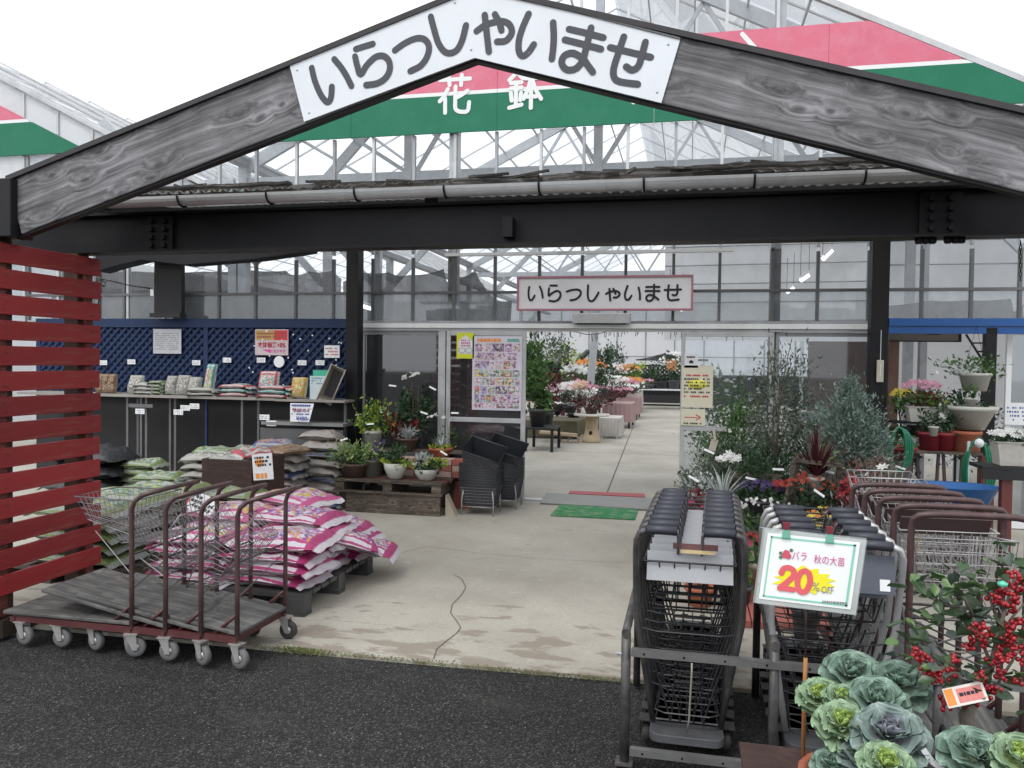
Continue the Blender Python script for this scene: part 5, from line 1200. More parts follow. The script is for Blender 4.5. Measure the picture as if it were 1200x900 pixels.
o = MB().box((.03, -.145, .835), (.33, .01, .14), Matrix.Rotation(-.2, 3, 'X')).build('cover_board', M('slate_cover_board', (.07, .08, .105), .45, dirt=(.13, .14, .16))); o.parent = b1
o = MB().box((.16, -.158, .80), (.035, .002, .042), Matrix.Rotation(-.2, 3, 'X')).build('sticker', PAPER); o.parent = b1
# ---- corral
CO = thing('cart_corral', 'low corral of dark grey tube posts and drilled steel rails round the carts', 'rail', (.35, 3.5, 0))
RS = M('drilled_steel_rail', (.30, .30, .30), .35, .7, var=.2, dirt=(.14, .13, .12), dscale=8, bump=0)
for X_ in (-.222, .345, .925, 1.55):
    MB().path([(X_, 3.175, .0), (X_, 3.175, .525)], .019, 10).build('post', PIPE, CO)
    MB().path([(X_, 3.15, .532), (X_, 3.9, .532), (X_, 3.95, .50), (X_, 3.96, .0)], .0175, 10).build('side_rail', PIPE, CO)
    MB().b2((X_-.035, 3.14, 0), (X_+.035, 3.21, .008)).build('foot_plate', PIPE, CO)
for z in (.455, .055):
    o = MB().b2((-.20, 3.150, z-.014), (1.9, 3.157, z+.014)).b2((-.20, 3.1572, z+.010), (1.9, 3.18, z+.014)).build('cross_rail', RS, CO)
    m = MB()
    for k in range(14): m.lathe([(.0001, -.001), (.005, -.001), (.005, 0)], (-.15+k*.155, 3.1498, z), 8, 'y')
    m.build('rail_hole', BLACK, o, kind='stuff')
MB().path([(-.26, 3.175, .44), (-.18, 3.175, .44)], .006, 6).build('bolt', STEEL, CO)
MB().path([(.035, 3.14, .44), (.035, 3.137, .40), (.028, 3.16, .2), (.02, 3.2, .14)], .004, 5).build('tie_cord', M('dirty_cord', (.25, .24, .21), .8, bump=0), CO)

# ================================================================ 20% OFF SIGN
OS = thing('discount_sign', 'laminated sign reading 20% OFF on a yellow burst, clipped to a stake', 'sign', (.37, 2.55, .98))
S_ = 2.55; c0 = [px(900, 624, S_), px(1008, 636, S_), px(997, 714, S_), px(889, 702, S_)]
ctr = (c0[0]+c0[1]+c0[2]+c0[3])/4; ux = ((c0[1]-c0[0])+(c0[2]-c0[3]))/2; uz = ((c0[0]-c0[3])+(c0[1]-c0[2]))/2
def q2(u, v, dy=0.): p = ctr+ux*u+uz*v; return (p.x, S_-dy, p.z)
def flat(name, pts, mat, dy): m = MB(); m.add([q2(u, v, dy) for u, v in pts], [tuple(range(len(pts)))]); return m.build(name, mat, OS)
VIN = NT('clear_vinyl_sleeve'); VIN.base((.75, .8, .78)); VIN.pr(.15); VIN.b.inputs['Alpha'].default_value = .35
for k in (2, 1): 
    m = MB(); m.add([q2(u+.012*k, v-.012*k, -.003*k) for u, v in ((-.55, -.56), (.55, -.56), (.55, .56), (-.55, .56))], [(0, 1, 2, 3)]); m.build('sleeve', VIN.m, OS)
PW = M('bright_white_sheet', (.86, .88, .87), .5, var=.02, bump=0)
flat('sheet', [(-.5, -.5), (.5, -.5), (.5, .5), (-.5, .5)], PW, 0)
m = MB(); m.add([q2(u, v, -.0015) for u, v in ((-.56, -.57), (.56, -.57), (.56, .57), (-.56, .57))], [(0, 1, 2, 3)]); m.build('sleeve', VIN.m, OS)
MINT = M('mint_print', (.25, .62, .46), .6, bump=0)
b_ = .46; t_ = .016
for pts in ([(-b_, b_-t_*1.6), (b_, b_-t_*1.6), (b_, b_), (-b_, b_)], [(-b_, -b_), (b_, -b_), (b_, -b_+t_*1.6), (-b_, -b_+t_*1.6)], [(-b_, -b_), (-b_+t_, -b_), (-b_+t_, b_), (-b_, b_)], [(b_-t_*1.6, -b_), (b_, -b_), (b_, b_), (b_-t_*1.6, b_)]): flat('border', pts, MINT, .0012)
g_ = random.Random(4); pts = []
for k in range(26):
    a = 2*PI*k/26; r = 1. if k % 2 else .72; r *= g_.uniform(.9, 1.1); pts.append((-.03+.37*r*math.cos(a), -.14+.21*r*math.sin(a)))
flat('burst', pts, YELB, .002)
tl_ = math.atan2(ux.z, ux.x)
def stxt(s, u, v, w, h, mat, name='lettering', off=.0, dy=.003):
    p = ctr+ux*u+uz*v; return text(s, w, h, p.x, S_-dy, p.z, mat, OS, name, off, tilt=tl_)
HOT = M('coral_red_print', (.72, .12, .14), .6, bump=0)
def ssk(strokes, u0, v0, du, dv, w, mat, name='numeral', dy=.0035):
    m = MB()
    for k, st in enumerate(strokes):
        P = [ctr+ux*(u0+a*du)+uz*(v0+b*dv) for a, b in st]; m.stroke([(p.x, p.z) for p in P], w, S_-dy, d=.0003*k)
    return m.build(name, mat, OS)
ssk([[(.05, .75), (.15, .98), (.5, 1.06), (.85, .95), (.92, .7), (.6, .4), (.08, .02)], [(.08, .0), (.5, .02), (1., .0)]], -.30, -.30, .155, .30, .017, HOT)
ssk([[(.5, 1.), (.2, .88), (.05, .5), (.2, .12), (.5, 0.), (.8, .12), (.95, .5), (.8, .88), (.5, 1.)]], -.115, -.32, .15, .32, .017, HOT)
stxt('%', .095, -.22, .022, .026, GREYP, off=.0); stxt('OFF', .225, -.25, .034, .021, GREYP, off=.0)
stxt('バラ', -.125, .21, .042, .027, MAGP, off=.0); stxt('秋の大苗', .20, .19, .088, .027, MAGP, off=.0)
# little rose motif
m = MB()
for (u, v, r) in ((-.27, .23, .034), (-.245, .19, .030), (-.29, .19, .024)):
    p = ctr+ux*u+uz*v; m.lathe([(.0001, 0), (r*.30, 0), (r*.30, .0005)], (p.x, S_-.003-r*.02, p.z), 12, 'y', False)
m.build('rose_print', M('rose_red_ink', (.62, .1, .15), .6, bump=0), OS)
m = MB()
for (u, v) in ((-.325, .16), (-.22, .28), (-.33, .22)):
    p = ctr+ux*u+uz*v; m.lathe([(.0001, 0), (.006, 0), (.006, .0005)], (p.x, S_-.0026, p.z), 5, 'y', False)
m.build('leaf_print', M('dark_leaf_ink', (.08, .2, .12), .6, bump=0), OS)
m = MB(); rows_of_marks(m, q2(.15, 0)[0], q2(.44, 0)[0], q2(.3, -.44)[2], q2(.3, -.40)[2], S_-.003, 1, random.Random(3), .8, .9); m.build('print', GREYP, OS)
for u in (-.30, .17):
    p = ctr+ux*u+uz*.52
    cl = MB(); cl.prism([(p.x-.013, S_-.008, p.z-.014), (p.x+.013, S_-.008, p.z-.014), (p.x+.008, S_-.004, p.z+.012), (p.x-.008, S_-.004, p.z+.012)], (0, .016, 0)); cl = cl.build('clip', M('mint_clip', (.12, .35, .26), .5, bump=0), OS, .001)
    m = MB(); m.prism([(p.x-.008, S_-.006, p.z+.013), (p.x+.008, S_-.006, p.z+.013), (p.x+.010, S_-.006, p.z+.034), (p.x-.010, S_-.006, p.z+.034)], (0, .012, 0)); m.build('clip_head', M('oxblood_clip', (.17, .02, .03), .5, bump=0), cl)
a, b = px(898, 620, S_+.01), px(1008, 634, S_+.01); MB().path([a+Vector((-.02, 0, .004)), b+Vector((.01, 0, .0))], .0016, 5).build('cross_wire', STEEL, OS)
p = px(945, 640, S_+.012); p1 = px(944, 772, S_+.012); p2 = px(941, 880, S_+.0)
MB().path([p, p1], .0035, 6).build('upper_stake', BROWNP, OS)
BS = thing('bamboo_stake', 'orange brown bamboo stake carrying the 20% sign beside the ornamental cabbages', 'stake', (p2.x, p2.y, p2.z)); MB().path([(p1.x, p1.y, p1.z+.003), p1.lerp(p2, .5), (p2.x, p2.y, p2.z-.02)], [.006, .0065, .006], 8).build('cane', W_BAM, BS)
MB().path([p1.lerp(p2, .48), p1.lerp(p2, .52)], .0075, 8).build('node', W_BAM, BS)
BB2 = thing('brown_stool', 'dark brown wooden stool top under the bamboo stake at the bottom edge', 'stool', (.29, 2.6, 0))
MB().b2((.185, 2.45, .355), (.44, 2.66, .375)).build('top', W_DBR, BB2, .003)
for x in (.20, .41):
    for y in (2.47, 2.63): MB().b2((x, y, 0), (x+.02, y+.02, .354)).build('leg', W_DBR, BB2)
MB().b2((.2, 2.475, .30), (.42, 2.485, .353)).build('apron', W_DBR, BB2)

# ================================================================ ORNAMENTAL CABBAGES AND BERRY SHRUB
def cableaf(name, L, w, seed, mat, cup=.5, frill=.10, nu=7, nv=9):
    g = random.Random(seed); V = []; F = []
    ph = g.uniform(0, 6)
    for j in range(nv+1):
        v = j/nv; hw = w*.5*(math.sin(min(1, v*1.25)*PI*.5)**.8)*(1-.55*max(0, v-.72)/.28*max(0, v-.72)/.28)
        for i in range(nu+1):
            u = 2*i/nu-1; edge = max(abs(u), max(0, (v-.6)/.4))
            x = u*hw; r = v*L*(1-.10*u*u)
            z = cup*L*(v**2)*.55-.30*L*(max(0, v-.6)**2)*1.5+.20*w*u*u*(1-v*.5)+frill*L*edge**3*math.sin(ph+u*8+v*9)*.55
            V.append((x, r, z))
    for j in range(nv):
        for i in range(nu): a = j*(nu+1)+i; F.append((a, a+1, a+nu+2, a+nu+1))
    me = bpy.data.meshes.new(name); me.from_pydata(V, [], F); me.polygons.foreach_set('use_smooth', [True]*len(F)); me.materials.append(mat); me['s'] = 1
    ul = me.uv_layers.new(name='UVMap')
    for lp in me.loops:
        k = lp.vertex_index; ul.data[lp.index].uv = ((k % (nu+1))/nu, (k//(nu+1))/nv)
    return me
def cabmat(name, inner, outer, vein):
    s = NT(name); uv = s.n('TexCoord'); sep = s.n('SeparateXYZ'); s.l(uv.outputs['UV'], sep.inputs[0])
    n_ = s.noise(s.co('Object'), 30, 4); f = s.math('ADD', sep.outputs[1], s.math('MULTIPLY', s.math('SUBTRACT', n_, .5), .3))
    c = s.ramp(f, [(.15, inner), (.55, sc(outer, .85)), (.85, outer), (1., sc(outer, 1.35))])
    u = s.math('ABSOLUTE', s.math('SUBTRACT', sep.outputs[0], .5))
    w = s.n('TexWave'); w.bands_direction = 'DIAGONAL'; w.inputs['Scale'].default_value = 2.6; w.inputs['Distortion'].default_value = 2.5
    cmb = s.n('CombineXYZ'); s.l(u, cmb.inputs[0]); s.l(sep.outputs[1], cmb.inputs[1]); s.l(cmb.outputs[0], w.inputs[0])
    vf = s.math('MAXIMUM', s.ramp(u, [(.01, 1.), (.035, 0.)]), s.ramp(w.outputs['Fac'], [(.90, 0.), (.99, .55)]))
    c = s.mix(s.math('MULTIPLY', vf, .5), c, vein); s.base(c); s.pr(.55); s.bump(w.outputs['Fac'], .002, .4)
    return s.m
CB_G = cabmat('blue_green_cabbage_leaf', (.22, .30, .22), (.15, .235, .185), (.36, .44, .36))
CB_P = cabmat('purple_grey_cabbage_leaf', (.21, .18, .24), (.16, .22, .20), (.34, .38, .36))
CB_Y = cabmat('lime_heart_cabbage_leaf', (.32, .42, .14), (.20, .30, .18), (.42, .48, .32))
CB_H = cabmat('lime_heart', (.36, .46, .10), (.30, .42, .11), (.6, .66, .3)); CB_V = cabmat('violet_heart', (.24, .2, .28), (.22, .24, .27), (.3, .28, .33))
_cl = {}
def cabbage(label, loc, R_, kind='g', tilt=(0, 0), seed=1):
    t = thing('ornamental_cabbage', label, 'cabbage', loc, 'ornamental cabbages in the foreground pots'); t.rotation_mode = 'ZYX'; t.rotation_euler = (tilt[0], tilt[1], seed*1.3)
    t.scale = (R_/.1,)*3
    mat, hm = {'g': (CB_G, CB_G), 'p': (CB_P, CB_V), 'y': (CB_Y, CB_H)}[kind]
    if kind not in _cl:
        _cl[kind] = ([cableaf('leaf', .105, .135, 10*k+ord(kind), mat, .30, .05 if kind != 'y' else .15) for k in range(3)], [cableaf('leaf', .055, .075, 10*k+5+ord(kind), hm, .7, .08) for k in range(2)])
    big, small = _cl[kind]; g = random.Random(seed); a = 0
    for ring, (n, el, s_, z) in enumerate(((6, .05, 1.0, .0), (6, .35, .88, .008), (5, .7, .70, .014))):
        for k in range(n):
            o = bpy.data.objects.new('leaf', big[(k+ring) % 3]); C.objects.link(o); o.parent = t
            o.location = (0, 0, z); o.rotation_euler = (el+g.uniform(-.1, .1), g.uniform(-.1, .1), 2*PI*(k+.5*(ring % 2))/n+g.uniform(-.12, .12)); o.scale = (s_*1.0,)*3
    for k in range(9):
        o = bpy.data.objects.new('leaf', small[k % 2]); C.objects.link(o); o.parent = t
        e = .75+.07*k; o.location = (0, 0, .018+.001*k); o.rotation_euler = (e, 0, k*2.4); o.scale = (1.1-.06*k,)*3
    m = MB().path([(0, 0, -.10), (0, 0, .03)], [.012, .02], 7).build('stalk', M('pale_cabbage_stalk', (.3, .33, .2), .7)); m.parent = t
    return t
CP = thing('planter', 'broad terracotta pot of ornamental cabbages beside the bamboo stake', 'pot', (.50, 2.33, 0))
pot(CP, .17, .34, TERRA, z=.12, rb=.12); MB().b2((.36, 2.2, 0), (.64, 2.46, .12)).build('stand_block', W_DBR, CP)
cabs = [((1000, 797), 2.50, .094, 'g', 'blue green cabbage at the top left, furthest from the camera'), ((1052, 808), 2.44, .088, 'g', 'blue green cabbage at the upper right of the group, beside red berries'),
        ((962, 822), 2.42, .072, 'y', 'small frilly pale green cabbage at the left edge by the stake'), ((1027, 828), 2.34, .088, 'g', 'flat round grey green cabbage in the middle of the group'),
        ((986, 824), 2.36, .056, 'y', 'small cabbage with lime heart tucked left of the middle one'), ((990, 856), 2.27, .084, 'y', 'cabbage with a bright lime heart spilling over the terracotta rim'),
        ((1043, 868), 2.20, .098, 'p', 'large cabbage with purple grey heart at lower centre'), ((1010, 890), 2.20, .066, 'p', 'small purple grey cabbage below the lime hearted one'),
        ((1038, 902), 2.08, .07, 'y', 'lime hearted cabbage cut by the bottom edge of the photo'), ((975, 900), 2.2, .055, 'g', 'little grey cabbage at the lower left of the pot'),
        ((1140, 893), 2.12, .088, 'g', 'pale blue green cabbage in the lower right pot'), ((1196, 897), 2.08, .078, 'y', 'lime hearted cabbage in the bottom right corner')]
for i, ((x, y), Y_, r, k, l) in enumerate(cabs): cabbage(l, px(x, y, Y_), r, k, (.42, -.05+.1*math.sin(i*2)), i+1)
V, F = leaves(160, (0, 0, 0), (.14, .12, .03), .05, 77, 0, 1.4); o = npmesh('foliage', V, F, L_DRK); o.parent = CP; o.location = (0, 0, .46)
CP2 = thing('planter', 'black pot at the bottom right corner holding two ornamental cabbages', 'pot', (.86, 2.13, 0)); pot(CP2, .17, .3, POTG, z=.14, rb=.12); MB().b2((.74, 2.02, 0), (.98, 2.24, .14)).build('stand_block', W_DBR, CP2)
# black curled plant stand
ST = thing('plant_stand', 'black curled iron plant stand behind the lower cabbages', 'plant stand', (.74, 2.42, 0))
for r, z in ((.16, .46), (.13, .30)): MB().path([(.78+r*math.cos(2*PI*k/20), 2.45+r*math.sin(2*PI*k/20), z) for k in range(20)], .010, 6, closed=True).build('ring', BLACK, ST)
for k in range(5):
    a = 2*PI*k/5+.3; c, s_ = math.cos(a), math.sin(a); MB().path([(.78+.16*c, 2.45+.16*s_, .46), (.78+.19*c, 2.45+.19*s_, .50), (.78+.22*c, 2.45+.22*s_, .44), (.78+.14*c, 2.45+.14*s_, .2), (.78+.17*c, 2.45+.17*s_, .0)], .008, 6).build('leg', BLACK, ST)
# shrub with red berries
BY = thing('berry_shrub', 'holly like shrub with clustered red berries at the right edge', 'shrub', (.80, 2.42, .2))
p0 = px(1132, 838, 2.42); pot(BY, .13, .24, POTG, z=0.06, x=p0.x-.80+.02)
Tk = [p0+Vector((.03, 0, -.18)), p0, px(1146, 812, 2.42), px(1162, 780, 2.40), px(1172, 735, 2.38), px(1185, 690, 2.36)]
m = MB(); m.path(Tk, [.022, .020, .016, .010, .006, .004], 8)
br = [((1138, 822), (1112, 800), (1095, 782)), ((1095, 782), (1080, 770), (1068, 757)), ((1146, 812), (1170, 800), (1186, 775), (1196, 760)), ((1162, 780), (1150, 750), (1140, 722), (1120, 712)), ((1168, 755), (1185, 725), (1202, 705)), ((1172, 735), (1160, 700), (1150, 682)), ((1138, 822), (1128, 800), (1122, 788)), ((1150, 750), (1130, 765), (1108, 762)), ((1120, 712), (1100, 705), (1088, 700)), ((1140, 722), (1130, 700), (1110, 690)), ((1185, 690), (1195, 670), (1200, 655))]
brp = []
for b in br:
    P = [px(x, y, 2.40+.03*math.sin(x)) for x, y in b]; brp += P; m.path(P, [.006]+[.004]*(len(P)-2)+[.0022] if len(P) > 2 else [.005, .003], 5)
m.build('trunk', M('pale_grey_bark', (.20, .17, .14), .85, dirt=(.08, .07, .055), dscale=20, bump=.01), BY)
lm = cableaf('leaf', .062, .042, 3, MI('glossy_shrub_leaf', [(.03, .055, .03), (.045, .085, .042), (.09, .15, .05)], .35, .2), .15, .03, 4, 6)
lmats = [lm, cableaf('leaf', .055, .036, 5, M('grey_green_shrub_leaf', (.075, .11, .085), .4), .2, .03, 4, 6), cableaf('leaf', .05, .036, 8, M('fresh_shrub_leaf', (.09, .16, .05), .4), .2, .04, 4, 6)]
g = random.Random(44); root = BY.location
tips = [p for p in brp]+[Tk[3], Tk[4], Tk[5]]
leafspots = []
for k in range(190):
    p = g.choice(tips)+Vector((g.gauss(0, .036), g.gauss(0, .04), g.gauss(0, .036))); leafspots.append(p)
for x, y in ((1088, 730), (1078, 722), (1100, 735), (1075, 745), (1095, 700), (1105, 690), (1112, 668), (1150, 655), (1130, 660), (1180, 650), (1190, 640), (1065, 790), (1050, 770), (1062, 775), (1120, 745), (1125, 690), (1198, 690), (1175, 665)): leafspots.append(px(x, y, 2.38))
for k, p in enumerate(leafspots):
    o = bpy.data.objects.new('leaf', lmats[k % 3 if k % 5 else 0]); C.objects.link(o); o.parent = BY; o.location = p-root
    o.rotation_euler = (g.uniform(-.3, 1.), g.uniform(-.6, .6), g.uniform(0, 6.28)); s_ = g.uniform(.6, 1.05); o.scale = (s_,)*3
m = MB()
bc = [(1085, 780), (1092, 790), (1100, 796), (1078, 770), (1096, 783), (1118, 786), (1120, 775), (1107, 826), (1135, 822), (1138, 815), (1072, 763), (1140, 745), (1152, 752), (1158, 742), (1148, 735), (1137, 757), (1190, 762), (1180, 752), (1196, 745), (1173, 708), (1180, 695), (1190, 690), (1187, 672), (1192, 685), (1186, 705), (1163, 700), (1170, 692), (1185, 735), (1195, 728), (1165, 778), (1172, 787), (1150, 792), (1160, 805), (1190, 800), (1198, 770), (1188, 748), (1176, 770), (1168, 765), (1186, 718), (1166, 812)]
for x, y in bc:
    c0_ = px(x, y, 2.35+g.uniform(-.02, .03))
    for q in range(8):
        blob(m, c0_+Vector((g.gauss(0, .0085), g.gauss(0, .009), g.gauss(0, .0085))), g.uniform(.0055, .0078), 7)
m.build('berries', M('glossy_red_berry', (.27, .008, .014), .3, var=.35, scale=60, bump=0), BY, kind='stuff')
TG = thing('plant_tag', 'white and orange picture tag hanging in the berry shrub', 'tag', px(1131, 814, 2.33))
o = MB().box((0, 0, 0), (.105, .002, .05)).build('card', M('tag_card', (.72, .66, .62), .4, bump=0)); o.parent = TG; TG.rotation_euler = (-.3, -.28, .1)
m = MB(); quadp(m, -.02, .045, -.018, .018, -.0018); o = m.build('pink_panel', M('salmon_print', (.65, .22, .2), .5, var=.3, scale=80, bump=0)); o.parent = TG
m = MB(); quadp(m, -.05, -.028, -.02, .022, -.0018); o = m.build('orange_panel', ORP); o.parent = TG
m = MB(); rows_of_marks(m, -.015, .04, -.003, .008, -.0025, 1, random.Random(2), .8, 1); o = m.build('print', INKB); o.parent = TG
t = thing('plant_tag', 'small mint green plastic clip high in the berry shrub', 'clip', px(1175, 684, 2.34)); MB().lathe([(.002, -.008), (.012, -.006), (.014, .002), (.002, .008)], px(1175, 684, 2.34), 8).build('clip', M('mint_plastic', (.1, .5, .35), .4, bump=0), t)
t = thing('plant_tag', 'white curled plant label between the cabbages and the right pot', 'tag', px(1090, 885, 2.15)); P = [px(x, y, 2.14) for x, y in ((1082, 878), (1092, 892), (1108, 905))]; m = MB(); m.beam(P[0], P[1], .004, .014); m.beam(P[1], P[2], .004, .014); m.build('card', PAPER, t)
# ================================================================ POTS ON THE OLD PALLETS (left of the door)
OP = thing('wooden_pallet', 'old stained wooden pallet on edge boards carrying the flower pots', 'pallet', (-3.0, 8.0, 0))
zt_ = px(455, 562, 7.85).z; xa_, xb_ = px(391, 570, 7.8).x, px(519, 570, 7.8).x
MB().b2((xa_+.14, 7.80, 0), (xb_-.03, 7.84, .21)).build('front_board', W_PAL, OP, .004); MB().b2((xa_+.14, 8.3, 0), (xb_-.03, 8.34, .21)).build('rear_board', W_PAL, OP)
for x in (xa_+.02, (xa_+xb_)/2-.05, xb_-.12): MB().b2((x, 7.79, .215), (x+.1, 8.36, zt_-.03)).build('bearer', W_PAL, OP)
MB().b2((xa_, 7.78, .211), (xb_, 7.80, .235)).build('bottom_slat', W_PAL, OP)
for k in range(5): MB().b2((xa_-.01*(k % 2), 7.775+k*.122, zt_-.028), (xb_+.012*(k % 3), 7.775+k*.122+.104, zt_)).build('slat', W_PAL if k != 1 else W_REDW, OP)
MB().b2((xa_+.03, 7.9, 0), (xa_+.11, 8.3, .21)).build('side_block', W_PAL, OP)
SB = thing('brick_step', 'low step of pale red bricks behind the front flower pots', 'step', (-2.75, 8.3, 0))
for k in range(4):
    for j in range(3): MB().b2((-3.1+k*.215, 8.16, zt_+.003+j*.066), (-3.1+k*.215+.205, 8.33, zt_+.003+j*.066+.062)).build('brick', BRICKR if (k+j) % 2 else M('pale_brick', (.42, .30, .26), .85), SB, .003)
US = thing('pot_bench', 'dark narrow bench carrying the rear row of flower pots', 'bench', (-3.0, 8.5, 0)); MB().b2((-3.55, 8.36, .585), (-2.35, 8.56, .61)).build('top', W_PAL, US)
for x in (-3.5, -2.42): MB().b2((x, 8.4, 0), (x+.05, 8.52, .585)).build('leg', W_PAL, US)
zf = zt_+.002
def P_(x, Y_, z): p = px(x, 500, Y_); return (p.x, Y_, z)
plant('potted_plant', 'bushy pale green leafed plant in a brown pot, leftmost on the old pallet', P_(415, 7.92, zf), (.15, .15, POTB, .11), [bush(.13, .26, .24, L_LIM, 420, .06, 9, 3), bush(.12, .18, .18, L_GRN, 150, .06)], [])
plant('potted_plant', 'dark leafed plant with yellow green skirt in a round white pot', P_(464, 7.92, zf), (.13, .17, POTW, .075, False), [('c', L_DRK, 260, (0, 0, .30), (.13, .13, .15), .055, 7, 2.2), ('c', L_YEL, 130, (0, -.02, .17), (.2, .16, .05), .055, 6, 1.6)], [])
plant('potted_plant', 'silver and lime variegated plant in a low white bowl on the pallet', P_(500, 7.93, zf), (.13, .12, POTW, .08, False), [('c', L_SIL, 150, (-.06, 0, .19), (.13, .12, .07), .05, 6, 1.5), ('c', L_YEL, 150, (.08, 0, .18), (.12, .12, .07), .05, 6, 1.5), ('c', L_DRK, 160, (0, 0, .16), (.18, .16, .07), .05, 6, 1.6)], [])
plant('potted_plant', 'olive grey square sided pot between the brown and the white pots', P_(437, 8.06, zf), (.11, .18, POTS, .10), [('c', L_DRK, 80, (0, 0, .22), (.12, .1, .06), .05, 5, 2)], [(F_PUR, 14, (.06, -.08, .26), (.05, .05, .05), .05)])
plant('potted_plant', 'tall textured white pot of yellow green trailing foliage in the rear row', P_(437, 8.42, .612), (.10, .20, POTW, .085), [('c', L_YEL, 260, (0, 0, .33), (.20, .18, .17), .055, 10, 2), ('c', L_GRN, 220, (.02, 0, .32), (.22, .18, .2), .055, 10, 2)], [(F_WHT, 10, (0, 0, .3), (.2, .16, .16), .03)])
plant('potted_plant', 'silver star leafed plant in a dark brown pot in the rear row', P_(478, 8.40, .612), (.11, .13, POTB, .08), [('s', L_SIL, 34, (0, 0, .12), .2, .02, .9, .3), ('c', L_SIL, 70, (0, 0, .2), (.1, .1, .06), .05, 5, 3)], [])
plant('potted_plant', 'red and orange leafed croton behind the silver star plant', P_(472, 8.53, .612), (.10, .12, POTB), [('c', L_RED, 190, (0, 0, .28), (.2, .12, .13), .075, 8, 2.4), ('c', F_ORG, 26, (-.12, 0, .27), (.08, .1, .1), .06, 4, 2), ('c', F_RED, 22, (.12, -.03, .33), (.06, .08, .08), .07, 3, 1.8)], [])
plant('potted_plant', 'tall white anemone in bloom reaching highest beside the side window', P_(484, 8.62, .612), (.10, .14, POTG), [('c', L_DRK, 520, (0, 0, .42), (.21, .16, .27), .07, 12, 1.9)], [(F_WHT, 13, (.0, -.03, .77), (.13, .08, .09), .055)], stems=[((0, 0, .1), (-.02, 0, .75), .006), ((.02, 0, .1), (.06, 0, .72), .005), ((0, 0, .1), (-.08, 0, .7), .005)])
plant('potted_plant', 'orange bowl pot of lime trailing leaves and a silver rosette by the door', P_(517, 8.40, .50), (.13, .15, TERRA, .08), [('c', L_YEL, 110, (0, 0, .16), (.15, .12, .025), .05, 6, 1.6), ('s', L_SIL, 26, (0, 0, .15), .16, .018, .9, .3)], [])
plant('potted_plant', 'white daisies on thin stems standing beside the door frame', P_(526, 8.6, .45), (.09, .14, POTG), [('c', L_GRN, 90, (0, 0, .28), (.12, .1, .18), .05, 6, 3)], [(F_WHT, 7, (-.12, -.02, .48), (.14, .08, .07), .06)], stems=[((0, 0, .1), (-.12, 0, .5), .003), ((0, 0, .1), (.05, 0, .55), .003), ((0, 0, .1), (-.02, 0, .5), .003)])
t = plant('potted_plant', 'empty orange pot on the ground stack below the lime trailing bowl', P_(519, 8.42, .30), (.105, .19, TERRA, .08), [], []); MB().b2((-2.50, 8.3, 0), (-2.3, 8.52, .30)).build('block_under_pot', BRICKR, SB)
plant('potted_plant', 'small violet flowered plant behind the olive pot', P_(447, 8.2, zf), (.07, .14, POTG), [('c', L_DRK, 60, (0, 0, .2), (.08, .08, .08), .05, 4, 2)], [(F_PUR, 16, (0, -.03, .30), (.06, .05, .1), .045)])
def tagcard(x, y, Y_, w, label, rot=0.): t = thing('plant_label', label, 'plant label', px(x, y, Y_), 'white plant labels'); o = MB().box((0, 0, 0), (w, .003, .018)).build('card', PAPER); o.parent = t; t.rotation_euler = (-.5, rot, 0)
for (x, y, Y_, r, l) in ((460, 452, 8.3, .1, 'white plant label over the yellow green trailing pot'), (507, 455, 8.3, .45, 'white plant label among the daisies'), (497, 484, 8.2, .3, 'white plant label right of the silver star plant'), (533, 484, 8.25, 0, 'white plant label against the door frame'), (520, 531, 8.0, .5, 'white plant label above the low white bowl'), (434, 497, 8.2, -.1, 'white plant label above the tall textured pot'), (403, 515, 7.9, -.3, 'white plant label over the brown pot'),
    (880, 561, 6.6, .2, 'white plant label before the dark violet flowers'), (912, 550, 6.6, .0, 'white plant label over the deep red flowers'), (971, 553, 6.4, .2, 'white plant label among the red chrysanthemums'), (998, 588, 6.0, .55, 'white plant label above the left brown cart handles'), (831, 529, 6.6, .4, 'white plant label on the silver bush behind the dark carts'), (886, 624, 6.2, .5, 'white plant label over the red pavers'), (960, 578, 5.9, .6, 'white plant label among the orange flowers'), (813, 561, 6.2, .5, 'white plant label on the bronze leafed plant'), (1055, 548, 7.2, .3, 'white plant label among the silver foliage')):
    tagcard(x, y, Y_, .085, l, r)
SKB = thing('paper_sack', 'pale tan folded paper bag leaning on the right end of the old pallet', 'bag', (xb_+.03, 7.9, 0)); MB().prism([(xb_+.01, 7.86, .0), (xb_+.12, 7.86, .0), (xb_+.01, 7.86, .22)], (0, .12, 0)).build('bag', M('tan_paper', (.38, .33, .26), .8), SKB)
# ---------------------------------------------------------------- stacked black baskets on wire feet
def basketmesh():
    m = MB(); L, w, h = .40, .30, .22; o = lambda k, z: [(-L/2*k, -w/2*k, z), (L/2*k, -w/2*k, z), (L/2*k, w/2*k, z), (-L/2*k, w/2*k, z)]
    A, B_ = o(.80, 0), o(1, h); A2, B2 = o(.77, .006), o(.965, h)
    for i in range(4):
        j = (i+1) % 4; m.add([A[i], A[j], B_[j], B_[i]], [(0, 1, 2, 3)]); m.add([A2[i], A2[j], B2[j], B2[i]], [(3, 2, 1, 0)])
    m.add(A, [(3, 2, 1, 0)]); m.add(A2, [(0, 1, 2, 3)])
    m.path(o(1.0, h), .011, 6, closed=True)
    for k in range(1, 7): m.path(o(.80+.20*k/7+.008, h*k/7), .0045, 4, closed=True)
    for i in range(4):
        j = (i+1) % 4
        for q in range(1, 8): t = q/8; a, b = Vector(A[i]).lerp(Vector(A[j]), t), Vector(B_[i]).lerp(Vector(B_[j]), t); m.bar(a*1.005, b*1.005, .0035, 4)
    return m
bk0 = None
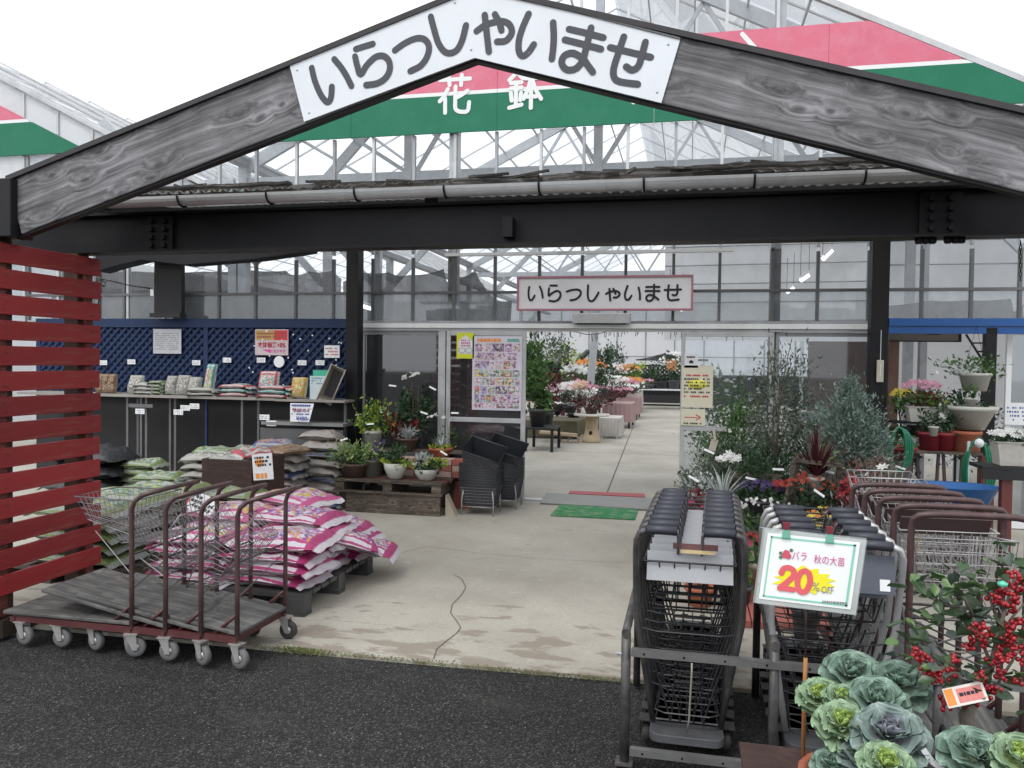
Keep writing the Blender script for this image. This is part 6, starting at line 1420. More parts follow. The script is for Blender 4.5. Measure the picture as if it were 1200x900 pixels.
for (X_, Y_, nm) in ((-2.12, 8.12, 'front'), (-1.98, 8.58, 'rear')):
    F_ = thing('basket_rack', 'wire footed rack under the '+nm+' stack of black baskets', 'rack', (X_, Y_, 0))
    for sx in (-1, 1): MB().path([(X_+sx*.17, Y_-.15, .0), (X_+sx*.17, Y_-.15, .16), (X_+sx*.15, Y_-.13, .30)], .008, 6).build('leg', ZINC, F_); MB().path([(X_+sx*.17, Y_+.15, .0), (X_+sx*.17, Y_+.15, .22)], .008, 6).build('leg', ZINC, F_)
    MB().path([(X_-.17, Y_-.15, .09), (X_+.17, Y_-.15, .09), (X_+.17, Y_+.15, .09), (X_-.17, Y_+.15, .09)], .006, 5, closed=True).build('ring', ZINC, F_)
    n = 9
    for k in range(n+1):
        lb = ('tilted black basket lying open on top of the ' if k == n else ordn(k, n+1)+' black basket of the ')+nm+' stack by the door'
        if bk0 is None: o = basketmesh().build('shopping_basket', BLACKP); bk0 = o
        else: o = bk0.copy(); C.objects.link(o)
        tag(o, lb, 'basket', 'stacked black shopping baskets')
        o.location = (X_, Y_, .10+.026*k); o.rotation_euler = (0, 0, .03*math.sin(k*3))
        if k == 0: o.location.z = .095
        if k == n: o.location = (X_+.0, Y_+.0, .10+.026*n+.17); o.rotation_euler = (.50, .30, .05)
# ================================================================ RIGHT SIDE: plants before the glass
def gp(x, y, z=0): p = pg(x, y, z); return (p.x, p.y, z)
def low(name, x, Y_, z=.0): p = px(x, 500, Y_); return (p.x, Y_, z)
DISP = thing('plant_staging', 'rough plank staging behind the carts carrying pots of flowers', 'staging', (1.2, 7.0, 0))
for (x0, x1, y0, z) in ((.25, 1.05, 6.3, .42), (.35, 1.9, 7.0, .62), (1.15, 1.95, 6.1, .42)):
    for k in range(3): MB().b2((x0, y0+k*.13, z), (x1, y0+k*.13+.115, z+.02)).build('plank', W_PAL, DISP)
    for x in (x0+.03, x1-.08):
        for y in (y0+.02, y0+.33): MB().b2((x, y, 0), (x+.045, y+.045, z)).build('leg', W_PAL, DISP)
EA = thing('wooden_easel', 'weathered timber frame leaning between the olive tree and red flowers', 'frame', (.95, 6.6, 0))
a, b = px(921, 592, 6.2), px(937, 532, 6.3); MB().beam(a, b, .03, .05).build('leaning_leg', W_PAL, EA); a, b = px(930, 538, 6.3), px(985, 545, 6.3); MB().beam(a, b, .16, .025).build('shelf_plank', W_PAL, EA); MB().b2((a.x-.02, 6.26, 0), (a.x+.02, 6.3, a.z-.02)).build('leg', W_PAL, EA); MB().b2((b.x-.03, 6.26, 0), (b.x+.01, 6.3, b.z-.02)).build('leg', W_PAL, EA)
ot = low('', 912, 7.5)
plant('olive_tree', 'tall thin olive tree with sparse grey green leaves before the glass', ot, (.17, .34, POTG), [('c', L_OLV, 2600, (0, 0, 1.22), (.34, .3, .62), .045, 30, 3.0), ('c', L_OLV, 500, (-.12, 0, .75), (.3, .25, .25), .045, 8, 3.2)], [], 'tree',
      stems=[((0, 0, .2), (.02, 0, 1.5), .016), ((0, 0, .7), (-.22, 0, 1.35), .009), ((.0, 0, .8), (.24, .05, 1.45), .009), ((.01, 0, 1.0), (-.08, .1, 1.75), .007), ((0, 0, .6), (.2, -.1, 1.1), .008), ((0, 0, 1.2), (.1, 0, 1.85), .006)])
plant('conifer', 'soft blue green conifer in front of the right window by the black post', low('', 992, 7.0), (.17, .3, POTG), [('c', L_CON, 9000, (0, 0, .92), (.34, .30, .56), .042, 60, 3.2), ('c', L_CON, 2200, (.02, 0, 1.32), (.13, .13, .20), .032, 16, 4), ('c', L_DRK, 500, (0, 0, .65), (.2, .2, .3), .05, 8, 3)], [], 'tree', stems=[((0, 0, .2), (0, 0, 1.35), .018)])
plant('conifer', 'looser grey conifer spray leaning right of the main conifer', low('', 1018, 7.25), (.13, .3, POTG), [('c', L_CON, 2600, (0, 0, .75), (.2, .2, .38), .035, 26, 3.6)], [], 'tree', stems=[((0, 0, .2), (0, 0, 1.), .012)])
plant('shrub', 'rounded dark shrub under the olive tree behind the flower pots', low('', 905, 6.95), (.15, .25, POTG), [('c', L_DRK, 900, (0, 0, .66), (.34, .25, .28), .05, 18, 2.4)], [], 'shrub')
plant('shrub', 'green leafy shrub with white flowers inside the glass right of the notices', low('', 850, 9.9), (.2, .4, POTG), [('c', L_GRN, 900, (0, 0, 1.05), (.42, .35, .55), .07, 18, 2.2)], [(F_WHT, 26, (0, 0, 1.1), (.38, .3, .45), .07)], 'shrub')
plant('shrub', 'yellowish green feathery shrub behind the cream notice', low('', 848, 9.4, .0), (.2, .3, POTG), [('c', L_YEL, 450, (0, 0, .62), (.38, .1, .22), .06, 14, 3.2), ('c', L_GRN, 500, (0, 0, .6), (.42, .12, .32), .06, 14, 3.2)], [], 'shrub')
plant('shrub', 'large dark green bush beside the right jamb, left of the olive tree', low('', 868, 8.2), (.2, .3, POTG), [('c', L_GRN, 800, (0, 0, .82), (.32, .28, .42), .06, 18, 2.6), ('c', L_DRK, 600, (0, 0, .6), (.34, .3, .3), .06, 14, 2.6)], [(F_WHT, 10, (0, 0, .9), (.3, .25, .3), .04)], 'shrub')
plant('shrub', 'fine leaved bush between the right jamb and the dark shrub', low('', 842, 7.4), (.16, .3, POTG), [('c', L_OLV, 800, (0, 0, .62), (.24, .22, .34), .045, 16, 3)], [], 'shrub')
plant('potted_plant', 'silver grey bush with a pale tray beside it behind the dark carts', low('', 820, 6.6, .02), (.15, .25, POTG), [('c', L_SIL, 260, (0, 0, .52), (.22, .2, .2), .05, 12, 2), ('c', L_OLV, 500, (0, 0, .50), (.25, .22, .24), .05, 12, 2.4)], [])
t = thing('cream_tray', 'pale curved plastic tray stood on edge in the silver bush', 'tray', px(836, 515, 6.7)); P = [px(836, 502, 6.7), px(838, 515, 6.7), px(834, 528, 6.7)]; m = MB(); m.beam(P[0], P[1], .02, .06); m.beam(P[1], P[2], .02, .055); m.build('tray', CREAMT, t)
plant('potted_plant', 'bronze leafed plant with magenta flowers left of the dark cart handles', low('', 806, 6.2), (.13, .2, POTG), [('c', L_RED, 500, (0, 0, .42), (.18, .18, .22), .05, 12, 2)], [(F_MAG, 16, (.03, -.1, .50), (.1, .05, .09), .05)])
plant('potted_plant', 'pale yellow primulas in a terracotta pot between the cart grips', low('', 824, 5.4), (.1, .13, TERRA), [('c', L_GRN, 110, (0, 0, .42), (.13, .12, .12), .06, 6, 1.8)], [(MI('pale_yellow_petal', [(.6, .62, .2), (.72, .75, .4)], .6, .2), 34, (0, 0, .5), (.12, .1, .12), .055)], stems=[((0, 0, .1), (0, 0, .4), .01)])
plant('potted_plant', 'white mophead flowers on silver strap leaves above the dark carts', low('', 848, 6.3, .44), (.09, .12, POTG), [('s', L_SIL, 40, (0, 0, .1), .3, .02, .6, .4)], [(F_WHT, 16, (.05, -.04, .42), (.09, .05, .07), .07)], stems=[((0, 0, .1), (.05, 0, .42), .003)])
plant('potted_plant', 'dark violet flowers in a low pot right of the white mopheads', low('', 893, 6.42, .44), (.1, .12, POTG), [('c', L_DRK, 170, (0, 0, .17), (.17, .13, .09), .05, 7, 2)], [(F_PUR, 50, (0, -.02, .2), (.17, .1, .08), .04)])
plant('potted_plant', 'deep red double flower beside the leaning timber leg', low('', 918, 6.42, .44), (.09, .12, POTG), [('c', L_DRK, 100, (0, 0, .16), (.13, .12, .08), .05, 5, 2)], [(F_RED, 26, (0, -.05, .22), (.09, .05, .06), .05)])
plant('potted_plant', 'small white flowers over green leaves in front of the violet pot', low('', 893, 6.1, .26), (.12, .14, POTG), [('c', L_DRK, 240, (0, 0, .24), (.22, .16, .12), .045, 8, 2), ('c', L_GRN, 120, (0, 0, .22), (.2, .15, .1), .05, 6, 3)], [(F_WHT, 34, (.02, -.02, .30), (.22, .12, .07), .032)])
plant('potted_plant', 'red and yellow pansies in a broad cream pot behind the silver carts', low('', 897, 5.75), (.20, .26, M('cream_ceramic', (.46, .38, .31), .6, dirt=(.35, .28, .22)), .15), [('c', L_GRN, 220, (0, 0, .33), (.2, .18, .12), .05, 8, 2), ('s', L_GRN, 30, (.05, 0, .26), .32, .012, .5, .3)], [(F_RED, 9, (-.06, -.06, .40), (.07, .05, .05), .06), (F_YEL, 14, (.06, -.06, .44), (.08, .05, .07), .06)])
plant('potted_plant', 'magenta geranium hanging beside the right grips of the dark carts', low('', 868, 5.4), (.1, .16, POTG), [('c', L_GRN, 90, (0, 0, .28), (.12, .12, .14), .055, 6, 1.5)], [(F_MAG, 26, (.0, -.05, .42), (.07, .05, .07), .055), (F_YEL, 8, (-.04, 0, .62), (.05, .05, .08), .05)], stems=[((0, 0, .1), (0, 0, .6), .006)])
RB = thing('red_pavers', 'patch of dull red brick pavers under the flower pots behind the carts', 'pavers', (.6, 5.4, 0))
for i in range(6):
    for j in range(4): MB().b2((.30+i*.11, 5.0+j*.22, .002), (.30+i*.11+.102, 5.0+j*.22+.212, .045)).build('brick', BRICKR, RB, .002)
plant('potted_plant', 'orange red chrysanthemums spreading over the right staging', low('', 945, 6.3, .44), (.12, .12, POTG), [('c', L_DRK, 320, (0, 0, .18), (.22, .16, .14), .045, 9, 2)], [(MI('scarlet_petal', [(.25, .02, .01), (.42, .06, .02)], .5, .2), 44, (0, -.02, .22), (.2, .12, .14), .045)])
plant('potted_plant', 'yellow and orange daisies low behind the silver cart handles', low('', 965, 5.7, .2), (.14, .16, POTG), [('c', L_GRN, 260, (0, 0, .27), (.22, .16, .14), .045, 9, 3)], [(F_YEL, 18, (.02, -.05, .33), (.18, .1, .12), .045), (F_ORG, 22, (.05, -.05, .33), (.18, .1, .12), .05), (F_PNK, 8, (.1, -.05, .36), (.1, .08, .1), .04)])
plant('potted_plant', 'deep crimson cockscomb plumes next to the first brown handles', low('', 1000, 6.0, .25), (.12, .16, POTG), [('c', L_RED, 300, (0, 0, .33), (.12, .1, .24), .06, 10, 2)], [(F_RED, 40, (-.02, -.04, .38), (.08, .06, .2), .05), (F_MAG, 18, (-.08, -.06, .2), (.07, .05, .1), .05)])
plant('potted_plant', 'small magenta cyclamen between the silver carts and brown handles', low('', 1013, 5.2), (.1, .16, POTG), [('c', L_GRN, 70, (0, 0, .35), (.1, .1, .15), .05, 5, 1.5)], [(F_MAG, 18, (.02, -.04, .47), (.06, .05, .08), .055)], stems=[((0, 0, .1), (0, 0, .4), .006)])
plant('potted_plant', 'grey green succulent tuft rising between the silver cart grips', low('', 950, 4.9), (.09, .2, POTG), [('c', L_OLV, 110, (0, 0, .62), (.1, .1, .14), .05, 6, 2), ('s', L_SIL, 18, (0, 0, .5), .22, .02, .6, .3)], [], stems=[((0, 0, .2), (0, 0, .6), .008)])
plant('potted_plant', 'red leafed dracaena with sword leaves in front of the brown board', low('', 958, 6.32, .62), (.06, .15, POTW), [('s', L_MAR, 46, (0, 0, .16), .42, .024, .95, .25)], [])
plant('potted_plant', 'pale tall pot with cream and green leaves beside the dracaena', low('', 966, 6.5, .60), (.075, .24, M('weathered_white_pot', (.36, .36, .32), .7, dirt=(.2, .2, .16)), .05), [('c', L_LIM, 110, (0, 0, .3), (.09, .09, .08), .045, 5, 2)], [])
plant('potted_plant', 'slim white pot behind the wooden frame next to the conifer', low('', 978, 6.55, .60), (.06, .22, M('weathered_white_pot', (.36, .36, .32), .7), .045), [('c', L_LIM, 60, (0, 0, .26), (.08, .08, .05), .045, 5, 2)], [])
plant('ornamental_grass', 'reddish feathery grass plumes left of the green hose', low('', 1022, 6.4), (.12, .2, POTG), [('s', L_GRS, 260, (0, 0, .2), .75, .010, .5, .5), ('c', L_GRS, 400, (0, 0, .80), (.2, .15, .18), .03, 16, 4)], [(F_WHT, 2, (.05, -.1, .85), (.02, .02, .02), .09)], 'grass')
plant('potted_plant', 'silvery dusty miller leaves left of the orange plumes', low('', 1008, 6.05, .3), (.12, .16, POTG), [('c', L_SIL, 420, (0, 0, .30), (.16, .14, .15), .05, 10, 3)], [])
plant('potted_plant', 'orange yellow plumed celosia behind the furthest brown handle', low('', 1026, 6.0, .28), (.09, .14, POTG), [('c', L_GRN, 90, (0, 0, .2), (.1, .1, .08), .05, 5, 2)], [(F_ORG, 26, (0, -.02, .34), (.06, .05, .11), .04), (F_YEL, 20, (0, -.02, .32), (.06, .05, .10), .04)])
plant('potted_plant', 'silver leaved bush with pale sprays right of the orange plumes', low('', 1046, 6.1, .3), (.12, .16, POTG), [('c', L_SIL, 250, (0, 0, .28), (.18, .14, .15), .05, 10, 2.6), ('c', L_GRN, 180, (0, 0, .25), (.18, .14, .13), .05, 10, 2.6)], [])
plant('potted_plant', 'lime green plant with white flower in a yellow pot above the handles', low('', 1070, 6.0, .30), (.085, .14, M('yellow_plastic_pot', (.7, .42, .02), .5), .06), [('c', L_YEL, 260, (0, 0, .27), (.12, .11, .16), .045, 9, 2)], [(F_WHT, 8, (-.03, -.03, .46), (.05, .03, .03), .045)])
# brown board behind the right window
BRD = thing('brown_board', 'tall brown board standing inside the right hand window', 'board', (1.6, 9.35, 0)); a, b = px(946, 470, 9.3).x, px(1040, 470, 9.3).x
MB().b2((a, 9.3, 0), (b, 9.34, 1.88)).build('board', M('dull_brown_panel', (.15, .095, .075), .7, var=.25, scale=2, dirt=(.22, .16, .13)), BRD)
WH = thing('white_trough', 'long pale trough on the inner sill behind the olive tree', 'trough', px(940, 487, 9.2)); a, b = px(918, 492, 9.15), px(965, 483, 9.15); MB().b2((a.x, 9.12, a.z), (b.x, 9.25, b.z)).build('trough', POTW, WH)
# ================================================================ RIGHT BAY
TB = thing('potting_table', 'rough timber table with splayed rusty legs under the red pots', 'table', (2.7, 8.2, 0))
a, b = px(1062, 531, 8.0), px(1152, 529, 8.0); zt2 = a.z
for k in range(4): MB().b2((a.x, 8.0+k*.13, zt2), (b.x, 8.0+k*.13+.12, zt2+.022)).build('plank', W_PAL, TB)
for x in (a.x+.1, (a.x+b.x)/2, b.x-.12):
    for s_ in (-1, 1): MB().beam((x+s_*.06, 8.05, 0), (x+s_*.02, 8.1, zt2), .025, .025).build('leg', BROWNP, TB)
zz = zt2+.024
plant('potted_plant', 'dark red square pot of tall foliage, left of the pair on the table', low('', 1090, 8.15, zz), (.10, .17, POTR, .085), [('c', L_DRK, 120, (0, 0, .27), (.12, .12, .12), .05, 6, 2)], [])
plant('potted_plant', 'dark red square pot, right of the pair on the table', low('', 1107, 8.15, zz), (.10, .17, POTR, .085), [('c', L_DRK, 100, (0, 0, .24), (.12, .12, .1), .05, 6, 2)], [(F_WHT, 5, (-.05, -.05, .3), (.04, .04, .04), .05)])
plant('potted_plant', 'small white pot held before the dark red pots', low('', 1094, 8.05, zz+.14), (.045, .09, POTW), [('c', L_OLV, 40, (0, 0, .14), (.06, .06, .07), .035, 4, 2)], [])
plant('potted_plant', 'terracotta block pot under the big white urn', low('', 1132, 8.15, zz), (.13, .19, TERRA, .12), [], [])
plant('potted_plant', 'big white ribbed urn beside the black post', low('', 1138, 8.2, zz+.20), (.21, .22, POTW, .11), [('c', L_DRK, 200, (0, .05, .26), (.2, .16, .12), .05, 8, 2)], [])
plant('potted_plant', 'small white pot standing in the big urn', low('', 1137, 8.12, zz+.40), (.05, .1, POTW), [('c', L_GRN, 40, (0, 0, .16), (.06, .06, .08), .035, 4, 2)], [])
SH2 = thing('wall_shelf', 'dark wire shelf holding the long white planter in the right bay', 'shelf', (2.5, 8.6, 1)); p = px(1085, 494, 8.5); MB().b2((p.x-.32, 8.4, p.z-.02), (p.x+.30, 8.62, p.z)).build('shelf_board', BLACK, SH2)
for x in (p.x-.28, p.x+.25): MB().b2((x, 8.45, 0), (x+.02, 8.47, p.z-.021)).build('leg', BLACK, SH2)
WP2 = thing('window_box', 'long white planter of bronze and green foliage on the wire shelf', 'planter', (p.x, 8.5, p.z)); trough(WP2, .36, .16, .14, POTW)
for mt_, n, c_, r_ in ((L_RED, 150, (0, 0, .2), (.15, .1, .1)), (L_YEL, 90, (.12, 0, .19), (.1, .1, .07)), (L_GRN, 260, (-.05, 0, .18), (.28, .12, .1))): _ps[0] += 1; V, F = leaves(n, c_, r_, .05, _ps[0], 8, 2); npmesh('foliage', V, F, mt_, WP2)
plant('potted_plant', 'pink chrysanthemums massed above the long white planter', low('', 1076, 8.75, .9), (.1, .12, POTG), [('c', L_DRK, 200, (0, 0, .36), (.2, .14, .12), .05, 8, 2)], [(F_PNK, 80, (0, -.03, .48), (.2, .12, .10), .05), (F_MAG, 20, (0, -.04, .40), (.15, .1, .06), .045)], stems=[((0, 0, .1), (0, 0, .4), .01)])
plant('potted_plant', 'yellow chrysanthemums at the left end of the right bay', low('', 1056, 8.75, .88), (.1, .12, POTG), [('c', L_DRK, 90, (0, 0, .3), (.14, .1, .12), .05, 6, 2)], [(F_YEL, 36, (0, -.03, .42), (.13, .08, .08), .055)], stems=[((0, 0, .1), (0, 0, .4), .01)])
plant('potted_plant', 'pale pink flowers trailing right of the massed chrysanthemums', low('', 1090, 8.72, .85), (.08, .12, POTG), [('c', L_OLV, 80, (0, 0, .28), (.12, .1, .14), .05, 6, 2)], [(F_PNK, 30, (.02, -.03, .38), (.12, .08, .1), .045)])
hb = px(1142, 458, 8.35)
HB = plant('hanging_basket', 'white hanging pot of trailing foliage by the scroll bracket', (hb.x, 8.35, hb.z), (.14, .17, POTW, .10), [('c', L_GRN, 200, (-.05, 0, .22), (.28, .18, .10), .055, 9, 2.4), ('c', L_SIL, 60, (-.12, -.05, .2), (.2, .1, .08), .05, 6, 2.4)], [], 'hanging basket')
m = MB(); m.bar((-.1, 0, .17), (0, 0, .62), .002, 3); m.bar((.1, 0, .17), (0, 0, .62), .002, 3); o = m.build('chain', BLACK); o.parent = HB
plant('shrub', 'dark leafy mass filling the back of the right bay', low('', 1130, 9.3), (.2, .3, POTG), [('c', L_DRK, 1100, (0, 0, .95), (.42, .3, .42), .06, 20, 2.4), ('c', L_OLV, 350, (-.05, -.1, 1.0), (.4, .25, .3), .05, 12, 3)], [(F_WHT, 14, (-.1, -.15, .95), (.25, .1, .2), .035)], 'shrub')
plant('shrub', 'dark green bush at the foot of the black porch post', low('', 1052, 8.3), (.16, .25, POTG), [('c', L_DRK, 700, (0, 0, .75), (.22, .2, .3), .05, 14, 2.2), ('c', L_GRN, 160, (0, 0, .7), (.2, .2, .22), .05, 8, 2.2)], [], 'shrub')
plant('potted_plant', 'red bowl of flowers standing before the dark green bush', low('', 1053, 7.9, .78), (.16, .09, POTR, .13), [('c', L_GRN, 60, (0, 0, .12), (.12, .1, .05), .04, 5, 2)], [(F_WHT, 5, (-.1, -.05, .16), (.05, .04, .03), .04)])
t = thing('pedestal', 'grey block pedestal under the red flower bowl', 'pedestal', low('', 1053, 7.9)); p = low('', 1053, 7.9); MB().b2((p[0]-.1, 7.82, 0), (p[0]+.1, 7.98, .778)).build('block', M('grey_block', (.12, .12, .115), .85), t)
def hose(name, label, x, y, Y_, r, n):
    m = MB(); c0_ = px(x, y, Y_)
    for k in range(n): m.path([c0_+Vector((r*(.30+.06*k)*math.cos(2*PI*q/16)+.01*k, .015*k, r*math.sin(2*PI*q/16)*(1-.03*k))) for q in range(16)], .011, 6, closed=True)
    o = m.build(name, HOSE); tag(o, label, 'hose')
hose('garden_hose', 'green garden hose coiled left of the potting table', 1053, 527, 7.6, .20, 4); hose('garden_hose', 'green garden hose hanging by the black post above the blue tub', 1145, 552, 7.4, .27, 4)
HR = thing('hose_stand', 'thin grey stand with white tap head carrying the right hose', 'stand', low('', 1143, 7.4)); p = px(1143, 520, 7.42); MB().path([(p.x-.05, 7.42, 0), (p.x-.05, 7.42, p.z+.02)], .015, 6).build('pole', STEEL, HR); blobm = MB(); blob(blobm, (p.x+.01, 7.36, p.z+.01), .04, 8); blobm.build('tap_head', WHITE, HR)
BT = thing('blue_tub', 'bright blue oval plastic tub behind the furthest brown handles', 'tub', low('', 1118, 7.0)); p = px(1118, 580, 7.0); bt = MB().lathe([(.20, 0), (.27, .16), (.29, .17), (.26, .165), (.19, .015), (.001, .012)], (0, 0, 0), 20).build('tub', BLUET); bt.parent = BT; BT.location.z = p.z-.09; bt.scale = (1.25, .8, 1)
BS2 = thing('tub_block', 'low concrete block under the blue tub', 'block', low('', 1118, 7.0)); q = BT.location; MB().b2((q.x-.15, 6.9, 0), (q.x+.15, 7.1, q.z)).build('block', M('grey_block', (.12, .12, .115), .85), BS2)
FT = thing('white_flower_trough', 'pebbled white trough of white flowers at the right edge', 'planter', (0, 0, 0)); p = px(1193, 545, 6.6); FT.location = (p.x, 6.6, p.z); trough(FT, .34, .18, .17, M('mottled_white_trough', (.5, .48, .44), .8, var=.3, scale=30, bump=.01))
V, F = leaves(200, (0, 0, .2), (.16, .1, .06), .05, 901, 8, 2); npmesh('foliage', V, F, L_DRK, FT); V, F = flowers(46, (-.02, -.02, .21), (.2, .1, .06), .055, 902); npmesh('blossom', V, F, F_WHT, FT)
FS = thing('dark_bench', 'dark slatted bench with red brown post under the white flower trough', 'bench', (p.x, 6.6, 0))
for k in range(3): MB().b2((p.x-.28, 6.48+k*.1, p.z-.03), (p.x+.5, 6.48+k*.1+.09, p.z-.004)).build('slat', DARKW, FS)
MB().b2((p.x-.28, 6.47, p.z-.10), (p.x+.5, 6.49, p.z-.032)).build('apron', DARKW, FS); q = px(1174, 580, 6.6); MB().b2((q.x-.035, 6.5, 0), (q.x+.035, 6.57, p.z-.032)).build('leg', REDW, FS); MB().b2((p.x+.4, 6.5, 0), (p.x+.46, 6.57, p.z-.032)).build('leg', REDW, FS)
# tag on the porch post, chain
TT = thing('thermometer_tag', 'cream rounded tag hanging by a string on the right black post', 'tag', px(1031, 436, 8.55)); a, b = px(1027, 448, 8.56), px(1036, 422, 8.56)
MB().b2((a.x, 8.555, a.z), (b.x, 8.575, b.z)).build('tag', M('aged_cream_plastic', (.45, .43, .34), .5), TT, .008); MB().b2((a.x+.03, 8.552, a.z+.06), (b.x-.03, 8.556, b.z-.04)).build('scale', PAPER, TT); MB().bar(((a.x+b.x)/2, 8.56, b.z), ((a.x+b.x)/2, 8.56, b.z+.30), .003, 4).build('string', PAPER, TT)
CH = MB()
for k in range(9):
    c0_ = px(1196, 285+k*5.2, 4.5); CH.path([c0_+Vector((.006*math.cos(2*PI*q/8)*(1 if k % 2 else .2), .006*math.cos(2*PI*q/8)*(0 if k % 2 else 1), .014*math.sin(2*PI*q/8))) for q in range(8)], .0022, 4, closed=True)
tag(CH.build('hanging_chain', BLACK), 'short black chain hanging from the beam at the right edge', 'chain')
# ================================================================ INSIDE THE GREENHOUSE
def ip(name, label, x, yb, Y_, potd, fol, flo=(), cat='potted plant', z=None, stems=None):
    if z is None: Y_ = min(Y_*1.3, 29.4+.4*math.sin(x))
    p = px(x, yb, Y_); t = plant(name, label, (p.x, Y_, p.z if z is None else z), potd, fol, flo, cat, None, stems); t.scale = (1.3,)*3; return t
def table(name, label, x0, x1, y, Y_, dep, mat, leg, skirt=None, th=.03):
    a, b = px(x0, y, Y_), px(x1, y, Y_); t = thing(name, label, 'table', ((a.x+b.x)/2, Y_, 0)); z = a.z
    MB().b2((a.x, Y_, z-th), (b.x, Y_+dep, z)).build('tabletop', mat, t)
    if skirt:
        m = MB(); n = 24
        for (p0, p1) in (((a.x, Y_-.012), (b.x+.012, Y_-.012)), ((b.x+.012, Y_-.012), (b.x+.012, Y_+dep))):
            o = len(m.v); p0, p1 = Vector((*p0, 0)), Vector((*p1, 0)); nn = (p1-p0).normalized().cross(Vector((0, 0, 1)))
            vs = []
            for i in range(n+1):
                q = p0.lerp(p1, i/n)+nn*.03*math.sin(i*1.7); vs.append((p0.lerp(p1, i/n).x, p0.lerp(p1, i/n).y, z+.003)); vs.append((q.x, q.y, z*skirt[1]))
            m.add(vs, [(2*i, 2*i+1, 2*i+3, 2*i+2) for i in range(n)], True)
        m.build('cloth', skirt[0], t); MB().b2((a.x-.01, Y_-.012, z+.001), (b.x+.012, Y_+dep, z+.006)).build('cloth_top', skirt[0], t)
    for x in (a.x+.03, b.x-.08):
        for yy in (Y_+.03, Y_+dep-.08): MB().b2((x, yy, 0), (x+.05, yy+.05, z-th)).build('leg', leg, t)
    return t, z
table('plant_bench', 'long low olive bench of plants just inside the doorway on the left', 600, 676, 492, 16.6, 1.4, M('olive_cloth', (.15, .14, .09), .9), DARKW, (M('olive_cloth', (.15, .14, .09), .9), .12))
BN = thing('bench', 'narrow pale wooden bench on thin legs before the olive plant bench', 'bench', (-3, 12.2, 0)); a, b = px(633, 506, 15.9), px(676, 510, 15.9)
MB().beam((a.x, 15.9, a.z), (b.x, 15.9, b.z), .22, .05).build('seat', BRASSW, BN)
for x, t_ in ((a.x+.75, .12), (b.x-.3, -.1)): MB().beam((x, 15.9, 0), (x+t_, 15.9, a.z-.03), .03, .03).build('leg', BRASSW, BN); MB().beam((x+.1, 15.9, 0), (x-t_+.1, 15.9, a.z-.03), .03, .03).build('leg', BRASSW, BN)
RT = thing('round_table', 'round white topped table on a thick hollowed log pedestal', 'table', pg(693, 518)); p = pg(693, 518); q = px(695, 485, p.y)
MB().lathe([(.19, 0), (.2, .03), (.155, .12), (.12, q.z*.6), (.13, q.z-.04)], (p.x, p.y, 0), 18).build('log_pedestal', BRASSW, RT); MB().lathe([(.36, q.z-.04), (.37, q.z-.02), (.37, q.z), (.001, q.z+.002)], (p.x, p.y, 0), 24).build('tabletop', M('white_stone_top', (.6, .58, .52), .6), RT)
MB().lathe([(.001, -.012), (.035, -.01), (.04, 0)], (p.x, p.y-.155, .2), 10, 'y').build('hollow', SOIL, RT)
ip('potted_plant', 'dark red leaved plant standing on the round table', 693, 484, p.y, (.12, .1, POTB), [('c', L_RED, 260, (0, 0, .2), (.30, .2, .13), .06, 9, 2), ('c', L_DRK, 120, (0, 0, .16), (.25, .2, .1), .06, 7, 2)], z=q.z+.003)
table('draped_table', 'low table under a sheer white cloth right of the round table', 702, 726, 490, 17.0, 1.0, WHITE, WHITE, (CLOTHW, .12))
table('draped_table', 'rose cloth table nearest the round table', 706, 740, 473, 19.8, 1.4, CLOTH, DARKW, (CLOTH, .25))
table('draped_table', 'rose cloth table second along the aisle', 722, 748, 466, 23., 1.6, CLOTH, DARKW, (CLOTH, .25))
table('draped_table', 'pale cloth table third along the aisle', 731, 750, 459, 26.2, 1.6, CLOTH, DARKW, (CLOTHW, .3))
table('draped_table', 'white topped table of pots behind the cream roses', 640, 705, 474, 19., 1.4, WHITE, DARKW)
table('black_table', 'long black framed table with a white top at the end of the aisle', 748, 800, 456, 28.6, 1., WHITE, BLACK)
t = thing('lower_bar', 'black footrail frame beneath the long aisle end table', 'frame', px(770, 475, 28.55)); a, b = px(750, 475, 28.5), px(800, 475, 28.5); MB().b2((a.x, 28.45, a.z), (b.x, 28.5, a.z+.06)).build('rail', BLACK, t)
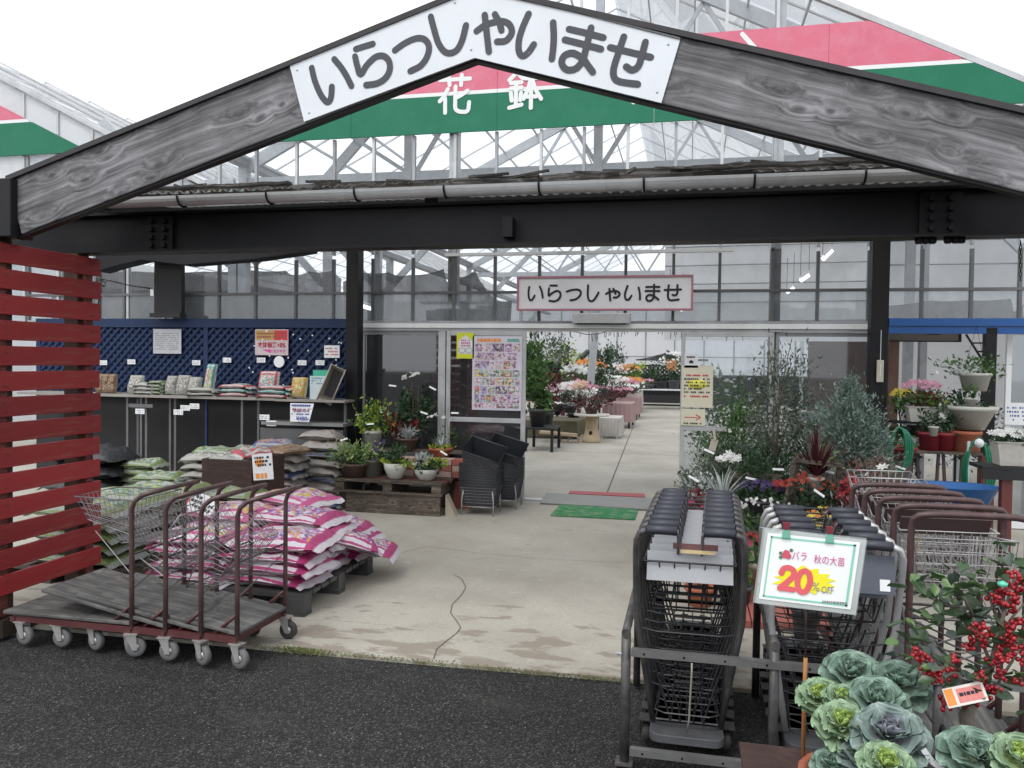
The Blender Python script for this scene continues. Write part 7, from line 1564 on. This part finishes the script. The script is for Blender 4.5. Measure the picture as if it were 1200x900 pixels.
# dark lattice behind it
DL = thing('dark_lattice', 'dark trellis panel behind the long black framed table', 'trellis', (-.6, 30.5, 0)); a, b = px(735, 462, 30.5), px(806, 430, 30.5)
m = MB(); x = a.x-1
while x < b.x:
    for s_ in (1, -1):
        h = b.z-a.z; x0, x1 = max(x, a.x), min(x+h, b.x)
        if x1 > x0:
            f = (lambda q: a.z+(q-x)) if s_ > 0 else (lambda q: b.z-(q-x)); m.beam((x0, 30.5+.02*s_, f(x0)), (x1, 30.5+.02*s_, f(x1)), .03, .05)
    x += .16
m.build('lattice_strip', BLACK, DL, kind='stuff'); MB().b2((a.x, 30.47, b.z), (b.x, 30.53, b.z+.06)).build('top_bar', BLACK, DL)
INT = [  # x, base y, Y, label, foliage mat, height, radius, flowers
 (630, 500, 11.0, 'big broad leaved plant in a grey pot just inside the left jamb', L_GRN, 1.15, .32, None, 700, .11),
 (641, 497, 11.6, 'reddish bush beside the broad leaved plant inside the doorway', L_RED, .8, .26, None, 420, .07),
 (627, 470, 12.0, 'arching fern like plant high behind the left jamb', L_DRK, .75, .35, None, 420, .16),
 (655, 481, 12.8, 'pink and white flowering plant at the left of the olive bench', L_DRK, .45, .30, F_PNK, 260, .05),
 (668, 484, 12.7, 'white sprays of flowers in the middle of the olive bench', L_OLV, .50, .28, F_WHT, 260, .05),
 (680, 476, 13.2, 'large pale peach bloom above the olive bench', L_DRK, .42, .25, F_PNK, 220, .05),
 (673, 462, 14.9, 'cream roses behind the peach bloom', L_GRN, .55, .32, F_WHT, 320, .06),
 (692, 458, 15.6, 'orange chrysanthemums beside the dark spire plant', L_DRK, .62, .30, F_ORG, 320, .06),
 (706, 470, 14.9, 'tall dark green spire shaped plant in the middle of the doorway', L_DRK, 1.10, .24, None, 620, .07),
 (719, 462, 16.2, 'white and pink flowers at the front of the rose cloth table', L_OLV, .38, .34, F_WHT, 240, .06),
 (718, 449, 19.5, 'round dark topped standard tree above the tables', L_DRK, .9, .36, None, 420, .08),
 (736, 452, 20.0, 'rounded orange chrysanthemum in a white pot along the aisle', L_GRN, .52, .34, F_ORG, 300, .07),
 (730, 462, 18.0, 'pink flowers on the second rose cloth table', L_OLV, .34, .36, F_PNK, 240, .06),
 (741, 460, 18.4, 'peach flowers at the corner of the second rose cloth table', L_OLV, .34, .28, F_ORG, 200, .06),
 (748, 456, 21.2, 'lime green bush near the dark trellis', L_YEL, .7, .32, None, 280, .07),
 (660, 455, 17.5, 'yellow green shrub beside the maroon panels', L_YEL, .95, .4, None, 360, .08),
 (775, 455, 25.3, 'dark leafy plant on the left of the long aisle end table', L_DRK, .9, .4, None, 300, .1),
 (790, 455, 25.2, 'plant with big white blooms at the right of the aisle end table', L_DRK, 1.0, .4, F_WHT, 300, .1),
 (758, 456, 25.4, 'low dark row of plants against the trellis', L_DRK, .6, .5, None, 260, .1),
 (645, 455, 16.0, 'grey leaved shrub far left behind the benches', L_OLV, 1.0, .4, None, 420, .08)]
for (x, yb, Y_, lb, mt_, h, r, fm, n, ls) in INT:
    ip('potted_plant', lb, x, yb, Y_, (r*.42, h*.22, POTG), [('c', mt_, n, (0, 0, h*.62), (r, r*.8, h*.42), ls, 12, 2.2)], [(fm, 42, (0, -.03, h*.7), (r*.95, r*.6, h*.3), .11), (F_WHT, 12, (0, -.05, h*.6), (r*1.2, r*.6, h*.2), .08)] if fm else [])
ip('potted_plant', 'single giant peach rose standing above the pink flowers', 680, 470, 12.5, (.05, .05, POTG), [], [(MI('peach_petal', [(.6, .42, .28), (.7, .52, .4)], .6, .2), 14, (0, -.02, .2), (.08, .05, .08), .15)], stems=[((0, 0, 0), (0, 0, .2), .01)])
MPN = thing('maroon_panel', 'row of dark maroon boards behind the flowers inside', 'panel', px(668, 445, 24))
for k in range(5): a, b = px(651+k*6.2, 468, 24), px(656.5+k*6.2, 430, 24); MB().b2((a.x, 24, 0), (b.x, 24.04, b.z)).build('board', M('maroon_board', (.07, .012, .025), .6), MPN)
for (x, y, w, h, tl_, l) in ((655, 426, .13, .16, 0, 'small dark round cushion left of the dark boots'), (663, 420, .15, .34, -.15, 'upright dark boot shaped planter on the maroon panels'), (681, 419, .15, .36, .6, 'slanting grey boot shaped planter leaning right'), (703, 424, .12, .2, 0, 'dark small cone beside the leaning prop'), (711, 424, .1, .18, 0, 'second dark small cone beside the leaning prop')):
    t = thing('dark_ornament', l, 'ornament', px(x, y, 24.1)); t.scale = (1.35,)*3; m = MB(); m.path([(0, 0, -h/2), (0, 0, 0), (w*.3, 0, h/2)], [w*.42, w*.5, w*.4], 10); o = m.build('body', BLACKP); o.parent = t; t.rotation_euler[1] = tl_; b_ = MB(); blob(b_, (w*.3, 0, h/2), w*.45, 10); o = b_.build('head', BLACKP); o.parent = t
    m = MB(); m.b2((-.02, .0, -h/2-.5), (.02, .03, -h/2)); o = m.build('stake', BROWNP); o.parent = t
OSG = thing('orange_card', 'small orange card hung above the dark trellis', 'card', px(787, 427, 29)); a, b = px(781, 434, 29), px(793, 421, 29); MB().b2((a.x, 29, a.z), (b.x, 29.01, b.z)).build('card', M('pale_orange_card', (.55, .28, .12), .7, var=.4, scale=6, bump=0), OSG)
# string of little lights under the header
m = MB(); pts = [px(x, y, 9.1) for x, y in ((622, 393), (632, 387), (645, 386), (660, 386), (675, 389), (688, 392), (702, 391), (715, 387), (735, 386), (760, 386), (785, 388), (800, 388), (830, 391), (870, 392))]; m.path(pts, .004, 4); g = random.Random(6)
for k in range(46):
    i = g.randint(0, len(pts)-2); p = pts[i].lerp(pts[i+1], g.random()); m.bar(p, p+Vector((g.uniform(-.02, .02), 0, -g.uniform(.04, .09))), .0035, 4)
tag(m.build('string_lights', BLACK), 'unlit string of tiny drop lights along the top of the doorway', 'string lights')
# shade nets
def net(label, pts, Y_, z0, sag=.0, rows_=6):
    P = [px(x, y, Y_) for x, y in pts]; m = MB(); vs = []; n = 6; top = []
    for a, b in zip(P[:-1], P[1:]):
        for k in range(n): t = k/n; q = a.lerp(b, t); q.z -= sag*4*t*(1-t); top.append(q)
    top.append(P[-1]); N_ = len(top)
    for j in range(rows_+1):
        for i, q in enumerate(top): t = j/rows_; vs.append((q.x, q.y+.10*math.sin(i*.9+j*.3)*t, q.z*(1-t)+z0*t))
    m.add(vs, [(j*N_+i, (j+1)*N_+i, (j+1)*N_+i+1, j*N_+i+1) for j in range(rows_) for i in range(N_-1)], True)
    tag(m.build('shade_net', NET), label, 'shade net')
net('dark shade net with peaked top edge behind the glass over the left window', ((402, 330), (415, 317), (455, 319), (480, 322), (520, 315), (524, 330), (537, 325), (557, 316), (566, 333), (580, 350), (600, 352)), 10.6, 1.98, .03)
net('broad dark shade net hanging inside the left bay', ((100, 314), (160, 318), (240, 318), (290, 316), (335, 317), (345, 322), (362, 318), (390, 317), (400, 326)), 10.4, 1.9, .02)
net('second dark net layer further back inside the left bay', ((60, 330), (200, 340), (300, 335), (420, 345)), 13, .2, .05)
net('low dark net slung inside beyond the blue lintel', ((1042, 358), (1090, 352), (1130, 352), (1185, 350), (1188, 366), (1200, 356)), 10.4, 2.16, .01)
net('far dark net peak above the trellis at the end of the aisle', ((745, 421), (770, 416), (784, 411), (800, 418), (830, 421)), 32, 1.75, .03)
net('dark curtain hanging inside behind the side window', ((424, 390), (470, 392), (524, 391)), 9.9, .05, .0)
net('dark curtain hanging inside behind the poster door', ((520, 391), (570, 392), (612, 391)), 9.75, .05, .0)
# lit tube lamps under the roof
EM = NT('lit_lamp_tube'); EM.b.inputs['Emission Color'].default_value = (1, 1, 1, 1); EM.b.inputs['Emission Strength'].default_value = 3.
for (x0, y0, x1, y1, Y_, l) in ((938, 329, 948, 322, 12, 'upper lit tube lamp seen through the glass right of the steel column'), (922, 343, 930, 337, 13, 'lower lit tube lamp seen through the glass right of the steel column'), (964, 304, 975, 293, 11, 'lit tube lamp nearest the top of the right glass'), (420, 357, 436, 362, 10.3, 'lit tube lamp behind the glass beside the left black post'), (785, 358, 800, 363, 12, 'lit tube lamp behind the right end of the hanging sign')):
    a, b = px(x0, y0, Y_), px(x1, y1, Y_); t = thing('tube_lamp', l, 'lamp', (a+b)/2, 'tube lamps under the greenhouse roof')
    MB().bar(a, b, .03, 6).build('tube', EM.m, t); u_ = Vector((0, 0, .045)); MB().beam(a+u_, b+u_, .10, .04).build('housing', WHITE, t)
    m = MB(); m.bar(a+u_, a+u_*12, .004, 3); m.bar(b+u_, b+u_*12, .004, 3); m.build('hanger', BLACK, t, kind='stuff')
# grey curtain strips and pipes in the right bay
t = thing('bay_column', 'rusty brown board column at the left of the right bay', 'column', px(1046, 440, 9.2)); a, b = px(1040, 480, 9.2).x, px(1052, 480, 9.2).x; MB().b2((a, 9.2, 0), (b, 9.3, 2.0)).build('board', M('rust_board', (.20, .11, .08), .8, dirt=(.2, .18, .17)), t)
for x0, x1, l in ((1060, 1070, 'broad grey steel column in the right bay'), (1078, 1086, 'narrow grey steel column in the right bay')):
    a, b = px(x0, 430, 10.5).x, px(x1, 430, 10.5).x; t = thing('steel_column', l, 'column', (a, 10.5, 0)); MB().b2((a, 10.5, 0), (b, 10.62, 3.7)).build('shaft', ALUD, t)

for i, (x, yb, Y_, r_, h, mt_, fm, l) in enumerate(((712, 471, 15.4, .5, .3, L_RED, F_PNK, 'low red and pink bedding along the front rose cloth table'), (728, 465, 17.8, .5, .28, L_DRK, F_WHT, 'low white bedding along the second rose cloth table'), (738, 457, 20.7, .6, .3, L_OLV, F_PNK, 'low pink bedding on the pale cloth table'),
    (650, 486, 13.8, .45, .4, L_RED, F_WHT, 'reddish foliage heap on the left end of the olive bench'), (672, 490, 13.7, .4, .5, L_SIL, F_WHT, 'pale wiry twigs spilling over the front of the olive bench'), (640, 440, 14.5, .5, .8, L_DRK, None, 'dark palm like plant high behind the olive bench'),
    (702, 452, 18.5, .6, .5, L_DRK, F_WHT, 'white flowers massed behind the dark spire plant'), (684, 446, 19.5, .6, .5, L_GRN, F_YEL, 'yellow flowers far behind the cream roses'))):
    ip('potted_plant', l, x, yb, Y_, (r_*.3, .08, POTG), [('c', mt_, 420, (0, 0, h*.6), (r_, r_*.7, h*.45), .06, 14, 2.4)], [(fm, 60, (0, -.03, h*.75), (r_*1., r_*.6, h*.3), .08)] if fm else [])
for i, (x, Y_, z0, r_, h, mt_, n, l) in enumerate(((835, 10.4, 0, .45, 1.15, L_GRN, 700, 'green bush inside the right door glass, behind the arrow notice'), (880, 10.2, 0, .4, 1.3, L_DRK, 700, 'dark bush inside the glass directly behind the olive tree'), (925, 9.5, 0, .35, 1.0, L_OLV, 600, 'grey green bush inside the right window below the pale trough'),
    (985, 9.0, 0, .3, .8, L_DRK, 500, 'dark bush pressed against the outside of the right window'), (940, 8.4, 0, .35, .85, L_DRK, 800, 'dark shrub behind the wooden easel'), (870, 7.6, 0, .32, .75, L_DRK, 700, 'dark shrub in the second row behind the violet flowers'), (895, 8.6, 0, .3, 1.0, L_OLV, 600, 'grey bush at the foot of the right hand glass'),
    (960, 7.6, 0, .3, .7, L_OLV, 600, 'grey green low shrub between the olive tree and the conifer'), (1008, 6.7, 0, .26, .6, L_DRK, 500, 'dark low shrub at the foot of the conifer'), (1040, 6.6, 0, .22, .6, L_DRK, 400, 'dark low shrub behind the silver leaved bush'), (862, 6.6, 0, .24, .5, L_DRK, 450, 'dark low shrub behind the white mopheads'))):
    p = px(x, 500, Y_); plant('shrub', l, (p.x, Y_, z0), (.14, .2, POTG), [('c', mt_, n, (0, 0, .15+h*.5), (r_, r_*.8, h*.5), .055, 18, 2.5)], [], 'shrub')

net('dark shade net hanging low behind the left bay glass', ((100, 342), (200, 345), (300, 343), (400, 346)), 9.5, 1.9, .01)

table('plant_table', 'small low table under the broad leaved plant inside the left jamb', 612, 650, 501, 14.0, .9, DARKW, DARKW)
